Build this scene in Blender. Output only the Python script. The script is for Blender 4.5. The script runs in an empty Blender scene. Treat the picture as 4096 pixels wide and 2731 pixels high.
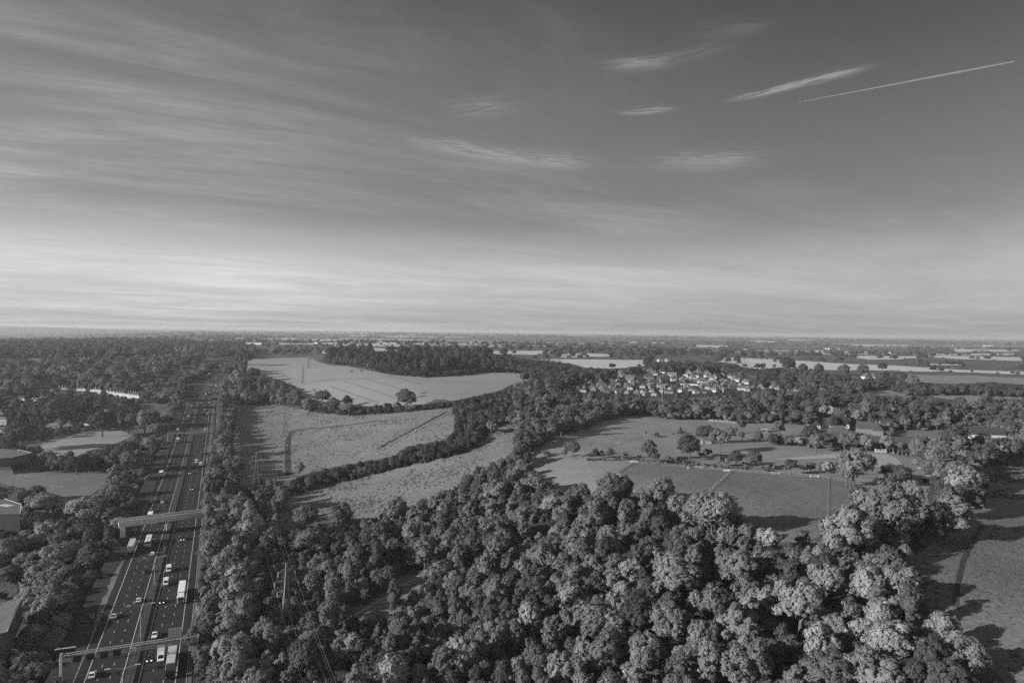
import bpy, bmesh, math, random
import numpy as np
from mathutils import Vector, Matrix
from mathutils.geometry import delaunay_2d_cdt
R = math.radians
rnd = random.Random(7)
npr = np.random.default_rng(11)
scene = bpy.context.scene
C = scene.collection

# ---------------------------------------------------------------- camera
F_PX = 2731.0
CAM_Z = 110.0
PITCH, ROLL = R(0.83), R(0.70)
fwd = Vector((0, math.cos(PITCH), -math.sin(PITCH)))
up0 = Vector((0, math.sin(PITCH), math.cos(PITCH)))
rt0 = Vector((1, 0, 0))
rt = rt0 * math.cos(ROLL) + up0 * math.sin(ROLL)
up = up0 * math.cos(ROLL) - rt0 * math.sin(ROLL)
cam = bpy.data.cameras.new('camera'); camo = bpy.data.objects.new('camera', cam); C.objects.link(camo)
cam.sensor_width = 36; cam.lens = 24.0; cam.clip_start = 0.5; cam.clip_end = 90000
M4 = Matrix((rt, up, -fwd)).transposed().to_4x4(); M4.translation = Vector((0, 0, CAM_Z))
camo.matrix_world = M4
scene.camera = camo

# ---------------------------------------------------------------- sun, sky, exposure
SUN_EL, SUN_AZ = R(17.5), R(202)        # direction the light comes from, from +X counter-clockwise
sd = Vector((math.cos(SUN_AZ) * math.cos(SUN_EL), math.sin(SUN_AZ) * math.cos(SUN_EL), math.sin(SUN_EL)))
sl = bpy.data.lights.new('sun', 'SUN'); sl.energy = 5.0; sl.angle = R(0.53); sl.color = (1, 1, 1)
so = bpy.data.objects.new('sun', sl); C.objects.link(so)
so.rotation_euler = sd.to_track_quat('Z', 'Y').to_euler(); so.location = (0, 0, 300)
scene.view_settings.view_transform = 'Standard'; scene.view_settings.look = 'None'
scene.view_settings.exposure = 0.62; scene.view_settings.gamma = 1
scene.cycles.use_denoising = False
scene.cycles.max_bounces = 6; scene.cycles.diffuse_bounces = 3; scene.cycles.volume_bounces = 2
scene.cycles.transparent_max_bounces = 16; scene.cycles.caustics_reflective = False; scene.cycles.caustics_refractive = False

world = bpy.data.worlds.new('World'); scene.world = world; world.use_nodes = True
W = world.node_tree; W.nodes.clear()
def wn(t, **k):
    n = W.nodes.new(t)
    for a, v in k.items(): setattr(n, a, v)
    return n
def wl(a, b): W.links.new(a, b)
def wmath(op, a, b=None, clamp=False):
    n = wn('ShaderNodeMath', operation=op, use_clamp=clamp)
    for i, v in enumerate((a, b)):
        if v is None: continue
        if isinstance(v, (int, float)): n.inputs[i].default_value = v
        else: wl(v, n.inputs[i])
    return n.outputs[0]
def wramp(v, lo, hi, a=0.0, b=1.0):
    n = wn('ShaderNodeMapRange', interpolation_type='SMOOTHSTEP')
    wl(v, n.inputs[0])
    for i, x in enumerate((lo, hi, a, b)): n.inputs[i + 1].default_value = x
    return n.outputs[0]
sky = wn('ShaderNodeTexSky', sky_type='NISHITA', sun_disc=False, sun_elevation=SUN_EL, sun_rotation=SUN_AZ - math.pi / 2,
         altitude=100, air_density=1.0, dust_density=1.6, ozone_density=1.0)
sep = wn('ShaderNodeSeparateColor'); wl(sky.outputs[0], sep.inputs[0])
red = sep.outputs[0]                       # the photograph is black and white through a warm filter
tc = wn('ShaderNodeTexCoord')
dx = wn('ShaderNodeSeparateXYZ'); wl(tc.outputs['Generated'], dx.inputs[0])
zc = wmath('ADD', wmath('MAXIMUM', dx.outputs[2], 0.0), 0.05)
u = wmath('DIVIDE', dx.outputs[0], zc); v = wmath('DIVIDE', dx.outputs[1], zc)
def rotuv(ang, su, sv):
    a = wmath('ADD', wmath('MULTIPLY', u, math.cos(ang)), wmath('MULTIPLY', v, math.sin(ang)))
    b = wmath('SUBTRACT', wmath('MULTIPLY', v, math.cos(ang)), wmath('MULTIPLY', u, math.sin(ang)))
    c = wn('ShaderNodeCombineXYZ'); wl(wmath('MULTIPLY', a, su), c.inputs[0]); wl(wmath('MULTIPLY', b, sv), c.inputs[1])
    return c.outputs[0]
def noise(vec, scale, detail=6, rough=0.6, dist=0.0):
    n = wn('ShaderNodeTexNoise'); wl(vec, n.inputs['Vector'])
    n.inputs['Scale'].default_value = scale; n.inputs['Detail'].default_value = detail
    n.inputs['Roughness'].default_value = rough; n.inputs['Distortion'].default_value = dist
    return n.outputs[0]
n1 = noise(rotuv(R(31), 0.42, 0.95), 0.95, 12, 0.66, 0.7)
n2 = noise(rotuv(R(24), 0.6, 2.2), 2.4, 12, 0.72, 0.8)
n3 = noise(rotuv(R(50), 0.5, 0.6), 0.55, 4, 0.5)
n4 = noise(rotuv(R(30), 0.30, 0.60), 0.9, 12, 0.66, 0.9)
cir = wmath('MULTIPLY', wramp(n1, 0.36, 0.70), wmath('ADD', wramp(n2, 0.3, 0.75, 0.35, 1.0), 0.0))
cir = wmath('MULTIPLY', cir, wramp(n3, 0.40, 0.62, 0.12, 1.05))
leftness = wramp(dx.outputs[0], 0.30, -0.55)
cir = wmath('MULTIPLY', cir, wmath('ADD', wmath('MULTIPLY', leftness, 0.72), 0.36))
# a brighter veil low over the land
lowband = wmath('MULTIPLY', wramp(dx.outputs[2], 0.168, 0.075), wramp(dx.outputs[2], 0.0, 0.085, 0.72, 1.0))
veil = wmath('MULTIPLY', lowband, wmath('ADD', wramp(n4, 0.34, 0.68, 0.0, 0.34), 0.62))
veil = wmath('MULTIPLY', veil, wramp(dx.outputs[0], -0.5, 0.55, 1.0, 0.55))
def skydir(px, py):
    d = fwd + rt * ((px - 2048) / F_PX) - up * ((py - 1365.5) / F_PX); d.normalize(); return d
def plane(px, py):
    d = skydir(px, py); return (d.x / (d.z + 0.05), d.y / (d.z + 0.05))
wisp = None
for (x0, y0, x1, y1, wid, amp) in ((2935, 400, 3230, 330, .030, .85), (3180, 345, 3470, 268, .032, .7), (2440, 268, 2710, 243, .055, .42), (2700, 236, 2960, 170, .05, .12),
                                   (2485, 452, 2690, 438, .035, .62), (1650, 565, 2060, 640, .10, .42), (1980, 620, 2350, 672, .13, .40), (2620, 655, 3060, 642, .16, .36),
                                   (2790, 135, 3080, 105, .06, .14), (1800, 455, 2080, 420, .12, .18), (600, 210, 830, 195, .1, .10)):
    a = plane(x0, y0); b = plane(x1, y1)
    L = math.hypot(b[0] - a[0], b[1] - a[1]); ca, sa = (b[0] - a[0]) / L, (b[1] - a[1]) / L
    du = wmath('SUBTRACT', u, (a[0] + b[0]) / 2); dv = wmath('SUBTRACT', v, (a[1] + b[1]) / 2)
    al = wmath('ADD', wmath('MULTIPLY', du, ca), wmath('MULTIPLY', dv, sa))
    ac = wmath('SUBTRACT', wmath('MULTIPLY', dv, ca), wmath('MULTIPLY', du, sa))
    cv = wn('ShaderNodeCombineXYZ'); wl(wmath('MULTIPLY', wmath('ADD', al, wmath('MULTIPLY', ac, 1.2)), 5.0), cv.inputs[0]); wl(wmath('MULTIPLY', ac, 26.0), cv.inputs[1]); cv.inputs[2].default_value = x0 * .37
    nz = noise(cv.outputs[0], 1.5, 12, 0.7, 0.5)
    ac2 = wmath('ADD', ac, wmath('MULTIPLY', wmath('SUBTRACT', nz, 0.5), wid * 2.6))
    e1 = wmath('POWER', wmath('DIVIDE', wmath('ABSOLUTE', al), L * 0.5), 2.5)
    e2 = wmath('POWER', wmath('DIVIDE', wmath('ABSOLUTE', ac2), wid), 2.0)
    g = wmath('EXPONENT', wmath('MULTIPLY', wmath('ADD', e1, e2), -1.4))
    g = wmath('MULTIPLY', wmath('MULTIPLY', g, wramp(nz, 0.36, 0.60, 0.12, 1.25)), amp)
    wisp = g if wisp is None else wmath('ADD', wisp, g)
SKY_GAIN, CLOUD = 0.38, 4.4
base = wmath('ADD', wmath('MULTIPLY', red, SKY_GAIN), wmath('ADD', wmath('ADD', wramp(dx.outputs[2], .50, .26, 0.0, 0.33), wramp(dx.outputs[2], .55, .85, 0.0, 0.7)), 0.06))  # sky high above the view is brightened, added fill for the shadows
cl = wmath('ADD', wmath('ADD', wmath('MULTIPLY', cir, 0.42), wmath('MULTIPLY', veil, 0.62)), wmath('MULTIPLY', wisp, 0.50), True)
tot = wmath('ADD', wmath('MULTIPLY', base, wmath('SUBTRACT', 1.0, wmath('MULTIPLY', cl, 0.8))), wmath('MULTIPLY', cl, CLOUD))
tot = wmath('MULTIPLY', tot, wmath('SUBTRACT', 1.0, wmath('MULTIPLY', wmath('MULTIPLY', wramp(dx.outputs[0], -0.05, 0.55), wramp(dx.outputs[2], .12, .40)), 0.30)))
bg = wn('ShaderNodeBackground'); bg.inputs[1].default_value = 0.12
wl(tot, bg.inputs[0])
wo = wn('ShaderNodeOutputWorld'); wl(bg.outputs[0], wo.inputs[0])

# ---------------------------------------------------------------- terrain and pixel helpers
def sst(t):
    t = np.clip(t, 0, 1); return t * t * (3 - 2 * t)
ZOOM = {'F': (0, 0, .57422), '1': (0, 1250, 2.2969), '2': (0, 1900, 1.8867), '3': (900, 1250, 2.0488), '4': (900, 1900, 1.8868), '5': (1950, 1250, 2.0452),
        '6': (2948, 1250, 2.0488), '7': (1950, 1900, 1.887), '8': (2948, 1900, 1.8868), 'c': (220, 2380, 3.92), 'd': (400, 1960, 4.612), 'e': (600, 1380, 5.807),
        'v': (2250, 1460, 4.704), 'w': (2600, 1460, 3.92), 'l': (0, 1480, 3.92), 'f': (3180, 1640, 4.704), 'h': (2650, 1780, 4.704), 'r': (3400, 1500, 3.379), 's': (3560, 1820, 6.532), 'p': (0, 0, 1)}
def Z(k, x, y):
    a, b, s = ZOOM[k]; return a + x / s, b + y / s
def pol(*parts):
    out = []
    for k, pts in parts: out += [Z(k, x, y) for x, y in pts]
    return out
def road_d(x, y):
    return 0.92 * (x + 27.5 + 0.4266 * np.minimum(y, 1000) + 0.25 * np.maximum(y - 1000, 0))
def tz(x, y):
    x = np.asarray(x, float); y = np.asarray(y, float)
    za = 42 * sst((y - 500) / 1000)
    zb = 33 * sst((road_d(x, y) - 60) / 200)
    z = 52 * (1 - (1 - za / 52) * (1 - zb / 52))
    far = sst((y - 1600) / 1500)
    und = 6 * np.sin(x / 610 + y / 900) + 5 * np.sin(x / 430 - y / 510 + 1.3) + 6 * np.sin(y / 1300 + x / 2600 + 0.7) + 2.5 * np.sin(x / 900 + 2)
    z = z + far * (und - 3)
    # a low valley and far hills on the left
    ang = x / np.maximum(y, 50)
    val = sst((-ang - 0.50) / 0.22) * sst((y - 2500) / 2500)
    z = z - 30 * val * (1 - sst((y - 9000) / 3000))
    z = z + 78 * sst((y - 8000) / 4000) * sst((-ang - 0.54) / 0.22) * (1 - sst((y - 18000) / 4000)) * (0.75 + 0.25 * np.sin(x / 1300))
    z = z + 14 * sst((y - 3500) / 2500) * np.exp(-((ang + 0.38) / 0.16) ** 2) * (1 - sst((y - 7000) / 4000))
    z = z - 7.5 * sst((-road_d(x, y) - 17) / 16) * (1 - sst((y - 650) / 400))        # the road runs on a low bank above the land on its left
    near = sst((y - 60) / 200)
    return z + 0.5 * np.sin(x / 37 + y / 53) * near * sst((np.abs(road_d(x, y)) - 40) / 40)
_ts = 40 * np.exp(np.linspace(0, math.log(900), 1500))
def U(px, py, dz=0.0):
    d = fwd + rt * ((px - 2048) / F_PX) - up * ((py - 1365.5) / F_PX)
    g = CAM_Z + d.z * _ts - (tz(d.x * _ts, d.y * _ts) + dz)
    k = np.argmax(g < 0)
    if g[k] >= 0: k = len(_ts) - 1
    if k == 0: t = _ts[0]
    else:
        a, b = g[k - 1], g[k]; t = _ts[k - 1] + (_ts[k] - _ts[k - 1]) * a / (a - b)
    x, y = d.x * t, d.y * t
    return Vector((x, y, float(tz(x, y))))
def proj(x, y, z):
    w = Vector((x, y, z - CAM_Z)); dp = w.dot(fwd)
    if dp < 1: return None
    return 2048 + F_PX * w.dot(rt) / dp, 1365.5 - F_PX * w.dot(up) / dp, dp
def inpoly(P, x, y):
    x = np.asarray(x); y = np.asarray(y); r = np.zeros(x.shape, bool)
    n = len(P)
    for i in range(n):
        x0, y0 = P[i]; x1, y1 = P[i - 1]
        if y0 == y1: continue
        r ^= ((y0 > y) != (y1 > y)) & (x < (x1 - x0) * (y - y0) / (y1 - y0) + x0)
    return r

# ---------------------------------------------------------------- materials (all grey: the photograph is black and white)
def material(name, g, rough=0.9, var=0.0, scale=0.1, var2=0.0, scale2=2.0, bump=0.0, bscale=1.0, objcol=False, metal=0.0, emit=0.0, stretch=None):
    m = bpy.data.materials.new(name); m.use_nodes = True; T = m.node_tree
    b = T.nodes['Principled BSDF']; b.inputs['Roughness'].default_value = rough; b.inputs['Metallic'].default_value = metal
    b.inputs['Specular IOR Level'].default_value = 0.5 if rough < 0.6 else 0.15
    b.inputs['Base Color'].default_value = (g, g, g, 1)
    def mth(op, a, c):
        n = T.nodes.new('ShaderNodeMath'); n.operation = op
        for i, q in enumerate((a, c)):
            if isinstance(q, (int, float)): n.inputs[i].default_value = q
            else: T.links.new(q, n.inputs[i])
        return n.outputs[0]
    cur = None
    if objcol:
        oi = T.nodes.new('ShaderNodeObjectInfo'); s = T.nodes.new('ShaderNodeSeparateColor'); T.links.new(oi.outputs['Color'], s.inputs[0]); cur = s.outputs[0]
    tcn = None
    def nz(sc, det=6):
        nonlocal tcn
        if tcn is None:
            tcn = T.nodes.new('ShaderNodeTexCoord'); q = tcn.outputs['Object']
            if stretch:
                mp = T.nodes.new('ShaderNodeMapping'); mp.inputs['Rotation'].default_value = (0, 0, stretch[0]); mp.inputs['Scale'].default_value = (stretch[1], stretch[2], 1)
                T.links.new(q, mp.inputs[0]); q = mp.outputs[0]
            tcn = q
        n = T.nodes.new('ShaderNodeTexNoise'); n.inputs['Scale'].default_value = sc; n.inputs['Detail'].default_value = det; n.inputs['Roughness'].default_value = 0.6
        T.links.new(tcn, n.inputs['Vector']); return n.outputs[0]
    if var or var2:
        f = 1.0
        if var: f = mth('ADD', mth('MULTIPLY', mth('SUBTRACT', nz(scale), 0.5), var * 2.6), 1.0)
        if var2:
            f2 = mth('ADD', mth('MULTIPLY', mth('SUBTRACT', nz(scale2), 0.5), var2 * 2.6), 1.0); f = f2 if isinstance(f, float) else mth('MULTIPLY', f, f2)
        cur = mth('MULTIPLY', f, g if cur is None else cur)
    if cur is not None: T.links.new(cur, b.inputs['Base Color'])
    if bump:
        bn = T.nodes.new('ShaderNodeBump'); bn.inputs['Strength'].default_value = 1.0; bn.inputs['Distance'].default_value = bump
        T.links.new(nz(bscale, 8), bn.inputs['Height']); T.links.new(bn.outputs[0], b.inputs['Normal'])
    if emit:
        b.inputs['Emission Color'].default_value = (1, 1, 1, 1); b.inputs['Emission Strength'].default_value = emit
    return m
def foliage_material(name):
    m = bpy.data.materials.new(name); m.use_nodes = True; T = m.node_tree; T.nodes.clear()
    oi = T.nodes.new('ShaderNodeObjectInfo'); s = T.nodes.new('ShaderNodeSeparateColor'); T.links.new(oi.outputs['Color'], s.inputs[0])
    mr = T.nodes.new('ShaderNodeMapRange'); T.links.new(oi.outputs['Random'], mr.inputs[0]); mr.inputs[3].default_value = 0.78; mr.inputs[4].default_value = 1.25
    at = T.nodes.new('ShaderNodeAttribute'); at.attribute_type = 'INSTANCER'; at.attribute_name = 'tone'   # each tree of a scattered wood has its own tone
    ad = T.nodes.new('ShaderNodeMath'); ad.operation = 'ADD'; T.links.new(s.outputs[0], ad.inputs[0]); T.links.new(at.outputs['Fac'], ad.inputs[1])
    tcn = T.nodes.new('ShaderNodeTexCoord'); n = T.nodes.new('ShaderNodeTexNoise'); n.inputs['Scale'].default_value = 0.55; n.inputs['Detail'].default_value = 5
    T.links.new(tcn.outputs['Object'], n.inputs['Vector'])
    m2 = T.nodes.new('ShaderNodeMapRange'); T.links.new(n.outputs[0], m2.inputs[0]); m2.inputs[1].default_value = .3; m2.inputs[2].default_value = .7; m2.inputs[3].default_value = .72; m2.inputs[4].default_value = 1.28
    a = T.nodes.new('ShaderNodeMath'); a.operation = 'MULTIPLY'; T.links.new(ad.outputs[0], a.inputs[0]); T.links.new(mr.outputs[0], a.inputs[1])
    c = T.nodes.new('ShaderNodeMath'); c.operation = 'MULTIPLY'; T.links.new(a.outputs[0], c.inputs[0]); T.links.new(m2.outputs[0], c.inputs[1])
    d = T.nodes.new('ShaderNodeBsdfDiffuse'); T.links.new(c.outputs[0], d.inputs[0])
    t = T.nodes.new('ShaderNodeBsdfTranslucent'); T.links.new(c.outputs[0], t.inputs[0])
    mx = T.nodes.new('ShaderNodeMixShader'); mx.inputs[0].default_value = 0.22; T.links.new(d.outputs[0], mx.inputs[1]); T.links.new(t.outputs[0], mx.inputs[2])
    o = T.nodes.new('ShaderNodeOutputMaterial'); T.links.new(mx.outputs[0], o.inputs[0])
    return m
MAT = {
 'ground': material('undergrowth', .085, .95, .5, .02, .5, .4, .5, .5),
 'wheat': material('ripe_wheat', .235, .95, .16, .012, .18, .5, .08, 1.5, stretch=(R(-25), .15, 1)),
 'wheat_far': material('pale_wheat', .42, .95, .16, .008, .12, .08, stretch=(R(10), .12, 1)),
 'meadow': material('rough_meadow_grass', .158, .95, .28, .04, .45, .45, .9, .5),
 'paddock': material('grazed_grass', .19, .95, .26, .035, .32, .5, .25, .9),
 'lowpaddock': material('short_grass', .138, .95, .34, .03, .5, .5, .4, .8),
 'sunlight': material('painted_sunlit_grass', .30, .95, .10, .05, .2, .9, .1, 2),  # paddock grass with sunlight painted into its colour
 'pasture': material('pasture', .14, .95, .25, .02, .2, .3, .1, .8),
 'scrubfield': material('tall_rough_grass', .13, .95, .30, .03, .40, .5, .5, .5),
 'track': material('worn_track', .32, .95, .2, .1, .2, 1),
 'clearing': material('clearing_grass', .16, .95, .3, .06, .3, .8, .2, .6),
 'yard': material('garden_ground', .07, .95, .5, .05, .4, .3),
 'asphalt': material('asphalt', .027, .85, .30, .05, .22, .9, stretch=(R(23), 1.6, .06)),
 'median': material('central_reserve_surface', .050, .9, .3, .05, .25, .9, stretch=(R(23), 1.6, .06)),
 'verge': material('verge_grass', .036, .95, .5, .06, .4, .5),
 'bay': material('concrete_bay', .13, .9, .2, .15, .15, 1),
 'paint_line': material('road_paint', .48, .6, .12, .3),
 'concrete': material('concrete', .50, .85, .18, .25, .12, 1.5),
 'steel': material('galvanised_steel', .34, .5, .15, .8),
 'darksteel': material('weathered_steel', .17, .6, .15, .8, metal=.2),
 'panel': material('dark_sign_panel', .012, .4),
 'signback': material('sign_back_aluminium', .36, .5, .12, .6),
 'signface': material('sign_face', .045, .5),
 'white': material('white_paint', .52, .5, .06, 1),
 'paint': material('vehicle_paint', .5, .28, .05, .8, objcol=True),
 'glass': material('dark_glass', .012, .08),
 'rubber': material('tyre_rubber', .02, .8),
 'lamp': material('lit_headlamp', .9, .3, emit=3.0),
 'tail': material('tail_lamp', .12, .3),
 'box': material('lorry_box', .6, .5, .08, .5, objcol=True),
 'wall': material('rendered_wall', .5, .85, .12, .5, objcol=True),
 'roof': material('tiled_roof', .11, .85, .25, .5, .2, 3, objcol=True),
 'brick': material('brick_wall', .16, .9, .2, .8, .2, 4, objcol=True),
 'window': material('window_glass', .03, .1),
 'frame': material('window_frame', .65, .6),
 'metalroof': material('sheet_roof', .36, .55, .15, .3, objcol=True),
 'timber': material('dark_timber', .07, .85, .25, 1.5),
 'post': material('fence_timber', .30, .85, .2, 2),
 'bark': material('bark', .10, .95, .3, 1.5),
 'coat': material('horse_coat', .025, .7, .2, 1),
 'skin': material('skin', .45, .6), 'cloth': material('pale_clothing', .75, .9), 'hair': material('hair', .05, .8),
 'leaf': foliage_material('foliage'),
}

# ---------------------------------------------------------------- mesh helpers
class MB:
    def __init__(s): s.v = []; s.f = []
    def add(s, vs, fs):
        o = len(s.v); s.v += [tuple(q) for q in vs]; s.f += [tuple(i + o for i in q) for q in fs]; return s
    def box(s, x, y, z, sx, sy, sz, rz=0.0):       # centre x, y; base z
        c, q = math.cos(rz), math.sin(rz); vs = []
        for k in (0, 1):
            for a, b in ((-1, -1), (1, -1), (1, 1), (-1, 1)):
                u, w = a * sx / 2, b * sy / 2; vs.append((x + u * c - w * q, y + u * q + w * c, z + k * sz))
        return s.add(vs, [(3, 2, 1, 0), (4, 5, 6, 7), (0, 1, 5, 4), (1, 2, 6, 5), (2, 3, 7, 6), (3, 0, 4, 7)])
    def tube(s, p0, p1, r0, r1=None, n=6, cap=True):
        r1 = r0 if r1 is None else r1; p0 = Vector(p0); p1 = Vector(p1); d = (p1 - p0)
        if d.length < 1e-6: return s
        d.normalize(); a = d.orthogonal().normalized(); b = d.cross(a); vs = []
        for p, r in ((p0, r0), (p1, r1)):
            for i in range(n):
                t = 2 * math.pi * i / n; vs.append(p + a * (math.cos(t) * r) + b * (math.sin(t) * r))
        fs = [(i, (i + 1) % n, n + (i + 1) % n, n + i) for i in range(n)]
        if cap: fs += [tuple(range(n - 1, -1, -1)), tuple(range(n, 2 * n))]
        return s.add(vs, fs)
    def loft(s, rings, cap=True):                     # rings of equal length
        n = len(rings[0]); vs = [p for r in rings for p in r]; fs = []
        for k in range(len(rings) - 1):
            for i in range(n): j = (i + 1) % n; fs.append((k * n + i, k * n + j, (k + 1) * n + j, (k + 1) * n + i))
        if cap: fs += [tuple(range(n - 1, -1, -1)), tuple(range((len(rings) - 1) * n, len(rings) * n))]
        return s.add(vs, fs)
    def profile(s, yz, x0, x1, inset=0.0):            # a side profile (y, z) given width x0..x1
        n = len(yz)
        return s.add([(x0, y, z) for y, z in yz] + [(x1, y, z) for y, z in yz],
                     [tuple(range(n)), tuple(range(2 * n - 1, n - 1, -1))] + [(i, n + i, n + (i + 1) % n, (i + 1) % n) for i in range(n)])
    def build(s, name, mat, parent=None, smooth=False, bevel=0.0):
        me = bpy.data.meshes.new(name); me.from_pydata(s.v, [], s.f); me.validate()
        if not isinstance(mat, (list, tuple)): mat = [mat]
        for m in mat: me.materials.append(m)
        bm = bmesh.new(); bm.from_mesh(me); bmesh.ops.recalc_face_normals(bm, faces=bm.faces)
        if bevel: bmesh.ops.bevel(bm, geom=bm.edges[:], offset=bevel, segments=1, affect='EDGES', clamp_overlap=True)
        bm.to_mesh(me); bm.free()
        if smooth: me.polygons.foreach_set('use_smooth', [True] * len(me.polygons))
        o = bpy.data.objects.new(name, me); C.objects.link(o)
        if parent is not None: o.parent = parent
        return o
def tag(o, label=None, cat=None, group=None, kind=None):
    if label: o['label'] = label
    if cat: o['category'] = cat
    if group: o['group'] = group
    if kind: o['kind'] = kind
    return o
def thing(name, label, cat, loc=(0, 0, 0), rz=0.0, group=None, sc=1.0):
    o = bpy.data.objects.new(name, None); C.objects.link(o); o.empty_display_size = 1
    o.location = loc; o.rotation_euler = (0, 0, rz); o.scale = (sc, sc, sc)
    return tag(o, label, cat, group)
def copy_tree(o, parent=None):
    c = o.copy(); C.objects.link(c)
    if parent is not None: c.parent = parent
    for ch in list(o.children): copy_tree(ch, c)
    return c
def kids(o):
    for c in o.children:
        yield c
        yield from kids(c)
ORD = 'first second third fourth fifth sixth seventh eighth ninth tenth eleventh twelfth thirteenth fourteenth fifteenth sixteenth seventeenth eighteenth nineteenth twentieth'.split()
def ordinal(i):
    if i < 20: return ORD[i]
    n = i + 1
    return '%d%s' % (n, 'th' if 10 < n % 100 < 14 else {1: 'st', 2: 'nd', 3: 'rd'}.get(n % 10, 'th'))

# ---------------------------------------------------------------- ground sheet and fields
def build_ground():
    nx, ny = 340, 300
    ys = np.concatenate([np.linspace(-160, 60, 20, endpoint=False), 60 * np.exp(np.linspace(0, math.log(32000 / 60), ny - 20))])
    t = np.linspace(-1.25, 1.25, nx)
    Yg, Tg = np.meshgrid(ys, t, indexing='ij'); Xg = Tg * (Yg + 420)
    Zg = tz(Xg, Yg)
    v = np.stack([Xg, Yg, Zg], -1).reshape(-1, 3)
    i = np.arange(len(ys) - 1)[:, None] * nx + np.arange(nx - 1)[None, :]
    f = np.stack([i, i + 1, i + nx + 1, i + nx], -1).reshape(-1, 4)
    me = bpy.data.meshes.new('ground'); me.from_pydata(v.tolist(), [], f.tolist()); me.materials.append(MAT['ground'])
    me.polygons.foreach_set('use_smooth', [True] * len(me.polygons))
    o = bpy.data.objects.new('ground', me); C.objects.link(o); tag(o, kind='structure')
build_ground()
FIELDS = []                                            # ground outlines, to keep trees out
def sheet(name, P, mat, level=1, step=None, keep=True):
    """drape a ground outline (x, y) over the terrain"""
    P = [(float(a), float(b)) for a, b in P]
    if keep: FIELDS.append(P)
    xs = [p[0] for p in P]; ys = [p[1] for p in P]
    D = max(60.0, sum(ys) / len(ys)); step = step or max(7.0, D * 0.022)
    step = max(step, math.sqrt((max(xs) - min(xs)) * (max(ys) - min(ys)) / 9000))
    bp = []
    for i in range(len(P)):
        a = P[i]; b = P[(i + 1) % len(P)]; L = math.hypot(b[0] - a[0], b[1] - a[1]); k = max(1, int(L / step))
        bp += [(a[0] + (b[0] - a[0]) * j / k, a[1] + (b[1] - a[1]) * j / k) for j in range(k)]
    gx = np.arange(min(xs), max(xs), step); gy = np.arange(min(ys), max(ys), step)
    GX, GY = np.meshgrid(gx, gy); GX = GX.ravel() + npr.uniform(-.2, .2, GX.size) * step; GY = GY.ravel() + npr.uniform(-.2, .2, GY.size) * step
    ins = inpoly(P, GX, GY)
    pts = [Vector(p) for p in bp] + [Vector((a, b)) for a, b in zip(GX[ins], GY[ins])]
    n = len(bp); r = delaunay_2d_cdt(pts, [(i, (i + 1) % n) for i in range(n)], [], 1, 1e-5)
    vv = np.array([(q.x, q.y) for q in r[0]]); zz = tz(vv[:, 0], vv[:, 1]) + (0.05 + 0.00028 * np.maximum(vv[:, 1], 0)) * level
    me = bpy.data.meshes.new(name); me.from_pydata(np.column_stack([vv, zz]).tolist(), [], [list(q) for q in r[2]]); me.materials.append(mat)
    me.polygons.foreach_set('use_smooth', [True] * len(me.polygons))
    o = bpy.data.objects.new(name, me); C.objects.link(o); return tag(o, kind='structure')
VISPX = []                                             # the same outlines as they show from the air, to keep trees from hiding them
def px_sheet(name, P, mat, level=1, **k):
    if k.get('keep', True): VISPX.append(list(P))
    return sheet(name, [tuple(U(*p)[:2]) for p in P], mat, level, **k)
def strip(name, P, w, mat, level=2, keep=False, z0=None):
    """a ribbon along ground points"""
    P = [Vector(p[:2]) for p in P]; Q = []
    for a, b in zip(P, P[1:]):
        k = max(1, int((b - a).length / 6)); Q += [a.lerp(b, i / k) for i in range(k)]
    Q.append(P[-1]); m = MB(); vs = []
    for i, q in enumerate(Q):
        t = (Q[min(i + 1, len(Q) - 1)] - Q[max(i - 1, 0)]).normalized(); nrm = Vector((-t.y, t.x)) * w / 2
        for s in (1, -1):
            e = q + nrm * s; vs.append((e.x, e.y, float(tz(e.x, e.y)) + (0.05 + 0.00028 * max(e.y, 0)) * level))
    m.add(vs, [(2 * i, 2 * i + 1, 2 * i + 3, 2 * i + 2) for i in range(len(Q) - 1)])
    return tag(m.build(name, mat), kind='structure')
# ---------------------------------------------------------------- fields
px_sheet('wheat_field', pol(('3', [(200, 385), (255, 372), (660, 370), (740, 385), (760, 405), (850, 430), (1000, 440), (1200, 480), (1340, 490), (1600, 517), (1780, 508), (2100, 494), (2352, 495)]),
    ('5', [(340, 512), (430, 530), (330, 560), (200, 590), (100, 640), (0, 665)]), ('3', [(1900, 720), (1600, 755), (1250, 775), (1070, 760), (870, 740), (700, 710), (630, 670), (560, 600), (460, 575), (350, 520), (270, 505), (150, 480)])), MAT['wheat'])
px_sheet('wheat_field', pol(('3', [(1480, 458), (1600, 446), (1760, 450), (1890, 462), (1720, 474), (1500, 474)])), MAT['wheat'])
MEADOW = pol(('3', [(90, 770), (330, 750), (640, 790), (1000, 835), (1250, 815), (1600, 780), (1870, 760), (1900, 850), (1890, 960), (1820, 1040), (1500, 1100), (1380, 1180), (1100, 1230), (820, 1280), (640, 1330), (520, 1390), (280, 1360), (160, 1450), (50, 1260), (40, 1050), (80, 900)]))
px_sheet('meadow', MEADOW, MAT['meadow'])
LOWMEADOW = pol(('3', [(540, 1510), (700, 1440), (900, 1390), (1200, 1320), (1500, 1250), (1800, 1200), (2060, 1150), (2180, 1050), (2200, 940), (2352, 895)]), ('5', [(60, 890), (130, 890), (210, 930), (250, 985), (190, 1050), (60, 1110)]),
    ('3', [(2170, 1120), (2100, 1220), (2020, 1320), (1720, 1420), (1500, 1500)]), ('4', [(1600, 100), (1500, 180), (1250, 250), (1050, 350), (720, 300), (620, 330), (450, 440), (370, 440), (390, 330), (470, 200), (495, 130)]))
px_sheet('meadow', LOWMEADOW, MAT['meadow'])
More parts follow.
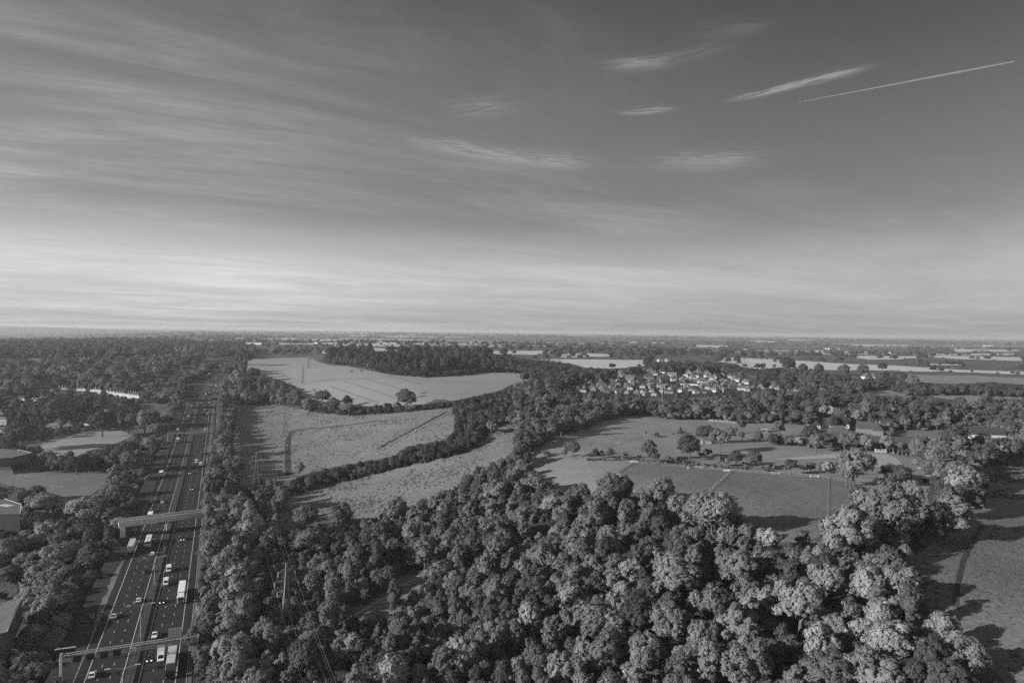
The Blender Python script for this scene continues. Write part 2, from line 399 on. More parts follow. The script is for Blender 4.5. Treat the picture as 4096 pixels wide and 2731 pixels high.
px_sheet('meadow', pol(('3', [(1400, 1270), (1800, 1190), (2100, 1130), (2200, 930), (2352, 870)]), ('5', [(260, 930), (320, 1000), (250, 1100), (120, 1210), (0, 1330)]), ('4', [(1800, 150), (1600, 260), (1300, 340), (1000, 380)])), MAT['meadow'], .7, keep=False)
PADDOCK = pol(('5', [(300, 1200), (380, 1130), (620, 1010), (900, 900), (1150, 850), (1350, 840), (1500, 870), (1800, 870), (2100, 900), (2352, 905)]), ('6', [(200, 900), (560, 925), (560, 1050), (840, 1100), (1020, 1120), (1230, 1140), (1360, 1165), (1480, 1225), (1560, 1290), (1640, 1400), (1560, 1500), (1300, 1500)]),
    ('8', [(900, 150), (790, 250), (700, 330), (640, 460), (500, 510), (330, 510), (150, 400), (0, 300)]), ('7', [(2170, 500), (1950, 380), (1800, 250), (1650, 190), (1500, 180), (1130, 130), (800, 160), (600, 140), (470, 60)]), ('5', [(490, 1390)]))
px_sheet('paddock', PADDOCK, MAT['paddock'])
px_sheet('paddock', pol(('5', [(1215, 1238), (1450, 1252), (1690, 1274), (1930, 1297), (2140, 1312), (2352, 1327)]), ('6', [(350, 1332), (600, 1350), (755, 1364), (1000, 1410), (1040, 1440), (900, 1480)]), ('8', [(900, 150), (790, 250), (700, 330), (640, 460), (500, 510), (330, 510), (150, 400), (0, 300)]),
    ('7', [(2170, 500), (1950, 380), (1800, 250), (1650, 190), (1500, 180), (1130, 130)]), ('5', [(1080, 1314)])), MAT['lowpaddock'], 1.6)
px_sheet('painted_sunlight', pol(('6', [(230, 1215), (560, 1180), (860, 1155), (1040, 1150), (1240, 1165), (1310, 1195), (1370, 1255), (1110, 1272), (860, 1195), (560, 1205)])), MAT['sunlight'], 2)  # sunlit wedge of the paddock, painted in as a paler sheet
px_sheet('rough_field', pol(('6', [(2352, 1120), (2000, 1180), (1980, 1300), (2010, 1420), (1880, 1520)]), ('8', [(1750, 250), (1700, 370), (1450, 500), (1180, 600), (1280, 680), (1450, 820), (1400, 950), (1500, 1120), (1880, 1420), (2060, 1600), (2420, 1700), (2500, 300), (2300, -120)])), MAT['scrubfield'])
px_sheet('grass_field', pol(('1', [(90, 1225), (400, 1185), (800, 1100), (1100, 1085), (1230, 1125), (1150, 1170), (1000, 1225), (850, 1260), (720, 1320), (560, 1330), (400, 1290), (220, 1265)])), MAT['wheat'])
px_sheet('playing_field', pol(('1', [(-60, 1450), (300, 1445), (600, 1480), (800, 1470), (960, 1430), (1080, 1450), (1000, 1540)]), ('2', [(760, 100), (640, 190), (480, 230), (330, 120), (200, 110), (60, 80), (-60, 30)])), MAT['pasture'])
px_sheet('clearing', pol(('4', [(880, 1010), (1000, 990), (1100, 960), (1270, 850), (1320, 760), (1500, 750), (1560, 790), (1420, 900), (1330, 990), (1230, 1080), (1010, 1110), (930, 1090)])), MAT['clearing'])
px_sheet('lawn', pol(('6', [(1290, 955), (1680, 960), (1700, 1010), (1640, 1045), (1340, 1010)])), MAT['pasture'])
FARF = [('3', [(770, 318), (980, 310), (1000, 318), (850, 340), (780, 338)]), ('3', [(1100, 290), (1640, 300), (1870, 308), (2352, 318), (2380, 350), (2200, 346), (1800, 320), (1500, 327), (1200, 316)]),
 ('3', [(1150, 240), (1740, 250), (1740, 270), (1560, 264), (1350, 277), (1120, 258)]), ('3', [(1840, 248), (2120, 252), (2100, 268), (1900, 268)]), ('3', [(980, 186), (1170, 190), (1160, 197), (990, 194)]), ('3', [(780, 214), (900, 211), (890, 220), (790, 222)]),
 ('5', [(380, 385), (1350, 390), (1285, 440), (1020, 462), (800, 455), (700, 424), (560, 408)]), ('5', [(590, 345), (760, 333), (1025, 345), (1000, 367), (850, 364), (590, 372)]), ('5', [(0, 318), (570, 313), (540, 330), (380, 350), (200, 346), (0, 330)]), ('5', [(0, 270), (160, 272), (150, 285), (0, 286)]),
 ('5', [(1870, 405), (1950, 370), (2352, 380), (2352, 440), (2200, 468), (2080, 432), (1950, 412)]), ('5', [(1680, 266), (2020, 275), (1900, 292), (1700, 284)]), ('5', [(1130, 243), (1480, 248), (1460, 256), (1140, 252)]), ('5', [(2070, 302), (2230, 302), (2200, 312)]), ('5', [(2180, 236), (2352, 238), (2352, 250), (2200, 246)]),
 ('6', [(0, 378), (360, 390), (600, 402), (900, 422), (1300, 437), (1800, 470), (2352, 486), (2500, 492), (2500, 520), (2352, 514), (1900, 494), (1500, 486), (1100, 478), (900, 478), (600, 470), (480, 460), (350, 452), (160, 470), (0, 435)]),
 ('6', [(960, 355), (1480, 360), (1480, 375), (1300, 390), (1080, 390), (980, 377)]), ('6', [(1490, 352), (2352, 370), (2352, 402), (1850, 387), (1600, 372)]), ('6', [(1680, 300), (2352, 310), (2352, 324), (1800, 327)]), ('6', [(770, 258), (1450, 268), (1300, 284), (1000, 278)]), ('6', [(570, 313), (700, 310), (840, 325), (720, 337)]),
 ('6', [(100, 232), (430, 242), (420, 250), (120, 245)]), ('6', [(400, 224), (650, 230), (640, 236), (420, 232)]), ('6', [(850, 320), (1240, 322), (1200, 332), (880, 332)]), ('6', [(1440, 418), (1800, 425), (1860, 440), (1560, 436)]), ('6', [(0, 300), (180, 302), (160, 311), (0, 310)]), ('3', [(1420, 190), (1560, 186), (1570, 192), (1440, 196)]), ('6', [(2150, 285), (2352, 290), (2352, 297), (2180, 294)])]
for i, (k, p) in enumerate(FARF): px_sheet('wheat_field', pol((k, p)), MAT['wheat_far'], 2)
MIDF = [('6', [(1380, 510), (1900, 520), (2352, 540), (2500, 545), (2500, 600), (2352, 595), (2100, 575), (1800, 590), (1500, 575)]), ('6', [(1020, 612), (1160, 605), (1400, 660), (1430, 695), (1200, 700), (1080, 665)]), ('6', [(1560, 645), (1900, 640), (2352, 660), (2500, 668), (2500, 800), (2352, 775), (2000, 795), (1800, 725), (1580, 692)])]
for k, p in MIDF: px_sheet('pasture', pol((k, p)), MAT['paddock'], 2)
px_sheet('pasture', pol(('1', [(0, 420), (420, 425), (380, 442), (0, 446)])), MAT['pasture'], 2)
px_sheet('village_ground', pol(('5', [(640, 600), (760, 560), (950, 525), (1250, 485), (1500, 462), (1850, 470), (2000, 500), (2180, 595), (2352, 630)]), ('6', [(250, 610), (400, 640), (550, 660), (520, 690), (250, 680)]), ('5', [(2352, 668), (2000, 665), (1700, 680), (1300, 690), (1000, 680), (700, 660)])), MAT['yard'], 1, keep=False)
px_sheet('garden_ground', pol(('l', [(0, 380), (560, 420), (900, 400), (1700, 400), (2230, 470), (2180, 560), (1980, 720), (1900, 900), (1500, 930), (1200, 960), (900, 1010), (500, 1100), (0, 1150), (-200, 1100), (-200, 380)])), MAT['yard'], 1, keep=False)
# far pale strips out to the horizon
for i in range(44):
    y = 2300 * math.exp(rnd.random() * math.log(4.2)); x = rnd.uniform(-.42, .85) * y; w = rnd.uniform(120, 420) * (y / 2300) ** .5; dd = rnd.uniform(90, 260) * (y / 2300); s_ = rnd.uniform(-.25, .25)
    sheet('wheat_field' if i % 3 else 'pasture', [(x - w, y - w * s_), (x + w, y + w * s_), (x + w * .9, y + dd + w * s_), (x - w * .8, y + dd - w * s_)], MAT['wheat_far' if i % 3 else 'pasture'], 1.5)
# tracks worn into the fields
strip('track', [U(*Z('3', a, b)) for a, b in ((515, 1340), (512, 1200), (515, 1050), (540, 990))], 4.5, MAT['verge'], 2)
strip('track', [U(*Z('3', a, b)) for a, b in ((500, 990), (700, 955), (1000, 925), (1280, 885))], 2.6, MAT['verge'], 2)
strip('track', [U(*Z('3', a, b)) for a, b in ((1270, 1110), (1420, 1030), (1560, 955), (1700, 880), (1810, 822))], 5.5, MAT['verge'], 2)
strip('track', [U(*Z('3', a, b)) for a, b in ((1330, 1095), (1450, 1030), (1590, 955), (1730, 880), (1830, 828))], 1.6, MAT['track'], 3)
strip('track', [U(*Z('4', a, b)) for a, b in ((985, 1095), (985, 1055), (1100, 990), (1250, 900), (1330, 830), (1420, 795), (1500, 775))], 1.3, MAT['track'], 2)
strip('track', [U(*Z('4', a, b)) for a, b in ((1210, 1080), (1280, 1020), (1350, 960), (1430, 900))], 1.0, MAT['track'], 2)
strip('track', [U(*Z('8', a, b)) for a, b in ((1650, 1000), (1660, 850), (1710, 640), (1780, 500), (1860, 370))], 1.5, MAT['verge'], 2)
for a, b in (((860, 605), (1250, 745)), ((960, 560), (1400, 700)), ((1120, 540), (1480, 640)), ((1320, 515), (1600, 590)), ((720, 560), (1300, 540)), ((560, 450), (760, 430))):
    for o in (-1, 1): strip('tramline', [U(*Z('3', a[0] + (b[0] - a[0]) * q / 6 + o * 3.5, a[1] + (b[1] - a[1]) * q / 6)) for q in range(7)], .9, MAT['pasture'], 3)
for pts in (((720, 625), (740, 660), (765, 690)), ((1030, 475), (1028, 487), (1042, 495)), ((1190, 465), (1188, 478)), ((1110, 470), (1112, 486)), ((1625, 545), (1660, 540)), ((615, 432), (640, 428))):
    strip('tramline', [U(*Z('3', *q)) for q in pts], 2.2, MAT['clearing'], 3)

# ---------------------------------------------------------------- motorway
mp_ = [U(*Z('p', *q)) for q in ((850, 1526), (868, 1497), (893, 1470), (915, 1446), (944, 1431))]
CL = [Vector((-27.5 - 0.4266 * y, y)) for y in range(40, 941, 25)]
for q in mp_: CL.append(Vector((q.x, q.y)))
def smooth_line(P, n):
    P = [p.copy() for p in P]
    for _ in range(n):
        P = [P[0]] + [(P[i - 1] + P[i] * 2 + P[i + 1]) / 4 for i in range(1, len(P) - 1)] + [P[-1]]
    return P
def resample(P, ds):
    out = [P[0]]; acc = 0.0
    for a, b in zip(P, P[1:]):
        L = (b - a).length; s = ds - acc
        while s <= L: out.append(a.lerp(b, s / L)); s += ds
        acc = (acc + L) % ds
    return out
CL = resample(smooth_line(resample(CL, 60), 2), 6.0)
CT = [(CL[min(i + 1, len(CL) - 1)] - CL[max(i - 1, 0)]).normalized() for i in range(len(CL))]
def road_pt(i, d, lv):
    t = CT[i]; q = CL[i] + Vector((t.y, -t.x)) * d
    c = CL[i]; return (q.x, q.y, float(tz(c.x, c.y)) + 0.06 + 0.00030 * c.y + lv)
def ribbon(m, d0, d1, lv, i0=0, i1=None):
    i1 = len(CL) - 1 if i1 is None else i1; vs = []
    for i in range(i0, i1 + 1): vs += [road_pt(i, d0, lv), road_pt(i, d1, lv)]
    m.add(vs, [(2 * k, 2 * k + 1, 2 * k + 3, 2 * k + 2) for k in range(i1 - i0)])
m = MB(); ribbon(m, -24, 24, .02); tag(m.build('verge', MAT['verge']), kind='structure')
m = MB(); ribbon(m, -16.3, -2.0, .12); ribbon(m, 2.0, 16.3, .12); tag(m.build('motorway', MAT['asphalt']), kind='structure')
m = MB(); ribbon(m, -2.0, 2.0, .10); tag(m.build('central_reserve', MAT['median']), kind='structure')
FIELDS.append([tuple((CL[i] + Vector((CT[i].y, -CT[i].x)) * -19.0)) for i in range(len(CL))] + [tuple((CL[i] + Vector((CT[i].y, -CT[i].x)) * 18.5)) for i in range(len(CL) - 1, -1, -1)])
m = MB()
for d in (-12.9, -2.55, 2.55, 12.9): ribbon(m, d - .12, d + .12, .15)
for d in (-16.0, 16.0): ribbon(m, d - .08, d + .08, .15)
def lane_dash(m, d):
    s = 0.0
    for k in range(1, int(len(CL) * 6 / 9)):
        s = k * 9.0; i = int(s / 6); f = s / 6 - i
        if i + 1 >= len(CL): break
        a = Vector(road_pt(i, d, .15)).lerp(Vector(road_pt(i + 1, d, .15)), f); t = CT[i].to_3d(); n = Vector((t.y, -t.x, 0)) * .09
        e = a + t * 2.2; e.z = a.z + (road_pt(i + 1, d, .15)[2] - road_pt(i, d, .15)[2]) * 2.2 / 6
        m.add([a - n, a + n, e + n, e - n], [(0, 1, 2, 3)])
for d in (-9.45, -6.0, 6.0, 9.45): lane_dash(m, d)
tag(m.build('road_markings', MAT['paint_line']), kind='structure')
m = MB(); ribbon(m, 16.35, 17.5, .14); tag(m.build('kerb_strip', MAT['bay']), kind='structure')
px_sheet('emergency_bay', pol(('2', [(952, 612), (895, 690), (805, 835), (770, 900), (742, 1010), (705, 1170), (690, 1240), (730, 1150), (790, 1010), (850, 850), (905, 720)])), MAT['bay'], 2.4, keep=False)
px_sheet('emergency_bay', pol(('1', [(1905, 1230), (1930, 1235), (1962, 1300), (1960, 1380), (1930, 1440), (1895, 1500), (1880, 1490)])), MAT['bay'], 2.4, keep=False)
px_sheet('access_path', pol(('1', [(1400, 1220), (1470, 1190), (1505, 1215), (1440, 1225)])), MAT['track'], 2, keep=False)
px_sheet('access_path', pol(('1', [(1630, 890), (1690, 855), (1700, 862), (1640, 893)])), MAT['track'], 2, keep=False)
px_sheet('access_path', pol(('e', [(1130, 870), (1270, 780), (1240, 850), (1165, 930)])), MAT['track'], 2, keep=False)
def barrier(name, d, i0, i1, label):
    b = thing(name, label, 'crash barrier', road_pt(i0, d, 0)); o = Vector(road_pt(i0, d, 0))
    m = MB(); p = MB()
    for i in range(i0, i1):
        a = Vector(road_pt(i, d, .1)) - o; c = Vector(road_pt(i + 1, d, .1)) - o
        m.add([a + Vector((0, 0, .45)), c + Vector((0, 0, .45)), c + Vector((0, 0, .8)), a + Vector((0, 0, .8))], [(0, 1, 2, 3)])
        n = Vector((CT[i].y, -CT[i].x, 0)) * .08
        m.add([a + n + Vector((0, 0, .45)), c + n + Vector((0, 0, .45)), c + n + Vector((0, 0, .8)), a + n + Vector((0, 0, .8))], [(0, 1, 2, 3)])
        m.add([a + Vector((0, 0, .8)), c + Vector((0, 0, .8)), c + n + Vector((0, 0, .8)), a + n + Vector((0, 0, .8))], [(0, 1, 2, 3)])
        p.box(a.x, a.y, a.z - .1, .1, .1, .85)
    m.build('rail', MAT['darksteel'], b); p.build('post', MAT['darksteel'], b)['kind'] = 'stuff'
NEARI = 150
barrier('crash_barrier', -.55, 8, NEARI, 'grey steel crash barrier along the central reservation, on the side of the departing traffic')
barrier('crash_barrier', .75, 8, NEARI, 'grey steel crash barrier along the central reservation, on the side of the oncoming traffic')
barrier('crash_barrier', 18.0, 8, NEARI, 'grey steel crash barrier along the outer edge of the oncoming carriageway')
barrier('crash_barrier', -17.4, 60, NEARI, 'grey steel crash barrier beyond the bridge along the outer edge of the departing carriageway')

def road_frame(p):
    """nearest road index, offset and heading for a ground point"""
    q = Vector(p[:2]); i = min(range(len(CL)), key=lambda k: (CL[k] - q).length_squared)
    t = CT[i]; d = (q - CL[i]).dot(Vector((t.y, -t.x))); return i, d, math.atan2(-t.x, t.y)

# ---------------------------------------------------------------- gantries
def gantry(ia, label, boards, back, dl=-19.5, dr=18.9, glyph=False, H=8.6):
    A = Vector(road_pt(ia, dl, 0)); B = Vector(road_pt(ia, dr, 0)); rz = math.atan2((B - A).y, (B - A).x); L = (B - A).length
    g = thing('sign_gantry', label, 'gantry', A, rz, 'sign gantries over the motorway')
    for x in (0, L):
        m = MB()
        for y in (-.9, .9): m.tube((x, y, -.3), (x, y, H), .2, .18, 8)
        m.box(x, 0, H, .5, 2.3, .25); m.box(x, 0, 0, .7, 2.4, .35)
        for z in (2.5, 5): m.tube((x, -.9, z), (x, .9, z), .07)
        m.build('leg', MAT['steel'], g)
    m = MB(); zt, zb = H - .1, H - 1.8
    for y in (-.85, .85):
        for z in (zt, zb): m.tube((0, y, z), (L, y, z), .15, n=6)
    n = int(L / 3.2)
    for k in range(n):
        x0, x1 = L * k / n, L * (k + 1) / n
        for y in (-.85, .85):
            m.tube((x0, y, zb if k % 2 else zt), (x1, y, zt if k % 2 else zb), .09, n=5); m.tube((x0, y, zb), (x0, y, zt), .08, n=5)
        m.tube((x0, -.85, zt), (x1, .85, zt), .085, n=5); m.tube((x0, -.85, zb), (x1, .85, zb), .08, n=5); m.tube((x0, -.85, zt), (x0, .85, zt), .05, n=5)
    m.build('truss', MAT['steel'], g)
    for x in boards:
        f = MB().box(x, -1.12, zb - .55, 2.1, .35, 1.7).build('lane_signal', MAT['panel'], g)
        MB().box(x, -1.12, zb + 1.18, 2.2, .5, .08).build('hood', MAT['panel'], f)
    for (x0, x1, h) in back:
        f = MB().box((x0 + x1) / 2, .7, zt + .15, x1 - x0, .12, h).build('direction_sign', MAT['signback'], g)
        m = MB(); k = max(2, int((x1 - x0) / 1.2))
        for q in range(k + 1): m.box(x0 + .15 + (x1 - x0 - .3) * q / k, .58, zt - .3, .09, .12, h + .4)
        for z in np.arange(.4, h, .8): m.box((x0 + x1) / 2, .61, zt + .15 + z, x1 - x0, .05, .07)
        m.build('sign_frame', MAT['steel'], f)
    if glyph:
        x = 19.6; f = MB().box(x, -1.1, zb - .05, 1.7, .2, 1.25).build('speed_sign', MAT['white'], g)
        m = MB(); w = .055                                   # the figure 5 and a small mark beside it
        def bar(x0, z0, x1, z1): m.tube((x - .45 + x0, -1.215, zb + .2 + z0), (x - .45 + x1, -1.215, zb + .2 + z1), w, n=5)
        bar(0, .7, .4, .7); bar(0, .7, 0, .4); bar(0, .42, .35, .42); bar(.38, .38, .42, .12); bar(.38, .08, 0, .0); bar(.82, .55, .98, .55); bar(.82, .42, .98, .42)
        m.build('lettering', MAT['panel'], f)
    return g
i1 = min(range(len(CL)), key=lambda k: abs(CL[k].y - 217)); i2 = min(range(len(CL)), key=lambda k: abs(CL[k].y - 640)); i3 = min(range(len(CL)), key=lambda k: abs(CL[k].y - 985)); 
gantry(i1, 'nearest lattice sign gantry, carrying four dark lane signals and one tall sign back', (4.4, 8.0, 11.7, 15.3), [(29.6, 33.6, 3.0)], glyph=True)
gantry(i2, 'sign gantry beyond the concrete bridge, with three pale boards over the oncoming lanes', (6, 10, 14), [(22, 26, 2.4), (26.6, 30.6, 2.8), (31.2, 36, 3.2)])
gantry(i3, 'distant sign gantry below the wheat field, with one pale square board at its end', (7, 11, 15), [(32, 37, 3.6)])
i4 = min(len(CL) - 25, min(range(len(CL)), key=lambda k: abs(CL[k].y - 1500)))
gantry(i4, 'farthest sign gantry, a thin dark bar where the motorway bends away', (8, 12), [])

# roadside message sign on two posts, and road signs
def roadside_sign(name, label, p, rz, w, h, z0, face, rim, marks, cat='road sign'):
    s = thing(name, label, cat, p, rz)
    for x in (-w * .3, w * .3): MB().tube((x, .12, -.2), (x, .12, z0 + h * .9), .08, n=6).build('post', MAT['steel'], s)
    f = MB().box(0, 0, z0, w, .12, h).build('panel', face, s)
    if rim:
        m = MB()
        for x in (-w / 2 + .06, w / 2 - .06): m.box(x, -.075, z0, .12, .05, h)
        for z in (z0, z0 + h - .12): m.box(0, -.078, z, w, .05, .12)
        m.build('border', MAT['white'], f)
    m = MB()
    for (x0, z0_, x1, z1, t) in marks: m.tube((x0, -.07, z0 + z0_), (x1, -.07, z0 + z1), t, n=5)
    if marks: m.build('lettering', MAT['white'], f)
    return s
q = U(*Z('c', 428, 1010)); i, d, rz = road_frame(q)
s = roadside_sign('message_sign', 'wide black variable message sign with a pale top ledge, left of the nearest gantry', road_pt(i, -20.5, 0), rz, 5.6, 3.0, 2.6, MAT['panel'], False, [], 'message sign')
MB().box(0, 0, 5.62, 5.8, .6, .14).build('hood', MAT['white'], s)
for x in (-2.2, -1.9, -1.6, -1.3): MB().box(x, 0, 5.77, .16, .3, .22).build('lamp', MAT['white'], s)
ROADSIGNS = []
def rs(k, x, y, w, h, z0, label, marks, name='road_sign', face='signface', rim=True):
    q = U(*Z(k, x, y), dz=z0 + h / 2); i, d, rz = road_frame(q); q.z = float(tz(q.x, q.y)); return roadside_sign(name, label, q, rz, w, h, z0, MAT[face], rim, marks)
lines = []
for r_, (a, b) in enumerate(((-.75, .7), (-.95, .9), (-1.0, .95), (-.8, .75))):
    x = a
    while x < b: e = min(b, x + rnd.uniform(.25, .5)); lines.append((x, 1.75 - r_ * .42, e, 1.75 - r_ * .42, .06)); x = e + .13
rs('d', 320, 1085, 3.2, 2.2, 1.6, 'dark bordered road sign with four lines of small text, beside the big lorry', lines)
rs('c', 40, 1330, 2.4, 2.3, 1.4, 'small bordered sign with a tapering road symbol, at the foot of the nearest gantry', [(-.75, .35, -.3, 1.7, .06), (.75, .35, .3, 1.7, .06), (-.3, 1.7, .3, 1.7, .06), (-.75, .35, -.4, .35, .06)])
rs('c', 577, 315, 1.1, 1.1, 1.2, 'small square verge sign up the dark bank left of the nearest gantry', [])
rs('2', 1105, 42, 3.4, 1.9, 1.8, 'wide bordered road sign on the left verge beyond the concrete bridge', [(-1.2, 1.3, 1.2, 1.3, .06), (-1.2, .8, .9, .8, .06)])
rs('1', 1520, 1195, 2.6, 2.8, 1.8, 'dark square sign beside the left leg of the second gantry', [])
rs('e', 1080, 948, 6.0, 2.2, 3.0, 'dark message sign on the left verge just before the distant third gantry', [], 'message_sign', 'panel', False)
rs('e', 1462, 487, 8, 4.5, 2.5, 'dark square sign on the verge where the motorway starts to bend', [], face='signface', rim=False)
rs('2', 793, 764, 1.5, .8, .8, 'small pale marker board on the verge below the emergency bay', [], face='signback', rim=False)

# ---------------------------------------------------------------- lamp posts in the central reserve
def lamp_post(i, label):
    p = Vector(road_pt(i, -.1, .05)); t = CT[i]; o = thing('lamp_post', label, 'lamp post', p, math.atan2(-t.x, t.y), 'twin-arm lamp posts in the central reservation')
    MB().tube((0, 0, -.3), (0, 0, 2), .16, .15, 8).tube((0, 0, 2), (0, 0, 12), .12, .07, 8).build('post', MAT['steel'], o)
    for s in (-1, 1):
        a = MB().tube((0, 0, 11.9), (s * 3.2, 0, 12.35), .055, .05, 6).build('arm', MAT['steel'], o)
        MB().box(s * 3.8, 0, 12.3, 1.5, .42, .2).build('lamp_head', MAT['white'], a)
for y, lb in ((197, 'nearest twin-arm lamp post, in front of the near gantry at the bottom edge'), (241, 'twin-arm lamp post standing just behind the near gantry'), (288, 'twin-arm lamp post midway between the near gantry and the concrete bridge')):
    lamp_post(min(range(len(CL)), key=lambda k: abs(CL[k].y - y)), lb)

# ---------------------------------------------------------------- concrete bridge
def bridge():
    a = Vector((-204, 356, 0)); b = Vector((-169, 378, 0)); t = (b - a).normalized(); mid = Vector((-184.5, 367, 0)); L = 53.0
    o = thing('road_bridge', 'plain concrete bridge with solid parapets crossing the motorway', 'bridge', mid, math.atan2(t.y, t.x))
    MB().box(3.4, 1.6, 5.6, L, 5.6, 1.2).build('deck', MAT['concrete'], o, bevel=.05)
    for y in (-1.35, 4.55): MB().box(3.4, y, 6.81, L, .35, 2.0).build('parapet', MAT['concrete'], o)
    m = MB()
    for k in range(14): m.box(1 - L / 2 + 4 * k, -1.6, 5.95, .12, .12, 2.9)
    MB().box(3.4, -1.54, 8.72, L, .5, .16).build('coping', MAT['concrete'], o)
    MB().box(3.4, 1.6, 6.81, L - .4, 5.3, .08).build('road_surface', MAT['verge'], o)
    MB().box(0, 1.6, -.3, 1.1, 4.6, 5.95).build('pier', MAT['concrete'], o, bevel=.1)
    for x in (-L / 2 + 5.2, L / 2 + 1.8): MB().box(x, 1.6, -8.5, 2.5, 6.2, 14.05).build('abutment', MAT['concrete'], o)
bridge()
# ---------------------------------------------------------------- vehicles (built facing +Y at the origin, then copied)
def wheels(o, xs, ys, r, w=.22):
    for y in ys:
        for s in (-1, 1):
            x = s * xs; wv = MB().tube((x - w / 2, y, r), (x + w / 2, y, r), r, n=12).build('wheel', MAT['rubber'], o)
            MB().tube((x + s * w / 2, y, r), (x + s * (w / 2 + .015), y, r), r * .6, n=10).build('rim', MAT['steel'], wv)
def lamps(o, x, yf, yr, z, lit=False, w=.32, h=.16):
    for s in (-1, 1):
        MB().box(s * x, yf, z, w, .06, h).build('headlight', MAT['lamp' if lit else 'white'], o)
        MB().box(s * x, yr, z + .1, w * .8, .06, h).build('tail_light', MAT['tail'], o)
def taper(yz_lo, yz_hi, w0, w1, z0, z1):
    """frustum: (y0,y1) at z0 with width w0 to (y0,y1) at z1 with width w1"""
    a = [(-w0 / 2, yz_lo[0], z0), (w0 / 2, yz_lo[0], z0), (w0 / 2, yz_lo[1], z0), (-w0 / 2, yz_lo[1], z0)]
    b = [(-w1 / 2, yz_hi[0], z1), (w1 / 2, yz_hi[0], z1), (w1 / 2, yz_hi[1], z1), (-w1 / 2, yz_hi[1], z1)]
    return MB().loft([a, b])
def make_car(estate=False, lit=False):
    o = thing('car', '', 'car'); r = -2.15
    body = [(2.15, .3), (2.2, .55), (2.05, .72), (1.0, .93), (.9, .95), (-1.95, .98), (-2.15, .9), (-2.2, .4), (-2.1, .3)]
    MB().profile(body, -.89, .89).build('body', MAT['paint'], o, bevel=.05)
    rear = -2.05 if estate else -1.75; rtop = -1.75 if estate else -.95
    taper((rear, .95), (rtop, .2), 1.68, 1.3, .93, 1.42).build('windows', MAT['glass'], o)
    m = taper((rtop - .08, .22), (rtop + .12, .0), 1.36, 1.16, 1.421, 1.49)
    for s in (-1, 1):
        m.tube((s * .84, .93, .95), (s * .65, .2, 1.43), .045, n=4); m.tube((s * .84, rear, .95), (s * .65, rtop, 1.43), .06, n=4); m.tube((s * .83, -.35, .95), (s * .66, -.35, 1.43), .04, n=4)
    m.build('roof', MAT['paint'], o)
    wheels(o, .78, (1.35, -1.3), .32); lamps(o, .66, 2.12, -2.19, .62, lit)
    MB().box(0, 2.2, .4, .5, .03, .12).build('number_plate', MAT['white'], o); return o
def make_van(lit=False, luton=False):
    o = thing('van', '', 'van')
    if luton:
        MB().box(0, -1.0, .95, 2.15, 4.2, 2.35).build('box', MAT['box'], o, bevel=.04)
        prof = [(2.75, .4), (2.8, .95), (2.2, 1.15), (1.45, 2.1), (1.15, 2.2), (1.1, .4)]
    else:
        prof = [(2.6, .4), (2.68, .95), (2.0, 1.2), (1.2, 2.1), (.8, 2.32), (-2.6, 2.35), (-2.7, 2.2), (-2.7, .4)]
    MB().profile(prof, -.98, .98).build('body', MAT['paint'], o, bevel=.05)
    y0, z0, y1, z1 = (2.15, 1.22, 1.5, 2.06) if luton else (1.95, 1.27, 1.26, 2.05)
    MB().add([(-.85, y0 + .03, z0 + .03), (.85, y0 + .03, z0 + .03), (.75, y1 + .03, z1 + .03), (-.75, y1 + .03, z1 + .03)], [(0, 1, 2, 3)]).build('windscreen', MAT['glass'], o)
    for s in (-1, 1): MB().add([(s * .99, y0 - .1, z0 + .05), (s * .99, y0 - 1.3, z0 + .05), (s * .99, y0 - 1.3, z1 - .1), (s * .99, y1 - .05, z1 - .1)], [(0, 1, 2, 3)]).build('side_window', MAT['glass'], o)
    if luton:
        MB().box(0, -.6, .55, 1.9, 4.6, .4).build('chassis', MAT['darksteel'], o)
        MB().profile([(1.15, 2.2), (1.9, 2.35), (1.15, 3.25)], -.95, .95).build('wind_deflector', MAT['paint'], o)
    wheels(o, .88, (1.75, -1.75), .36); lamps(o, .75, 2.66, -2.73 if not luton else -3.12, .75, lit); return o
def cab(o, y, lit=False, deep=2.2):
    MB().profile([(y, .5), (y + .05, 1.4), (y - .12, 2.8), (y - .5, 3.05), (y - deep, 3.1), (y - deep, .5)], -1.22, 1.22).build('cab', MAT['paint'], o, bevel=.06)
    MB().add([(-1.08, y + .07, 1.5), (1.08, y + .07, 1.5), (1.0, y - .09, 2.55), (-1.0, y - .09, 2.55)], [(0, 1, 2, 3)]).build('windscreen', MAT['glass'], o)
    for s in (-1, 1): MB().add([(s * 1.235, y - .25, 1.6), (s * 1.235, y - 1.3, 1.6), (s * 1.235, y - 1.3, 2.45), (s * 1.235, y - .35, 2.45)], [(0, 1, 2, 3)]).build('side_window', MAT['glass'], o)
    MB().box(0, y + .06, .75, 1.5, .08, .5).build('grille', MAT['panel'], o)
def make_artic(lit=False):
    o = thing('articulated_lorry', '', 'lorry')
    MB().box(0, -1.6, 1.15, 2.55, 13.2, 2.85).build('trailer', MAT['box'], o, bevel=.03)
    m = MB(); m.box(0, -8.22, 1.25, .08, .06, 2.6)
    for s in (-1, 1): m.box(s * 1.15, -8.22, 1.2, .12, .06, 2.7)
    m.build('rear_door', MAT['darksteel'], o)
    MB().box(0, -1.0, .8, 1.0, 14.2, .3).build('chassis', MAT['darksteel'], o)
    cab(o, 8.0, lit)
    MB().profile([(7.3, 3.1), (5.9, 3.1), (5.9, 3.95)], -1.1, 1.1).build('wind_deflector', MAT['paint'], o)
    wheels(o, 1.08, (6.9, 3.6, -4.2, -5.5, -6.8), .5, .34); lamps(o, .95, 8.06, -8.24, .7, lit, .36, .2); return o
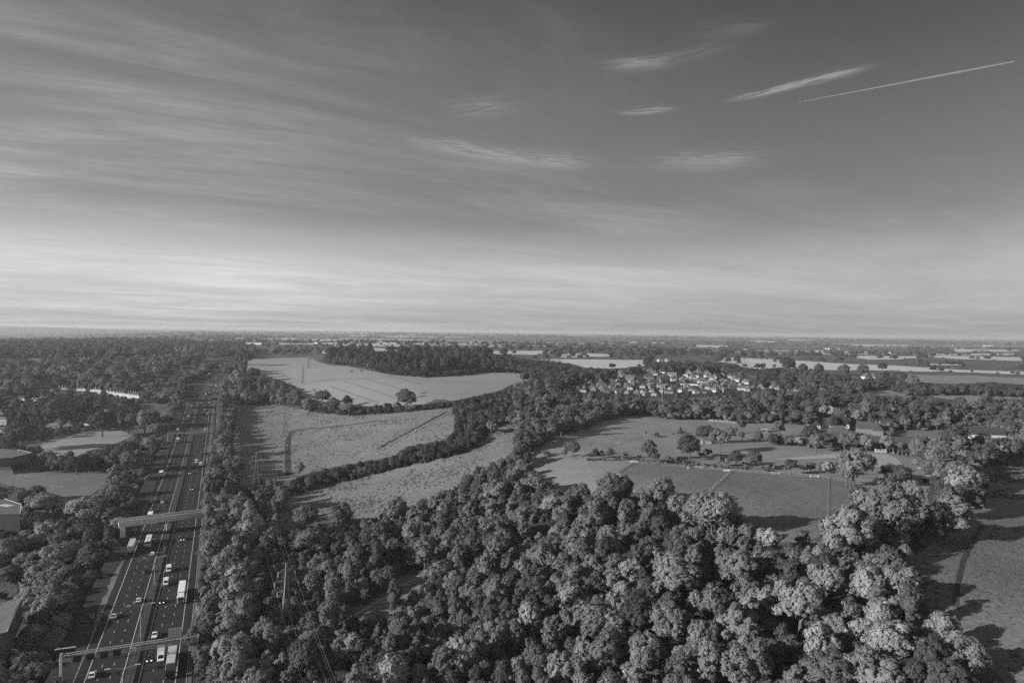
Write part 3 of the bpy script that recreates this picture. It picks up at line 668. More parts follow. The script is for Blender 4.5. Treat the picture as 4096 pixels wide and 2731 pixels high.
def make_lorry(lit=False, tip=False):
    o = thing('lorry', '', 'lorry')
    if tip:
        m = MB().box(0, -1.4, 1.1, 2.45, 6.4, .15)
        for s in (-1, 1): m.box(s * 1.18, -1.4, 1.25, .1, 6.4, 1.3)
        for y in (-4.55, 1.75): m.box(0, y, 1.25, 2.26, .1, 1.5)
        m.build('tipper_body', MAT['box'], o)
        MB().profile([(1.7, 1.3), (1.7, 1.9), (-.5, 2.5), (-2.6, 2.2), (-4.4, 1.5), (-4.4, 1.3)], -1.1, 1.1).build('load', MAT['ground'], o)
    else:
        MB().box(0, -1.2, 1.05, 2.5, 7.2, 2.75).build('box', MAT['box'], o, bevel=.03)
        MB().box(0, -4.83, 1.1, 2.3, .05, 2.6).build('rear_door', MAT['signback'], o)
    MB().box(0, -.6, .7, 1.0, 8.0, .34).build('chassis', MAT['darksteel'], o)
    cab(o, 4.6, lit, 1.9)
    wheels(o, 1.05, (3.5, -2.6, -3.8), .48, .32); lamps(o, .95, 4.67, -4.86, .65, lit, .34, .2); return o
def make_coach():
    o = thing('coach', '', 'coach')
    MB().profile([(6, .4), (6.05, 1.3), (5.7, 3.2), (5.4, 3.4), (-5.8, 3.4), (-6, 3.1), (-6, .4)], -1.25, 1.25).build('body', MAT['paint'], o, bevel=.08)
    for s in (-1, 1): MB().box(s * 1.24, -.1, 1.75, .08, 11.2, 1.1).build('side_window', MAT['glass'], o)
    MB().add([(-1.1, 6.02, 1.5), (1.1, 6.02, 1.5), (1.05, 5.76, 3.0), (-1.05, 5.76, 3.0)], [(0, 1, 2, 3)]).build('windscreen', MAT['glass'], o)
    MB().box(0, -6.03, 2.0, 2.2, .06, .95).build('rear_window', MAT['glass'], o)
    MB().box(0, -6.03, .7, 1.8, .05, .9).build('engine_cover', MAT['signback'], o)
    for y in (-.5, 3.2, -3.9): MB().box(0, y, 3.4, .9, .8, .14).build('roof_hatch', MAT['glass' if y < 0 else 'signback'], o)
    wheels(o, 1.08, (4.0, -3.2), .5, .3); lamps(o, .95, 6.0, -6.05, .7, False, .34, .25); return o
PROTO = {}
def proto(kind, lit):
    if (kind, lit) not in PROTO:
        f = {'car': lambda: make_car(False, lit), 'estate': lambda: make_car(True, lit), 'van': lambda: make_van(lit), 'luton': lambda: make_van(lit, True), 'artic': lambda: make_artic(lit),
             'lorry': lambda: make_lorry(lit), 'tipper': lambda: make_lorry(lit, True), 'coach': make_coach}[kind]
        PROTO[(kind, lit)] = [f(), False]
    p = PROTO[(kind, lit)]
    if not p[1]: p[1] = True; return p[0]
    return copy_tree(p[0])
TONE = {'white': .78, 'silver': .45, 'grey': .2, 'dark': .035, 'black': .012}
LANE = [-14.5, -11.2, -7.7, -4.3, 4.3, 7.7, 11.2]
CARR = {1: 'oncoming', 0: 'departing'}
def vehicle(kind, k, x, y, tone, toward=None, label=None, box=None, lit=False, lane=True):
    h = {'car': .7, 'estate': .7, 'van': 1.1}.get(kind, 1.6)
    q = U(*Z(k, x, y), dz=.5); i, d, rz = road_frame(q)
    toward = (d > 0) if toward is None else toward
    if lane: d = min(LANE, key=lambda a: abs(a - d))
    s = (q - Vector(road_pt(i, 0, 0))).dot(CT[i].to_3d())
    p = Vector(road_pt(i, d, .14)) + CT[i].to_3d() * s; p.z += (road_pt(min(i + 1, len(CL) - 1), 0, 0)[2] - road_pt(max(i - 1, 0), 0, 0)[2]) / 12 * s
    o = proto(kind, lit); o.location = p; o.rotation_euler = (0, 0, rz + (math.pi if toward else 0))
    g = TONE[tone]
    for c in kids(o):
        n = c.name.split('.')[0]
        v = TONE[box] if box and n in ('trailer', 'box', 'tipper_body') else g
        c.color = (v, v, v, 1)
    o['label'] = label or ''; o['group'] = 'vehicles on the motorway'
    VEH.append((o, kind, tone, toward, p.y, box, label)); return o
VEH = []
V = vehicle
V('car', 'c', 980, 330, 'silver', label='pale grey car in the departing left lane, just beyond the nearest gantry')
V('car', 'c', 1335, 85, 'white', label='white car in the departing fast lane, beyond the lamp post behind the gantry')
V('car', 'c', 670, 1245, 'white', label='white car passing under the nearest gantry, closest car to the bottom edge')
V('coach', 'd', 890, 985, 'white', label='long white coach with a dark rear window and roof hatches')
V('artic', 'd', 585, 1080, 'grey', box='silver', label='large pale box lorry on the departing side, beside the bordered text sign')
V('car', 'd', 1045, 960, 'black', label='black car just right of the white coach')
V('estate', 'd', 1000, 1180, 'white', label='white estate car between the coach and the third lamp post')
V('car', 'd', 890, 1500, 'black', label='black car half hidden behind the third lamp post')
V('car', 'd', 1150, 230, 'white', label='white car beyond the concrete bridge, right of the tipper lorry')
V('tipper', 'd', 960, 215, 'dark', box='grey', label='dark loaded tipper lorry beyond the concrete bridge')
V('lorry', 'd', 930, 520, 'white', box='white', label='white lorry whose roof shows above the bridge parapet')
V('van', 'd', 1045, 600, 'white', label='white van coming out from under the concrete bridge')
V('lorry', '1', 1470, 1500, 'white', box='white', label='white box lorry on the departing side, midway between bridge and second gantry')
V('lorry', '1', 1640, 1190, 'white', box='white', label='white lorry passing under the second gantry')
V('van', '1', 1645, 1085, 'white', label='white van just beyond the second gantry in the departing left lane')
V('lorry', '1', 1720, 975, 'silver', box='silver', label='grey box lorry, first large one beyond the second gantry')
V('car', '1', 1750, 970, 'dark', label='dark car right beside the grey box lorry beyond the second gantry')
V('lorry', '1', 1764, 875, 'white', box='white', label='tall white box lorry halfway between second and third gantry')
V('tipper', 'e', 1045, 1300, 'grey', box='dark', label='flat dark lorry between the white box lorry and the third gantry')
V('van', 'e', 1250, 1155, 'white', label='white van in the departing fast lane before the third gantry')
V('car', 'e', 1185, 1155, 'dark', label='dark car left of the white van before the third gantry')
V('car', 'e', 1145, 1240, 'dark', label='dark car just before the white van, nearer the camera than the third gantry')
for a in (('car', 1320, 1028, 'white'), ('car', 1245, 1055, 'dark'), ('car', 1280, 975, 'dark'), ('car', 1350, 970, 'dark'), ('car', 1305, 918, 'dark'), ('car', 1275, 875, 'silver'), ('car', 1345, 862, 'white'), ('car', 1410, 858, 'dark'),
          ('car', 1425, 824, 'dark'), ('car', 1445, 788, 'dark'), ('car', 1465, 757, 'dark'), ('car', 1412, 755, 'dark'), ('lorry', 1390, 705, 'white'), ('lorry', 1525, 600, 'white'), ('van', 1580, 585, 'silver'), ('car', 1490, 662, 'dark'), ('car', 1520, 627, 'silver'),
          ('lorry', 1605, 500, 'grey'), ('van', 1520, 503, 'silver'), ('van', 1590, 402, 'white')):
    V(a[0], 'e', a[1], a[2], a[3], False, box=a[3] if a[0] == 'lorry' else None)
V('car', 'c', 1540, 640, 'white', label='white oncoming car in the fast lane, just beyond the nearest gantry')
V('car', 'c', 1445, 1010, 'dark', lit=True, label='dark oncoming car with lit headlamps, under the nearest gantry')
V('luton', 'c', 1612, 1000, 'white', box='silver', label='white box van under the nearest gantry, between a dark car and a long lorry')
V('artic', 'c', 1765, 1140, 'dark', box='silver', label='long lorry with a dark cab and pale trailer roof, at the bottom edge')
V('artic', '2', 1357, 915, 'white', box='white', label='long white articulated lorry in the outer oncoming lane, beyond the tall sign back')
V('car', 'c', 1665, 105, 'black', lit=True, label='black oncoming car with lit headlamps, left of the long white lorry')
V('van', '2', 1240, 820, 'white', label='white oncoming van with a dark estate car beside it')
V('estate', '2', 1310, 805, 'dark', label='dark estate car to the right of a white oncoming van')
V('van', '2', 1263, 720, 'white', label='white oncoming van directly behind another white van, right of the third lamp post')
V('car', 'd', 1505, 910, 'black', lit=True, label='black oncoming car with bright headlamps, level with the white coach')
V('car', '2', 1435, 108, 'dark', lit=True, label='dark oncoming car with lit headlamps, just beyond the concrete bridge')
V('lorry', '1', 1850, 1300, 'grey', box='dark', label='dark box lorry oncoming, just this side of the second gantry')
V('van', '1', 1788, 1378, 'white', label='white oncoming van in the middle lane, nearer than the dark box lorry')
V('van', '1', 1828, 1402, 'white', label='white oncoming van in the outer lane, beside the pale emergency bay')
V('car', '1', 1728, 1478, 'dark', lit=True, label='dark oncoming car in the fast lane, level with the white lorry opposite')
V('lorry', '1', 1890, 1100, 'white', box='white', label='white oncoming lorry half hidden behind the boards of the second gantry')
V('car', '1', 1900, 925, 'dark', lit=True, label='dark oncoming car with lit headlamps, one of a pair beyond the second gantry')
V('car', '1', 1932, 928, 'white', lit=True, label='white oncoming car with lit headlamps, one of a pair beyond the second gantry')
for a in (('car', 1305, 1495, 'grey', 1), ('car', 1405, 1330, 'dark', 1), ('van', 1465, 1262, 'white', 1), ('car', 1320, 1335, 'dark', 0), ('van', 1410, 1110, 'white', 1), ('car', 1490, 1055, 'dark', 1), ('car', 1555, 1048, 'dark', 1), ('lorry', 1597, 915, 'white', 0), ('car', 1575, 950, 'white', 1),
          ('van', 1705, 640, 'white', 1), ('van', 1745, 555, 'silver', 1), ('lorry', 1676, 515, 'silver', 0), ('van', 1755, 435, 'silver', 0), ('lorry', 1840, 372, 'silver', 0), ('lorry', 1983, 312, 'white', 0)):
    V(a[0], 'e', a[1], a[2], a[3], True, lit=bool(a[4]), box=a[3] if a[0] == 'lorry' else None)
def vehicle_labels():
    cnt = {}
    for o, kind, tone, tw, y, box, lb in sorted([v for v in VEH if not v[6]], key=lambda v: v[4]):
        stretch = 'between second and third gantry' if y < 985 else 'beyond the third gantry'
        key = (kind, tone, tw, stretch); n = cnt.get(key, 0); cnt[key] = n + 1
        tn = {'dark': 'dark', 'silver': 'pale grey', 'white': 'white', 'grey': 'mid grey', 'black': 'black'}[tone]
        o['label'] = '%s %s in %s lanes %s, %s nearest' % (tn, {'lorry': 'box lorry'}.get(kind, kind), CARR[int(tw)], stretch, ordinal(n))
vehicle_labels()
# a car beside the warehouse and one on a lawn track
def parked(k, x, y, tone, label, kind='car', rz=0.0):
    q = U(*Z(k, x, y)); o = proto(kind, False); o.location = (q.x, q.y, q.z + .12); o.rotation_euler = (0, 0, rz); o['label'] = label; g = TONE[tone]
    for c in kids(o): c.color = (g, g, g, 1)
    o['group'] = 'parked vehicles'
parked('2', 62, 1088, 'silver', 'pale car parked beyond the corrugated warehouse roof', rz=R(60))
parked('6', 985, 998, 'white', 'white car parked in the shade between the dark barn and the gabled farmhouse', rz=R(50))
parked('w', 1395, 318, 'white', 'white van parked in front of the houses at the right end of the village', 'van', R(95))

# ---------------------------------------------------------------- pylons and wires
PYH = 26.0
ARMS = ((23.2, 2.9), (19.6, 4.1), (16.0, 3.1))
def pylon(p, rz, label, h=PYH, fat=1.0):
    o = thing('electricity_pylon', label, 'pylon', p, rz, 'electricity pylons crossing the fields', h / PYH)
    def half(z): return 2.4 - (2.4 - .75) * min(z / 15.5, 1) if z < 15.5 else .75 - .55 * max(0, (z - 15.5) / 10.5)
    m = MB(); zs = [0, 3.2, 6.2, 9, 11.4, 13.5, 15.5, 17, 18.5, 20, 21.5, 23, 24.5, 26]
    cs = ((-1, -1), (1, -1), (1, 1), (-1, 1))
    for a, b in zip(zs, zs[1:]):
        ha, hb = half(a), half(b)
        for i, (sx, sy) in enumerate(cs):
            m.tube((sx * ha, sy * ha, a), (sx * hb, sy * hb, b), .11 * fat, n=5)
            ex, ey = cs[(i + 1) % 4]
            m.tube((sx * ha, sy * ha, a), (ex * hb, ey * hb, b), .05 * fat, n=4)
            if b < 15: m.tube((ex * ha, ey * ha, a), (sx * hb, sy * hb, b), .05 * fat, n=4)
            m.tube((sx * hb, sy * hb, b), (ex * hb, ey * hb, b), .045 * fat, n=4)
    m.build('tower', MAT['darksteel'], o)
    for z, w in ARMS:
        for s in (-1, 1):
            m = MB(); hh = half(z)
            for y in (-1, 1): m.tube((s * hh, y * hh, z), (s * w, 0, z - .1), .055 * fat, n=4); m.tube((s * hh, y * hh, z + .9), (s * w, 0, z - .1), .045 * fat, n=4)
            for q in (.35, .65): m.tube((s * (hh + (w - hh) * q), -hh * (1 - q), z), (s * (hh + (w - hh) * q), hh * (1 - q), z), .04 * fat, n=4)
            a = m.build('cross_arm', MAT['darksteel'], o)
            MB().tube((s * w, 0, z - .1), (s * w, 0, z - 1.9), .09 * fat, n=6).build('insulator', MAT['steel'], a)
    return o
P1 = U(*Z('4', 462, 1205)); P2 = U(1025, 1958); P3 = U(*Z('3', 490, 985)); P4 = U(*Z('3', 637, 585)); P5 = U(*Z('3', 684, 456)); P6 = U(*Z('3', 738, 398))
P0 = Vector((2 * P1.x - P2.x + 14, 2 * P1.y - P2.y, 0)); P0.z = -2
PY = [P1, P2, P3, P4, P5, P6]
def heading(i):
    a = PY[max(i - 1, 0)] if i else P0; b = PY[min(i + 1, len(PY) - 1)]; t = (b - a); return math.atan2(-t.x, t.y)
PLAB = ['lattice pylon in the foreground wood, nearest of the line', 'lattice pylon rising out of the scrub beside the motorway trees, second of the line', 'lattice pylon standing in the rough meadow', 'lattice pylon at the near edge of the wheat field, with a bush at its foot', 'lattice pylon in the middle of the wheat field', 'lattice pylon at the corner of the dark wood, small and far']
for i, p in enumerate(PY): pylon(p, heading(i), PLAB[i], fat=1.9 if i < 1 else 1.1 if i < 2 else 2.0 if i < 3 else 2.6)
for i, (k, x, y) in enumerate((('1', 120, 285), ('3', 640, 265))): pylon(U(*Z(k, x, y)), R(30), ('thin pylon far off over the houses at the left edge', 'slim mast-like pylon far beyond the wheat field')[i], fat=3)
def wire_pts(p, rz, s, w, z): return p + Vector((math.cos(rz) * s * w, math.sin(rz) * s * w, z))
WN = 0
def wires():
    allp = [P0] + PY[:5]; hd = [heading(0)] + [heading(i) for i in range(5)]
    spec = [(s, w, z - 1.95) for z, w in ARMS for s in (-1, 1)] + [(1, 0, 26.0)]
    nm = ['topmost arm', 'topmost arm', 'middle arm', 'middle arm', 'lowest arm', 'lowest arm', '']
    for q, (s, w, z) in enumerate(spec):
        pts = []
        for i in range(len(allp) - 1):
            a = wire_pts(allp[i], hd[i], s, w, z); b = wire_pts(allp[i + 1], hd[i + 1], s, w, z); n = 14
            for k in range(n):
                f = k / n; c = a.lerp(b, f); c.z -= 4 * f * (1 - f) * (5.5 if w else 4.0); pts.append(c)
        pts.append(wire_pts(allp[-1], hd[-1], s, w, z))
        m = MB(); n = 3; vs = []
        for k, c in enumerate(pts):
            for q_ in range(n): vs.append((c.x + .03 * math.cos(q_ * 2.094), c.y, c.z + .03 * math.sin(q_ * 2.094)))
        m.add(vs, [(k * n + a_, k * n + (a_ + 1) % n, (k + 1) * n + (a_ + 1) % n, (k + 1) * n + a_) for k in range(len(pts) - 1) for a_ in range(n)])
        o = m.build('power_line', MAT['darksteel'])
        lb = 'thin power line along the pylons, hung from the %s on the %s' % (nm[q], 'motorway side' if s < 0 else 'paddock side') if w else 'thin earth wire joining the peaks of the pylons'
        tag(o, lb, 'power line', 'power lines hung between the pylons')
wires()

# ---------------------------------------------------------------- buildings
def windows_on(o, w, d, h, face, n, rows, white=True, door=False):
    """windows on a wall: face 0 front (-y), 1 right (+x), 2 back, 3 left"""
    ang = (0, math.pi / 2, math.pi, -math.pi / 2)[face]; L = (w, d, w, d)[face]; off = (d, w, d, w)[face] / 2
    for r_ in range(rows):
        for k in range(n):
            x = L * ((k + .5) / n - .5); z = .9 + r_ * 2.55
            ca, sa = math.cos(ang), math.sin(ang)
            def T(a, b): return (a * ca - b * sa, a * sa + b * ca)
            cx, cy = T(x, -off - .03)
            if door and r_ == 0 and k == n // 2: MB().box(cx, cy, 0.02, .95, .1, 2.1, ang).build('door', MAT['timber'], o); continue
            f = MB().box(cx, cy, z, 1.25, .08, 1.25, ang).build('window', MAT['frame'], o)
            cx, cy = T(x, -off - .08); MB().box(cx, cy, z + .1, 1.05, .04, 1.05, ang).build('pane', MAT['window'], f)
def add_roof(w, d, h, rise, hip, over=.35):
    x, y = w / 2 + over, d / 2 + over; r = max(0, (y - x if d > w else x - y)); m = MB(); z = h - .1
    if d >= w:
        ry = (d / 2 + over - (x * .95 if hip else 0)); top = [(0, -ry, z + rise), (0, ry, z + rise)]
    else:
        rx = (w / 2 + over - (y * .95 if hip else 0)); top = [(-rx, 0, z + rise), (rx, 0, z + rise)]
    b = [(-x, -y, z), (x, -y, z), (x, y, z), (-x, y, z)]; lo = [(q[0], q[1], q[2] - .18) for q in b]
    vs = lo + b + top
    if d >= w: f = [(4, 5, 8), (5, 6, 9, 8), (6, 7, 9), (7, 4, 8, 9)]
    else: f = [(4, 5, 9, 8), (5, 6, 9), (6, 7, 8, 9), (7, 4, 8)]
    f += [(0, 1, 5, 4), (1, 2, 6, 5), (2, 3, 7, 6), (3, 0, 4, 7), (3, 2, 1, 0)]
    return m.add(vs, f), top
def house(p, rz, w, d, h, rise, hip, wall, roof, label, group, name='house', sc=1.0, wall_mat='wall', front=2, rows=2, verge=False, chimney=True, side=2, cat='house', door=True):
    o = thing(name, label, cat, p, rz, group, sc)
    m = MB().box(0, 0, -1.2, w, d, h + 1.2)
    if not hip:
        if d >= w: m.add([(-w / 2, -d / 2, h), (w / 2, -d / 2, h), (0, -d / 2, h + rise * .93)], [(0, 1, 2)]); m.add([(-w / 2, d / 2, h), (w / 2, d / 2, h), (0, d / 2, h + rise * .93)], [(2, 1, 0)])
        else: m.add([(-w / 2, -d / 2, h), (-w / 2, d / 2, h), (-w / 2, 0, h + rise * .93)], [(0, 1, 2)]); m.add([(w / 2, -d / 2, h), (w / 2, d / 2, h), (w / 2, 0, h + rise * .93)], [(2, 1, 0)])
    wl_ = m.build('wall', MAT[wall_mat], o); wl_.color = (wall, wall, wall, 1)
    if verge:
        m = MB(); q = d / 2 + .4
        for s in (-1, 1): m.tube((s * (w / 2 + .4), -q, h - .2), (0, -q, h + rise), .17, n=4)
        m.build('bargeboard', MAT['frame'], o)
    m, top = add_roof(w, d, h, rise, hip); rf = m.build('roof', MAT['roof'], o); rf.color = (roof, roof, roof, 1)
    if chimney:
        c = top[0]; MB().box(c[0] * .75, c[1] * .75, c[2] - .8, .75, .75, 1.9).build('chimney', MAT['brick'], rf).color = (.16, .16, .16, 1)
    if front: windows_on(o, w, d, h, 0, front, rows, door=door)
    if side: windows_on(o, w, d, h, 3, side, rows)
    return o
MB_ = 1
VILLAGE = [('v', q) for q in ((85, 440, 'H', 'd'), (220, 420, 'H', 'd'), (340, 330, 'G', 'm'), (430, 330, 'H', 'd'), (560, 330, 'H', 'd'), (510, 400, 'H', 'd'), (215, 490, 'H', 'm'), (290, 505, 'G', 'w'), (400, 520, 'H', 'w'), (420, 450, 'H', 'm'), (590, 500, 'H', 'm'), (550, 450, 'H', 'd'), (830, 305, 'L', 'w'), (940, 290, 'G', 'd'), (1070, 290, 'V', 'd'), (1150, 260, 'V', 'd'),
 (985, 250, 'H', 'd'), (1110, 200, 'H', 'd'), (1250, 280, 'V', 'd'), (1330, 240, 'G', 'd'), (1430, 310, 'L', 'm'), (1270, 310, 'L', 'd'), (1620, 275, 'L', 'w'), (1720, 352, 'L', 'w'), (1900, 335, 'L', 'm'), (1840, 290, 'H', 'm'), (700, 370, 'V', 'm'), (820, 325, 'H', 'd'), (940, 365, 'V', 'm'), (1040, 350, 'H', 'd'), (690, 430, 'H', 'd'), (790, 430, 'G', 'm'), (770, 505, 'H', 'd'), (740, 470, 'H', 'm'),
 (930, 450, 'H', 'm'), (1045, 440, 'V', 'd'), (1190, 440, 'V', 'm'), (960, 530, 'H', 'w'), (850, 540, 'H', 'd'), (1040, 540, 'H', 'w'), (1140, 505, 'H', 'd'), (1280, 470, 'H', 'w'), (1370, 395, 'H', 'd'), (1290, 350, 'V', 'w'), (1400, 390, 'V', 'w'), (1630, 372, 'V', 'w'), (1510, 445, 'H', 'w'), (1650, 450, 'H', 'm'), (1820, 430, 'G', 'w'), (1880, 452, 'V', 'w'), (1690, 525, 'H', 'w'),
 (1510, 540, 'H', 'w'), (1400, 560, 'H', 'd'), (1560, 580, 'H', 'm'), (1240, 560, 'H', 'm'), (1720, 580, 'H', 'w'), (1890, 530, 'H', 'm'), (2000, 545, 'L', 'm'), (2050, 485, 'H', 'w'), (2130, 480, 'G', 'w'), (2240, 520, 'H', 'w'), (1950, 440, 'H', 'd'), (1520, 185, 'H', 'm'), (1650, 150, 'G', 'w'), (1740, 210, 'G', 'w'), (1800, 150, 'H', 'd'), (1620, 205, 'G', 'd'), (1690, 190, 'H', 'w'),
 (1925, 185, 'H', 'w'), (1920, 262, 'H', 'd'), (2050, 180, 'H', 'w'), (2060, 235, 'L', 'w'), (2180, 160, 'G', 'w'), (2080, 310, 'G', 'w'), (2260, 320, 'H', 'w'))] + \
 [('w', q) for q in ((570, 130, 'H', 'd'), (600, 145, 'G', 'w'), (590, 195, 'H', 'w'), (640, 115, 'H', 'd'), (750, 105, 'H', 'w'), (770, 130, 'H', 'w'), (730, 175, 'H', 'w'), (690, 190, 'G', 'w'), (670, 225, 'H', 'w'), (760, 215, 'H', 'w'), (810, 185, 'H', 'w'), (900, 205, 'H', 'w'), (880, 165, 'V', 'w'), (980, 155, 'H', 'w'), (1010, 225, 'H', 'w'), (370, 240, 'G', 'w'), (510, 285, 'H', 'd'),
 (590, 275, 'V', 'w'), (640, 280, 'V', 'd'), (690, 280, 'V', 'd'), (790, 290, 'V', 'w'), (832, 292, 'V', 'w'), (930, 312, 'V', 'd'), (1015, 310, 'V', 'w'), (960, 245, 'H', 'w'), (1130, 308, 'V', 'd'), (1178, 310, 'V', 'd'), (1130, 145, 'H', 'w'), (1180, 195, 'L', 'w'), (1250, 215, 'H', 'w'), (1320, 235, 'H', 'w'), (1350, 265, 'H', 'w'), (1400, 275, 'H', 'w'), (1290, 312, 'V', 'm'), (1490, 305, 'V', 'w'),
 (1548, 315, 'H', 'w'), (570, 365, 'H', 'w'), (560, 405, 'H', 'm'), (640, 425, 'H', 'm'), (720, 455, 'H', 'w'), (820, 372, 'H', 'd'), (830, 455, 'H', 'w'), (910, 385, 'H', 'w'), (960, 395, 'H', 'm'), (1010, 405, 'H', 'w'), (1030, 435, 'H', 'w'), (1100, 405, 'H', 'w'), (1150, 435, 'H', 'm'), (1040, 352, 'H', 'd'), (1150, 355, 'H', 'd'), (1300, 375, 'L', 'd'), (1440, 405, 'L', 'w'), (1520, 415, 'V', 'w'),
 (1620, 405, 'H', 'm'), (1640, 365, 'H', 'd'), (1730, 395, 'V', 'w'), (1850, 375, 'H', 'w'), (1895, 378, 'H', 'w'), (1935, 388, 'H', 'w'), (1975, 395, 'H', 'w'), (2012, 398, 'H', 'm'), (2180, 425, 'H', 'm'), (2290, 430, 'H', 'm'))]
HP = {}
VH = []
def village():
    for k, (x, y, t, wt) in VILLAGE:
        px, py = Z(k, x, y); q = U(px, py); s = max(.72, min(1.1, q.length / 1060))
        wall = {'w': .36, 'm': .17, 'd': .08}[wt]; roof = rnd.choice((.06, .08, .10, .13))
        rz = R(rnd.choice((-25, -18, 8, 20, 32))) if t in 'HL' else R(rnd.uniform(-14, 8)); key = (t,)
        if key not in HP:
            if t == 'H': o = house((0, 0, 0), 0, 8.2, 9.0, 5.0, 3.4, True, .5, .1, '', '', front=3, side=2)
            elif t == 'L': o = house((0, 0, 0), 0, 13.5, 7.2, 5.2, 3.2, False, .5, .1, '', '', front=5, side=0)
            else: o = house((0, 0, 0), 0, 7.0, 9.5, 5.0, 3.6, False, .5, .1, '', '', front=2, side=2, verge=(t == 'V'))
            HP[key] = o
        else: o = copy_tree(HP[key])
        o.location = q; o.rotation_euler = (0, 0, rz); o.scale = (s, s, s * rnd.uniform(.92, 1.08)); o['group'] = 'houses of the village'
        for c in kids(o):
            n = c.name.split('.')[0]; g = roof if n == 'roof' else wall if n == 'wall' else .16; c.color = (g, g, g, 1)
        VH.append((o, px, py, t, wt, roof))
village()
def village_labels():
    rows = sorted(VH, key=lambda v: v[2]); nrow = 6; per = len(rows) / nrow; cnt = {}
    rn = ['back row', 'second row from back', 'third row from back', 'third row from front', 'second row from front', 'front row']
    for i, v in enumerate(rows): v[0]['row'] = int(i / per)
    for v in sorted(VH, key=lambda v: v[1]):
        o, px, py, t, wt, roof = v; r_ = o['row']; del o['row']
        key = (r_, t, wt); n = cnt.get(key, 0); cnt[key] = n + 1
        sh = {'H': 'hipped roof', 'L': 'long ridge roof', 'G': 'plain gable', 'V': 'pale-edged gable'}[t]
        o['label'] = '%s house with %s, %s from left in the village %s' % ({'w': 'white', 'm': 'grey', 'd': 'dark'}[wt], sh, ordinal(n), rn[r_])
village_labels()
q = U(*Z('w', 615, 330)); o = house(q, R(-4), 22, 6, 3.4, .5, True, .72, .3, 'long low white building with a flat roof, in the middle of the village', None, name='long_building', front=0, side=0, chimney=False, cat='building')
# terraces and houses on the left
TL = []
def terrace(k, pts, n, group, h=5.4, w=None, wall=.5, lab=''):
    P = [U(*Z(k, *q)) for q in pts]; a, b = P[0], P[-1]
    for i in range(n):
        f = (i + .5) / n * (len(P) - 1); j = min(int(f), len(P) - 2); c = P[j].lerp(P[j + 1], f - j); t = (P[j + 1] - P[j]).normalized(); L = sum((P[x + 1] - P[x]).length for x in range(len(P) - 1)) / n
        if 'T' not in HP: HP['T'] = house((0, 0, 0), 0, 6.0, 8.0, 5.4, 2.6, False, .7, .1, '', '', name='terraced_house', front=2, side=0)
        if not TL: o = HP['T']
        else: o = copy_tree(HP['T'])
        c.z = float(tz(c.x, c.y)); o.location = c; o.rotation_euler = (0, 0, math.atan2(t.y, t.x)); o.scale = (L / 6.0 * .995, 1, h / 5.4); o['group'] = group
        g = wall * rnd.uniform(.8, 1.05)
        for ch in kids(o): ch.color = (.1, .1, .1, 1) if ch.name.startswith('roof') else (g, g, g, 1)
        o['label'] = 'white terraced house, %s from left in the %s' % (ordinal(i), lab); TL.append(o)
terrace('l', [(1700, 385), (1900, 415), (2070, 440), (2215, 458)], 12, 'terraced houses', 6.0, lab='sunlit right-hand terrace by the motorway trees')
terrace('l', [(1450, 350), (1620, 365)], 3, 'terraced houses', 5.6, lab='short terrace beside the long sunlit one')
terrace('l', [(1230, 340), (1370, 345)], 3, 'terraced houses', 5.6, lab='short terrace mid back row')
terrace('l', [(930, 335), (1075, 338)], 3, 'terraced houses', 5.6, lab='short terrace under a sloping roof line')
terrace('l', [(575, 345), (730, 350), (810, 355)], 5, 'terraced houses', 6.0, lab='left-hand terrace half hidden by trees')
terrace('l', [(820, 310), (1180, 325)], 5, 'terraced houses', 4.5, lab='terrace showing only its upper storey')
terrace('l', [(1160, 385), (1260, 385)], 2, 'terraced houses', 3.5, lab='low pair in front of the terraces')
terrace('l', [(1385, 395), (1510, 395)], 2, 'terraced houses', 3.2, lab='low pair right of the middle trees')
terrace('l', [(310, 488), (420, 490)], 3, 'terraced houses', 4.5, lab='short row below the left trees')
terrace('l', [(60, 440), (170, 447)], 3, 'terraced houses', 4.2, lab='short row near the left edge')
LH = (('l', 950, 880, 7.0, 10, 5.0, 5.0, False, .55, .1, 8, 'house with a tall sunlit gable, above the left sports field', True), ('l', 640, 895, 4.5, 9, 5.2, 4.5, False, .6, .1, 20, 'narrow pale gabled house left of the tall sunlit gable', True),
      ('l', 318, 940, 5, 9, 5.0, 4.5, False, .66, .1, 25, 'narrow white gabled house, third gable from the right above the sports field', True), ('l', 10, 985, 9, 8, 5.0, 3.0, False, .7, .1, 10, 'white house cut by the left edge of the photo', False),
      ('l', 35, 860, 14, 9, 7.5, 2.0, True, .45, .14, 5, 'tall pale building with upright bars at the left edge', False), ('l', 1070, 905, 9, 9, 2.6, 3.0, True, .3, .22, 25, 'low house with a pale roof below the tall gable', False),
      ('l', 860, 900, 14, 8, 3.0, 2.5, True, .2, .15, 5, 'long low house left of the tall gable', False), ('l', 1355, 870, 12, 7, 3.2, 2.2, False, .55, .1, -8, 'low pale house beside the big dark round tree', False), ('l', 575, 490, 10, 7, 3.0, 2.2, False, .6, .12, 0, 'low pale house in the trees below the terraces', False),
      ('l', 685, 445, 6, 8, 3.6, 3.0, False, .7, .1, 10, 'small white gabled house below the left-hand terrace', False), ('1', 960, 410, 12, 10, 9, 3, True, .75, .12, 10, 'isolated white house among trees on the left skyline', True), ('1', 860, 418, 9, 9, 6, 3.5, False, .6, .1, 10, 'small pale house left of the isolated white house', True))
for k, x, y, w, d, h, rise, hip, wall, roof, a, lb, ch in LH:
    q = U(*Z(k, x, y)); house(q, R(a), w, d, h, rise, hip, wall, roof, lb, 'houses left of the motorway', front=2, side=1, chimney=ch, rows=2 if h > 4 else 1)
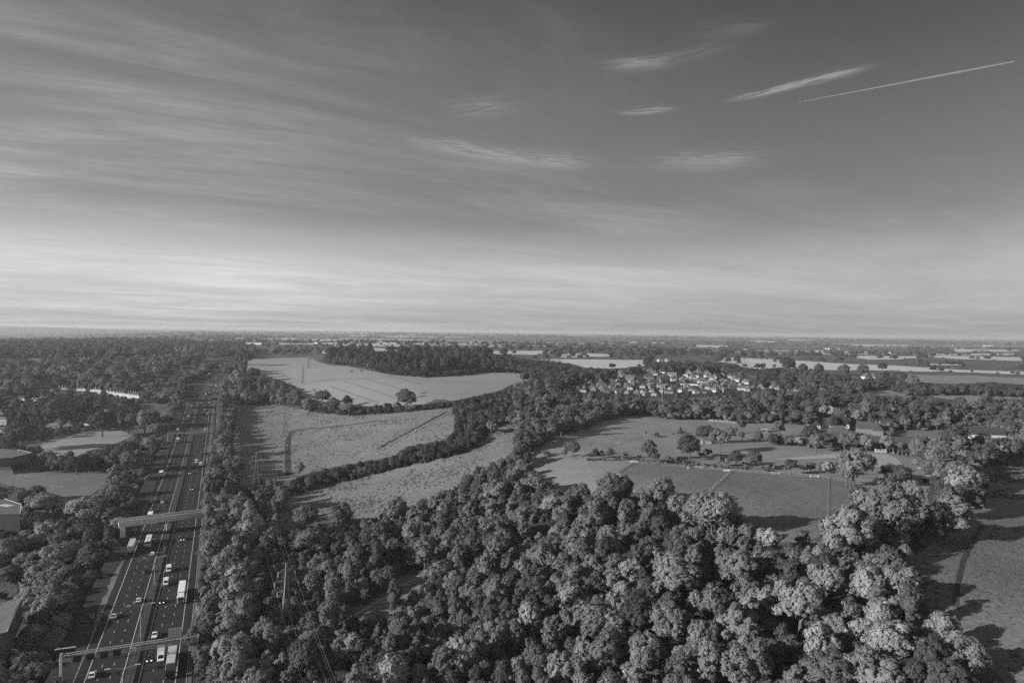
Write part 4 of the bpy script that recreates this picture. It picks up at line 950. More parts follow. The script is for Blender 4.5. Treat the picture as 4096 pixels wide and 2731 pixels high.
GH = ((480, 925), (560, 910), (720, 895), (790, 880), (1110, 880), (1180, 860), (1010, 870), (100, 650), (200, 640), (290, 632), (60, 715), (150, 705), (250, 935), (120, 1000), (1700, 640), (1600, 615), (1290, 690), (1130, 740), (1900, 600), (1830, 545))
for i, (x, y) in enumerate(GH):
    q = U(*Z('l', x, y)); o = copy_tree(HP[('G',)] if i % 3 else HP[('H',)]); o.location = q; o.scale = (.9, 1, .85); o.rotation_euler = (0, 0, R(rnd.uniform(-15, 30))); g = rnd.choice((.14, .2, .3))
    for c in kids(o): n = c.name.split('.')[0]; v = .09 if n == 'roof' else g if n == 'wall' else .16; c.color = (v, v, v, 1)
    o['group'] = 'houses left of the motorway'; o['label'] = '%s house among the gardens below the terraces, %s from left' % ('grey' if g > .18 else 'dark', ordinal(sum(1 for a in GH if a[0] < x)))
FS = (('1', 1520, 352), ('1', 1560, 338), ('1', 1610, 340), ('1', 1620, 362), ('1', 1660, 350), ('1', 1700, 352), ('1', 1735, 352), ('1', 1005, 297), ('1', 1215, 382), ('1', 735, 232), ('1', 395, 322), ('3', 205, 275), ('3', 750, 256), ('5', 1410, 400), ('5', 1470, 400), ('5', 740, 218), ('6', 730, 300), ('6', 760, 302), ('6', 830, 304), ('6', 1260, 338), ('6', 1290, 342), ('6', 1380, 343), ('6', 1050, 545), ('6', 1115, 545), ('6', 1770, 272))
for i, (k, x, y) in enumerate(FS):
    q = U(*Z(k, x, y)); o = copy_tree(HP[('H',)] if i % 2 else HP[('G',)]); o.location = q; s = max(.9, min(1.3, q.length / 2200)); o.scale = (s * 1.3, s, s); o.rotation_euler = (0, 0, R(rnd.uniform(-25, 25)))
    for c in kids(o): c.color = (.12, .12, .12, 1) if c.name.startswith('roof') else (.5, .5, .5, 1)
    o['group'] = 'far houses'; reg = 'in trees beyond the left terraces' if k == '1' else 'far beyond the wheat field' if k == '3' else 'beyond the village' if k == '5' else 'among hedges far right'
    o['label'] = 'tiny white house %s, %s from left' % (reg, ordinal(sum(1 for a in FS if a[0] == k and a[1] < x)))
for k, x, y, w, lb in (('3', 180, 262, 40, 'long low shed in the hazy distance left of the pylon line'), ('3', 275, 262, 55, 'long pale warehouse in the hazy distance beyond the wheat field'), ('5', 1760, 193, 90, 'long white shed on the horizon, left of a pair'), ('5', 1840, 192, 130, 'long white shed on the horizon, right of a pair'), ('6', 2060, 276, 70, 'long pale roof far off near the right edge')):
    house(U(*Z(k, x, y)), 0, w, 20, 6, 2.5, False, .75, .35, lb, 'far sheds', name='shed', front=0, side=0, chimney=False, cat='shed')
# farm: cottages and barns on the right
def multi(name, label, p, rz, wings, cat, sc=1.0, wall=.6, roof=.12, wall_mat='wall'):
    o = thing(name, label, cat, p, rz, 'farm buildings', sc)
    for (x, y, w, d, h, rise, hip, fr, ang) in wings:
        g = bpy.data.objects.new('wing', None); C.objects.link(g); g.parent = o; g.location = (x, y, 0); g.rotation_euler = (0, 0, R(ang)); ww, dd = w, d
        m = MB().box(0, 0, -1, w, d, h + 1)
        if not hip:
            if d >= w: m.add([(-w / 2, -d / 2, h), (w / 2, -d / 2, h), (0, -d / 2, h + rise * .93)], [(0, 1, 2)]); m.add([(-w / 2, d / 2, h), (w / 2, d / 2, h), (0, d / 2, h + rise * .93)], [(2, 1, 0)])
            else: m.add([(-w / 2, -d / 2, h), (-w / 2, d / 2, h), (-w / 2, 0, h + rise * .93)], [(0, 1, 2)]); m.add([(w / 2, -d / 2, h), (w / 2, d / 2, h), (w / 2, 0, h + rise * .93)], [(2, 1, 0)])
        a = m.build('wall', MAT[wall_mat], g); a.color = (wall, wall, wall, 1)
        m, top = add_roof(w, d, h, rise, hip); b = m.build('roof', MAT['roof'], g); b.color = (roof, roof, roof, 1)
        if fr: windows_on(g, w, d, h, 0, fr, 1)
        if fr: MB().box(top[1][0] * .9, top[1][1] * .9, top[1][2] - .8, .9, .9, 2.2).build('chimney', MAT['brick'], g).color = (.16,) * 3 + (1,)
    # lift the wings out: a wall, a roof and their fittings hang straight from the house
    bpy.context.view_layer.update()
    for g in [c for c in o.children if c.name.startswith('wing')]:
        roofs = [c for c in g.children if c.name.startswith('roof')]
        for c in list(g.children):
            mw = g.matrix_local @ c.matrix_local; c.parent = o; c.matrix_local = mw
        bpy.data.objects.remove(g)
    return o
multi('cottage', 'long white cottage with a steep dark roof, behind a pair of round dark trees', U(*Z('f', 590, 335)), R(-8), [(0, 3, 26, 6.5, 3.4, 4.6, False, 7, 0), (-9, -2.5, 6, 6, 2.8, 3.4, False, 2, 0), (17, 4, 6.5, 9, 4, 4.6, False, 2, 0)], 'cottage', 1.05, .5, .05)
multi('farmhouse', 'large gabled farmhouse with several pale tiled roofs and a chimney', U(*Z('f', 1420, 470)), R(-18), [(0, 8, 17, 7, 4.6, 4.4, False, 5, 0), (5, 3, 7, 12, 4.4, 4.8, False, 2, 0), (-4, 17, 16, 6, 4.6, 4.2, False, 0, 0), (9, 12, 6.5, 13, 4.4, 5.6, False, 0, 0)], 'farmhouse', 1.0, .16, .065, 'brick')
multi('barn', 'dark barn with a hipped roof, left of the gabled farmhouse', U(*Z('f', 800, 480)), R(-14), [(2, 4, 15, 8, 2.8, 5.2, True, 0, 0), (-2, 7, 7, 10, 3, 4.8, True, 0, 0)], 'barn', .95, .06, .075, 'timber')
multi('red_roofed_house', 'dark house with three chimney stacks among trees, right of the farmhouse', U(*Z('r', 1060, 660)), R(-20), [(0, 0, 10, 9, 4.5, 4.2, True, 2, 0), (8, 2, 10, 9, 4.5, 4.2, True, 2, 0)], 'house', 1.0, .12, .09, 'brick').name = 'brick_house'
multi('barn', 'long dark-roofed barn with a pale gable, behind the hedge at the right edge', U(*Z('r', 1820, 870)), R(-10), [(0, 4, 26, 8, 3.6, 4.8, False, 3, 0), (2, 9, 8, 8, 4, 4.5, False, 0, 0), (19, 3, 10, 6, 2.4, .6, True, 0, 0), (-16, 5, 6, 6, 2.6, .6, True, 0, 0)], 'barn', 1.1, .45, .045)
# sheds
def shed(p, rz, w, d, h, label, roof, wall, open_side=False, rise=.8, name='shed'):
    o = thing(name, label, 'shed', p, rz, 'field sheds')
    m = MB()
    for y in (d / 2,): m.box(0, y, -.3, w, .12, h + .2)
    for x in (-w / 2, w / 2): m.box(x, 0, -.3, .12, d - .3, h + .2)
    if not open_side: m.box(0, -d / 2, -.3, w - .3, .12, h + .2)
    m.build('wall', MAT[wall], o)
    a = [(-w / 2 - .4, -d / 2 - .5, h + rise * .4), (w / 2 + .4, -d / 2 - .5, h + rise * .4), (w / 2 + .4, d / 2 + .4, h + rise), (-w / 2 - .4, d / 2 + .4, h + rise)]
    MB().loft([a, [(q[0], q[1], q[2] + .12) for q in a]]).build('roof', MAT['metalroof'], o).color = (roof, roof, roof, 1)
    m = MB(); n = max(3, int(w / 2))
    for i in range(n + 1): m.box(-w / 2 + w * i / n, -d / 2 - .3, -.3, .16, .16, h + rise * .4 + .3)
    m.build('post', MAT['post'], o); return o
q = U(*Z('s', 1170, 760)); shed(q, R(-58), 9.5, 5.2, 2.6, 'open field shed with a bright sloping sheet roof, by the right-hand trees', .62, 'timber', True)
q = U(*Z('f', 1800, 790)); shed(q, R(-20), 7.5, 5, 2.6, 'dark pitched shed behind the old tractor', .05, 'timber', True, 1.8)
q = U(*Z('f', 2080, 850)); shed(q, R(-24), 9, 5, 2.4, 'dark open shed right of the old tractor', .05, 'timber', True, .9)
q = U(*Z('f', 1605, 800)); shed(q, R(-8), 6, 2.4, 2.3, 'pale boxy container shed on the painted sunlit strip beside the tractor', .5, 'signback', False, .15)
q = U(*Z('h', 300, -60 + 40)); q = U(*Z('5', 1788, 1072)); shed(q, R(-5), 6, 4, 2.3, 'small timber shed between the two big dark trees', .3, 'post', False, .9)
q = U(*Z('6', 1545, 1288)); shed(q, R(-5), 7, 2, .9, 'low pale flat-topped store beside the hedge trees', .6, 'timber', False, .1, 'store')
# warehouses at the lower left
def warehouse(label, corners, h, roof, ridge=False, ribs=0, lights=0, gutter=True):
    P = [U(*q, dz=h) for q in corners]; c = sum(P, Vector()) / len(P); o = thing('warehouse', label, 'warehouse', (c.x, c.y, 0), 0, 'warehouses left of the motorway')
    L = [Vector((p.x - c.x, p.y - c.y, 0)) for p in P]; n = len(L)
    MB().loft([[p + Vector((0, 0, -1)) for p in L], [p + Vector((0, 0, h - .05)) for p in L]]).build('wall', MAT['timber'], o)
    g = [p * 1.01 for p in L]; z = Vector((0, 0, 1))
    if ridge:
        a = (g[0] + g[3]) / 2 + z * (h + 1.8); b = (g[1] + g[2]) / 2 + z * (h + 1.8); q = [p + z * h for p in g]
        m = MB().add([q[0], q[1], q[2], q[3], a, b], [(0, 1, 5, 4), (3, 4, 5, 2), (0, 4, 3), (1, 2, 5)])
    else: m = MB().loft([[p + z * h for p in g], [p + z * (h + .3) for p in g]])
    rf = m.build('roof', MAT['metalroof'], o); rf.color = (roof, roof, roof, 1)
    if ribs:
        m = MB()
        for i in range(ribs + 1):
            f = i / ribs; e0 = q[0].lerp(q[1], f); r0 = a.lerp(b, f); e1 = q[3].lerp(q[2], f)
            for s, e in ((e0, r0), (r0, e1)): m.tube(s + z * .04, e + z * .04, .07, n=4)
        m.build('corrugation', MAT['signback'], rf)
    if lights:
        for i in range(lights):
            f = .25 + .4 * i / lights; p = g[3].lerp(g[2], f).lerp(g[0].lerp(g[1], f), .35)
            MB().box(p.x, p.y, h + .31, 1.0, 3.0, .25, math.atan2((g[2] - g[3]).y, (g[2] - g[3]).x)).build('rooflight', MAT['white'], rf)
    if gutter:
        m = MB()
        for i in range(n):
            if i in (1, 2): m.tube(g[i] + z * (h + .32), g[(i + 1) % n] + z * (h + .32), .16, n=5)
        m.build('gutter', MAT['white'], rf)
    return o
warehouse('big warehouse with a pale ribbed sheet roof at the lower left edge', [(-130, 2655), (28, 2615), (88, 2468), (-60, 2522)], 8, .42, True, 40)
warehouse('dark flat-roofed building with a row of white rooflights at the left edge', [(-80, 2120), (80, 2112), (84, 2072), (18, 2050), (-80, 2062)], 9, .10, False, 0, 8)
warehouse('low flat-roofed building at the left edge beside the playing field', [(-70, 1880), (45, 1868), (125, 1845), (60, 1830), (-70, 1828)], 5, .12, False, 0, 0)
px_sheet('service_road', pol(('2', [(-60, 760), (60, 755), (160, 785), (205, 830), (190, 900), (120, 1000), (60, 1090), (-60, 1120), (-60, 1020), (40, 990), (110, 930), (140, 860), (100, 810), (40, 790), (-60, 800)])), MAT['asphalt'], 1.5)
strip('road_markings', [U(*Z('2', a, b)) for a, b in ((20, 772), (100, 780), (145, 815), (162, 860), (140, 930), (90, 985), (20, 1020))], .3, MAT['paint_line'], 2.4)

# ---------------------------------------------------------------- fences, gates and paddock things
def fence(name, label, k, pts, h=1.2, rails=2, gap=3.2, mat='post', fat=.06, rail=.03):
    P = [U(*Z(k, *q)) for q in pts]; o = thing(name, label, 'fence', P[0], 0, 'paddock fences'); Q = []
    for a, b in zip(P, P[1:]):
        n = max(1, int((b - a).length / gap)); Q += [a.lerp(b, i / n) for i in range(n)]
    Q.append(P[-1]); Q = [Vector((q.x, q.y, float(tz(q.x, q.y)))) - P[0] for q in Q]
    n = len(Q)
    if n > 100: m = MB(); [m.box(q.x, q.y, q.z - .2, fat * 2, fat * 2, h + .2) for q in Q]; m.build('post', MAT[mat], o)['kind'] = 'stuff'
    else:
        for q in Q: MB().box(q.x, q.y, q.z - .2, fat * 2, fat * 2, h + .2).build('post', MAT[mat], o)
    m = MB()
    for a, b in zip(Q, Q[1:]):
        for r_ in range(rails): z = Vector((0, 0, h * (.92 - .38 * r_))); m.tube(a + z, b + z, rail, n=4)
    m.build('rail', MAT[mat], o); return o
fence('rail_fence', 'white post and rail fence at the far edge of the upper paddock', '5', [(1812, 885), (1960, 898), (2110, 912)], 1.3, 3, 3.0, 'white', .1, .07)
fence('rail_fence', 'pale rail fence continuing right from the white one towards the cottage', '6', [(100, 905), (210, 900)], 1.3, 2, 3.0, 'post', .09, .06)
fence('wire_fence', 'straight fence across the middle of the upper paddock', '5', [(950, 1010), (1250, 1015), (1620, 1018)], 1.2, 2, 4, 'post', .07, .05)
fence('wire_fence', 'fence running down from the upper paddock to the row of small trees', '5', [(1250, 1018), (1060, 1072), (910, 1125)], 1.2, 2, 3.5, 'post', .08, .045)
fence('wire_fence', 'long post fence below the row of paddock trees, left of the white gate', '5', [(700, 1190), (950, 1200), (1170, 1222)], 1.2, 1, 4.5, 'post', .07, .03)
fence('wire_fence', 'post fence between the white gate and the pair by the black horse', '5', [(1225, 1228), (1450, 1245), (1690, 1268)], 1.2, 1, 4.5, 'post', .07, .03)
fence('wire_fence', 'post fence passing the white trough to the second metal gate', '5', [(1765, 1272), (1930, 1290), (2140, 1305), (2330, 1318)], 1.2, 1, 4, 'post', .08, .03)
fence('wire_fence', 'post fence from the second metal gate to the low white jump', '6', [(350, 1322), (600, 1340), (755, 1360)], 1.2, 1, 4, 'post', .07, .03)
fence('wire_fence', 'bright fence line running straight down to the hedge in the shaded paddock', '8', [(690, 20), (686, 190), (680, 320)], .8, 1, 2.5, 'post', .04, .05)
fence('wire_fence', 'hedged fence line running down left from the white gate', '5', [(1210, 1238), (1145, 1272), (1080, 1312)], 1.1, 2, 3, 'timber', .1, .1)
fence('wire_fence', 'post fence running down from the white trough to the grazing horse', 'h', [(1290, 500), (1150, 640), (1000, 760), (900, 870), (840, 960)], 1.35, 2, 5, 'post', .12, .045)
fence('rail_fence', 'rail fence in front of the farm trees', '6', [(670, 1098), (900, 1112), (1100, 1118)], 1.3, 2, 3, 'post', .08, .05)
fence('rail_fence', 'dark rail fence round the small shaded pen below the farm', '6', [(1030, 1350), (1200, 1375), (1400, 1410), (1440, 1440)], 1.3, 3, 2.6, 'timber', .09, .06)
def gate(k, x, y, w, label, mat='white', n=4, rz=0.0, brace=True):
    q = U(*Z(k, x, y)); o = thing('field_gate', label, 'gate', q, rz, 'field gates')
    m = MB()
    for s in (-1, 1): m.box(s * (w / 2 + .15), 0, -.2, .16, .16, 1.75)
    m.build('gate_post', MAT['post'], o); m = MB()
    for i in range(n): m.box(0, 0, .3 + i * .28, w, .06, .09)
    for s in (-1, 0, 1): m.box(s * w * .48, .01, .3, .08, .07, .28 * n - .12)
    if brace: m.tube((-w / 2, .05, .3), (0, .05, .3 + .28 * (n - 1)), .045, n=4); m.tube((w / 2, .05, .3), (0, .05, .3 + .28 * (n - 1)), .045, n=4)
    m.build('bars', MAT[mat], o)
gate('5', 1198, 1226, 4.6, 'white five-barred gate standing open at the fence corner below the paddock trees', rz=R(-20)); gate('h', 690, 440, 3.6, 'metal gate right beside the black and white horse', 'steel', 5, R(-8), False)
gate('h', 2125, 555, 4.2, 'metal gate alone in the fence, right of the isolated pair of trees', 'steel', 5, R(-6), False); gate('h', 2220, 465, 4.0, 'timber gate with crossed braces behind the metal gate', 'post', 4, R(-10)); gate('5', 1058, 1078, 2.4, 'small gate in the fence running down the upper paddock', 'post', 4)
gate('5', 1826, 892, 3.4, 'white gate at the left end of the white rail fence', 'white', 5)
q = U(*Z('h', 1208, 498)); o = thing('water_trough', 'long white water trough at the fence corner', 'trough', q, R(-6))
m = MB().box(0, 0, .45, 3.6, .9, .12)
for y in (-.42, .42): m.box(0, y, .57, 3.6, .07, .4)
for x in (-1.77, 1.77): m.box(x, 0, .57, .07, .78, .4)
m.build('basin', MAT['white'], o)
for x in (-1.4, 1.4): MB().box(x, 0, -.1, .2, .8, .55).build('foot', MAT['white'], o)
q = U(*Z('6', 635, 1350)); o = thing('jump', 'low white horse jump in the lower paddock', 'horse jump', q, R(-6))
for x in (-2.0, 2.0): MB().box(x, 0, -.1, .3, .8, 1.3).build('wing', MAT['white'], o)
m = MB(); [m.tube((-2, 0, z), (2, 0, z), .09, n=6) for z in (.45, .8)]; m.build('pole', MAT['white'], o)
q = U(*Z('5', 2248, 980)); o = thing('field_shelter_frame', 'open white frame shelter on the paddock by the cottage lawn', 'frame shelter', q, R(-4))
for x in (-3, 3):
    for y in (-2, 2): MB().box(x, y, -.2, .2, .2, 3.0).build('post', MAT['white'], o)
m = MB()
for y in (-2, 2): m.box(0, y, 2.8, 6.4, .2, .22)
for x in (-3, -1, 1, 3): m.box(x, 0, 3.03, .18, 4.4, .16)
m.build('roof_beam', MAT['white'], o); MB().box(0, 0, -.1, 7, 4.6, .35).build('plinth', MAT['concrete'], o)
q = U(*Z('f', 1815, 812)); o = thing('tractor', 'small old tractor with pale wheels in front of the dark pitched shed', 'tractor', q, R(70))
MB().profile([(1.6, .7), (1.6, 1.35), (.3, 1.45), (.3, .9), (-1.2, .8), (-1.2, .6)], -.35, .35).build('body', MAT['timber'], o, bevel=.05)
for s in (-1, 1):
    w_ = MB().tube((s * .55, -.8, .75), (s * .95, -.8, .75), .75, n=16).build('wheel', MAT['rubber'], o); MB().tube((s * .95, -.8, .75), (s * .99, -.8, .75), .42, n=12).build('rim', MAT['white'], w_)
    w_ = MB().tube((s * .5, 1.2, .42), (s * .75, 1.2, .42), .42, n=14).build('wheel', MAT['rubber'], o); MB().tube((s * .75, 1.2, .42), (s * .78, 1.2, .42), .25, n=12).build('rim', MAT['white'], w_)
MB().box(0, -.9, 1.0, .5, .5, .1).box(0, -1.15, 1.1, .5, .08, .4).build('seat', MAT['rubber'], o); MB().tube((.2, .9, 1.4), (.2, .9, 2.0), .05).build('exhaust', MAT['steel'], o)
for k, x, y, w, lb in (('2', 172, 28, 7, 'white football goal at the far side of the playing field'), ('2', 430, 108, 7, 'thin football goal near the hedge of the playing field')):
    q = U(*Z(k, x, y)); o = thing('football_goal', lb, 'goal', q, R(10), 'football goals')
    for s in (-1, 1): MB().tube((s * w / 2, 0, -.1), (s * w / 2, 0, 2.4), .09).build('goal_post', MAT['white'], o)
    MB().tube((-w / 2, 0, 2.4), (w / 2, 0, 2.4), .09).build('crossbar', MAT['white'], o)
    m = MB()
    for s in (-1, 1): m.tube((s * w / 2, 0, 2.35), (s * w / 2, 1.8, 0), .04)
    m.build('net_stay', MAT['steel'], o)
q = U(*Z('5', 1428, 770)); o = thing('radio_mast', 'slender mast with a white head and stay wires, at the edge of the wood', 'mast', q)
MB().tube((0, 0, -.5), (0, 0, 17), .22, .16, 8).build('pole', MAT['steel'], o); MB().box(0, 0, 15.2, .7, .7, 2.4).build('antenna', MAT['white'], o)
m = MB()
for a in (20, 140, 260): m.tube((0, 0, 12), (6 * math.cos(R(a)), 6 * math.sin(R(a)), -.3), .05, n=4)
m.build('stay', MAT['darksteel'], o)
for k, x, y, h, lb in (('f', 68, 250, 8, 'dark wooden pole left of the long cottage'), ('f', 1895, 265, 6, 'pale pole right of the farmhouse, beside the lawn'), ('r', 1422, 695, 8, 'pale telegraph pole left of the barn at the right edge'), ('w', 1665, 318, 5, 'thin lamp standard at the right end of the village')):
    q = U(*Z(k, x, y)); o = thing('telegraph_pole', lb, 'pole', q); MB().tube((0, 0, -.3), (0, 0, h), .16, .11).build('pole', MAT['post'], o); MB().box(0, 0, h - .6, 1.4, .12, .12).build('crossbar', MAT['post'], o)

# ---------------------------------------------------------------- the person and the horses
def skinned(name, pts, edges, mat, parent, sub=2):
    me = bpy.data.meshes.new(name); me.from_pydata([p[:3] for p in pts], edges, []); o = bpy.data.objects.new(name, me); C.objects.link(o)
    o.modifiers.new('skin', 'SKIN'); sk = me.skin_vertices[0].data
    for i, p in enumerate(pts): r_ = p[3]; sk[i].radius = (r_, p[4] if len(p) > 4 else r_)
    sk[0].use_root = True
    o.modifiers.new('sub', 'SUBSURF').levels = sub
    dg = bpy.context.evaluated_depsgraph_get(); dg.update(); m2 = bpy.data.meshes.new_from_object(o.evaluated_get(dg)); bpy.data.objects.remove(o)
    m2.name = name; m2.materials.clear(); m2.materials.append(mat); m2.polygons.foreach_set('use_smooth', [True] * len(m2.polygons))
    o = bpy.data.objects.new(name, m2); C.objects.link(o); o.parent = parent; return o
def person(p, rz, label):
    o = thing('person', label, 'person', p, rz)
    pts = [(0, 0, .95, .15, .12), (0, 0, 1.15, .15, .11), (0, .01, 1.38, .18, .11), (0, .01, 1.5, .06), (0, .02, 1.57, .06), (0, .04, 1.66, .095, .11), (0, .03, 1.76, .07)]
    ed = [(0, 1), (1, 2), (2, 3), (3, 4), (4, 5), (5, 6)]
    for s in (-1, 1):
        n = len(pts); pts += [(s * .1, 0, .86, .095), (s * .11, .03, .48, .065), (s * .11, 0, .1, .045), (s * .11, .13, .03, .04)]; ed += [(0, n), (n, n + 1), (n + 1, n + 2), (n + 2, n + 3)]
        n = len(pts); pts += [(s * .2, 0, 1.42, .06), (s * .25, .04, 1.16, .045), (s * .24, .18, .96, .034), (s * .235, .24, .91, .03)]; ed += [(2, n), (n, n + 1), (n + 1, n + 2), (n + 2, n + 3)]
    skinned('body', pts, ed, MAT['cloth'], o)
    m = MB()
    for s in (-1, 1):
        for f in range(4): m.tube((s * (.215 + .013 * f), .25, .905), (s * (.215 + .013 * f), .30 - .006 * abs(f - 1.5), .87), .009, .007, 6)
        m.tube((s * .205, .22, .92), (s * .19, .27, .91), .01, .008, 6)
    m.build('hands', MAT['skin'], o)
    skinned('head', [(0, .03, 1.58, .055), (0, .05, 1.66, .09, .1), (0, .04, 1.74, .08, .09)], [(0, 1), (1, 2)], MAT['skin'], o)
    m = MB().tube((0, .14, 1.675), (0, .165, 1.655), .014, .016, 6)
    for s in (-1, 1): m.tube((s * .095, .04, 1.69), (s * .103, .035, 1.64), .018, .012, 6)
    m.build('nose_and_ears', MAT['skin'], o); m = MB()
    for s in (-1, 1): m.tube((s * .035, .13, 1.69), (s * .035, .14, 1.69), .011, n=6)
    m.tube((-.03, .138, 1.615), (.03, .138, 1.615), .007, n=5); m.build('eyes_and_mouth', MAT['hair'], o)
    skinned('hair', [(0, .03, 1.77, .075, .085), (0, -.02, 1.70, .085, .07), (0, -.04, 1.6, .06, .04)], [(0, 1), (1, 2)], MAT['hair'], o)
def horse(p, rz, label, graze, white):
    o = thing('horse', label, 'horse', p, rz, 'horses in the paddock', 1.05)
    pts = [(0, -.15, 1.18, .30, .33), (0, -.62, 1.25, .29, .31), (0, -.85, 1.2, .2, .22), (0, .35, 1.15, .28, .33), (0, .7, 1.2, .2, .26)]
    ed = [(0, 1), (1, 2), (0, 3), (3, 4)]
    neck = [(0, .98, 1.45, .13, .19), (0, 1.22, 1.75, .10, .14), (0, 1.42, 1.82, .10, .12), (0, 1.68, 1.58, .075, .09), (0, 1.8, 1.46, .06, .065)] if not graze else [(0, 1.0, 1.0, .13, .18), (0, 1.25, .68, .10, .13), (0, 1.38, .42, .10, .12), (0, 1.42, .16, .07, .085), (0, 1.42, .05, .055, .06)]
    n = len(pts); pts += neck; ed += [(4, n)] + [(n + i, n + i + 1) for i in range(4)]
    for s in (-1, 1):
        n = len(pts); f = .06 * s
        pts += [(s * .17, .62, .92, .115), (s * .17, .64 + f, .52, .062), (s * .17, .63 + f, .16, .043), (s * .17, .68 + f, .04, .065)]; ed += [(4, n), (n, n + 1), (n + 1, n + 2), (n + 2, n + 3)]
        n = len(pts); pts += [(s * .17, -.72, .98, .16), (s * .17, -.62 + f, .74, .10), (s * .17, -.9 + f, .48, .06), (s * .17, -.86 + f, .15, .045), (s * .17, -.8 + f, .04, .068)]; ed += [(1, n), (n, n + 1), (n + 1, n + 2), (n + 2, n + 3), (n + 3, n + 4)]
    skinned('body', pts, ed, MAT['coat'], o)
    h = neck[2]; m = MB()
    for s in (-1, 1): m.tube((s * .06, h[1] - .04, h[2] + .08), (s * .075, h[1] - .06, h[2] + .24), .035, .006, 6)
    m.build('ear', MAT['coat'], o)
    a, b = neck[0], neck[2]; m = MB()
    for i in range(9):
        t = i / 8; y = a[1] + (b[1] - a[1]) * t - .05; z = a[2] + (b[2] - a[2]) * t + .16; m.tube((.02, y, z), (.1, y - .06, z - .26), .05, .015, 5)
    m.build('mane', MAT['coat'], o)
    m = MB().tube((0, -1.02, 1.32), (0, -1.16, 1.1), .05, .07, 7).tube((0, -1.16, 1.1), (0, -1.15, .55), .075, .02, 7); m.build('tail', MAT['coat'], o)
    if white:
        c, d = neck[3], neck[4]
        MB().tube((0, c[1] + .045, c[2] + .05), (0, d[1] + .03, d[2] + .03), .05, .045, 6).build('blaze', MAT['white'], o)
        m = MB()
        for s in (-1, 1):
            for y in (.63, -.86): m.tube((s * .17, y + .06 * s, .38), (s * .17, y + .06 * s + .02, .06), .065, .085, 7)
        m.build('white_stocking', MAT['white'], o)
q = U(*Z('h', 478, 455)); person(q, R(-95), 'person in pale clothes standing at the head of a horse in the paddock')
q = U(*Z('h', 560, 448)); horse(q, R(92), 'black horse with a white blaze and white legs, standing beside the person', False, True)
q = U(*Z('h', 700, 935)); horse(q, R(100), 'dark horse grazing alone above the edge of the foreground wood', True, False)

# ---------------------------------------------------------------- aircraft and its trail
def sky_point(px, py, z):
    d = skydir(px, py); return Vector((0, 0, CAM_Z)) + d * ((z - CAM_Z) / d.z)
ZT = 9500
a = sky_point(3200, 409, ZT); b = sky_point(4060, 246, ZT); t = (b - a).normalized()
o = thing('airliner', 'tiny bright airliner at the head of the vapour trail', 'aircraft', a, math.atan2(t.x, -t.y), None, 1.6)
MB().loft([[(math.cos(q * math.pi / 4) * r_, y, math.sin(q * math.pi / 4) * r_) for q in range(8)] for y, r_ in ((30, .2), (27, 1.6), (22, 2.6), (-18, 2.6), (-30, .5))]).build('fuselage', MAT['white'], o)
for s in (-1, 1):
    w_ = MB().loft([[(s * 2, 9, -.6), (s * 2, -1, -.6), (s * 2, -1, .2), (s * 2, 9, .2)], [(s * 28, -9, .8), (s * 28, -12, .8), (s * 28, -12, 1.1), (s * 28, -9, 1.1)]]).build('wing', MAT['white'], o)
    MB().tube((s * 9.5, 8, -2), (s * 9.5, 2, -2), 1.5, 1.1, 10).build('engine', MAT['white'], w_)
    MB().loft([[(s * 1, -22, .5), (s * 1, -28, .5), (s * 1, -28, .9), (s * 1, -22, .9)], [(s * 10, -28, 1), (s * 10, -31, 1), (s * 10, -31, 1.2), (s * 10, -28, 1.2)]]).build('tailplane', MAT['white'], o)
MB().loft([[(-.25, -20, 2), (-.25, -28, 2), (.25, -28, 2), (.25, -20, 2)], [(-.15, -28, 11), (-.15, -32, 11), (.15, -32, 11), (.15, -28, 11)]]).build('fin', MAT['white'], o)
m_ = bpy.data.materials.new('vapour'); m_.use_nodes = True; T = m_.node_tree; T.nodes.clear()
vd = T.nodes.new('ShaderNodeBsdfDiffuse'); vd.inputs[0].default_value = (.95, .95, .95, 1); vt_ = T.nodes.new('ShaderNodeBsdfTransparent'); vl = T.nodes.new('ShaderNodeBsdfTranslucent'); vl.inputs[0].default_value = (.95, .95, .95, 1)
v1 = T.nodes.new('ShaderNodeMixShader'); v1.inputs[0].default_value = .5; T.links.new(vd.outputs[0], v1.inputs[1]); T.links.new(vl.outputs[0], v1.inputs[2])
v2 = T.nodes.new('ShaderNodeMixShader'); v2.inputs[0].default_value = .10; T.links.new(vt_.outputs[0], v2.inputs[1]); T.links.new(v1.outputs[0], v2.inputs[2])
ou_ = T.nodes.new('ShaderNodeOutputMaterial'); T.links.new(v2.outputs[0], ou_.inputs['Surface'])
L = (b - a).length; m = MB(); st = a + t * 130; rings = []; N = 26
up_ = Vector((0, 0, 1)); sd_ = t.cross(up_).normalized()
for i in range(N + 1):
    f = i / N; c = t * (L - 130) * f; r_ = (10 + 36 * f) * (1 - .55 * max(0, (f - .75) / .25)) * (1 + .12 * math.sin(i * 2.3))
    rings.append([c + sd_ * math.cos(q * math.pi / 4) * r_ + up_ * math.sin(q * math.pi / 4) * r_ for q in range(8)])
vt = m.loft(rings).build('vapour_trail', m_, smooth=True); vt.location = st
tag(vt, 'long thin white vapour trail slanting up to the right behind the airliner', 'vapour trail', kind='stuff')
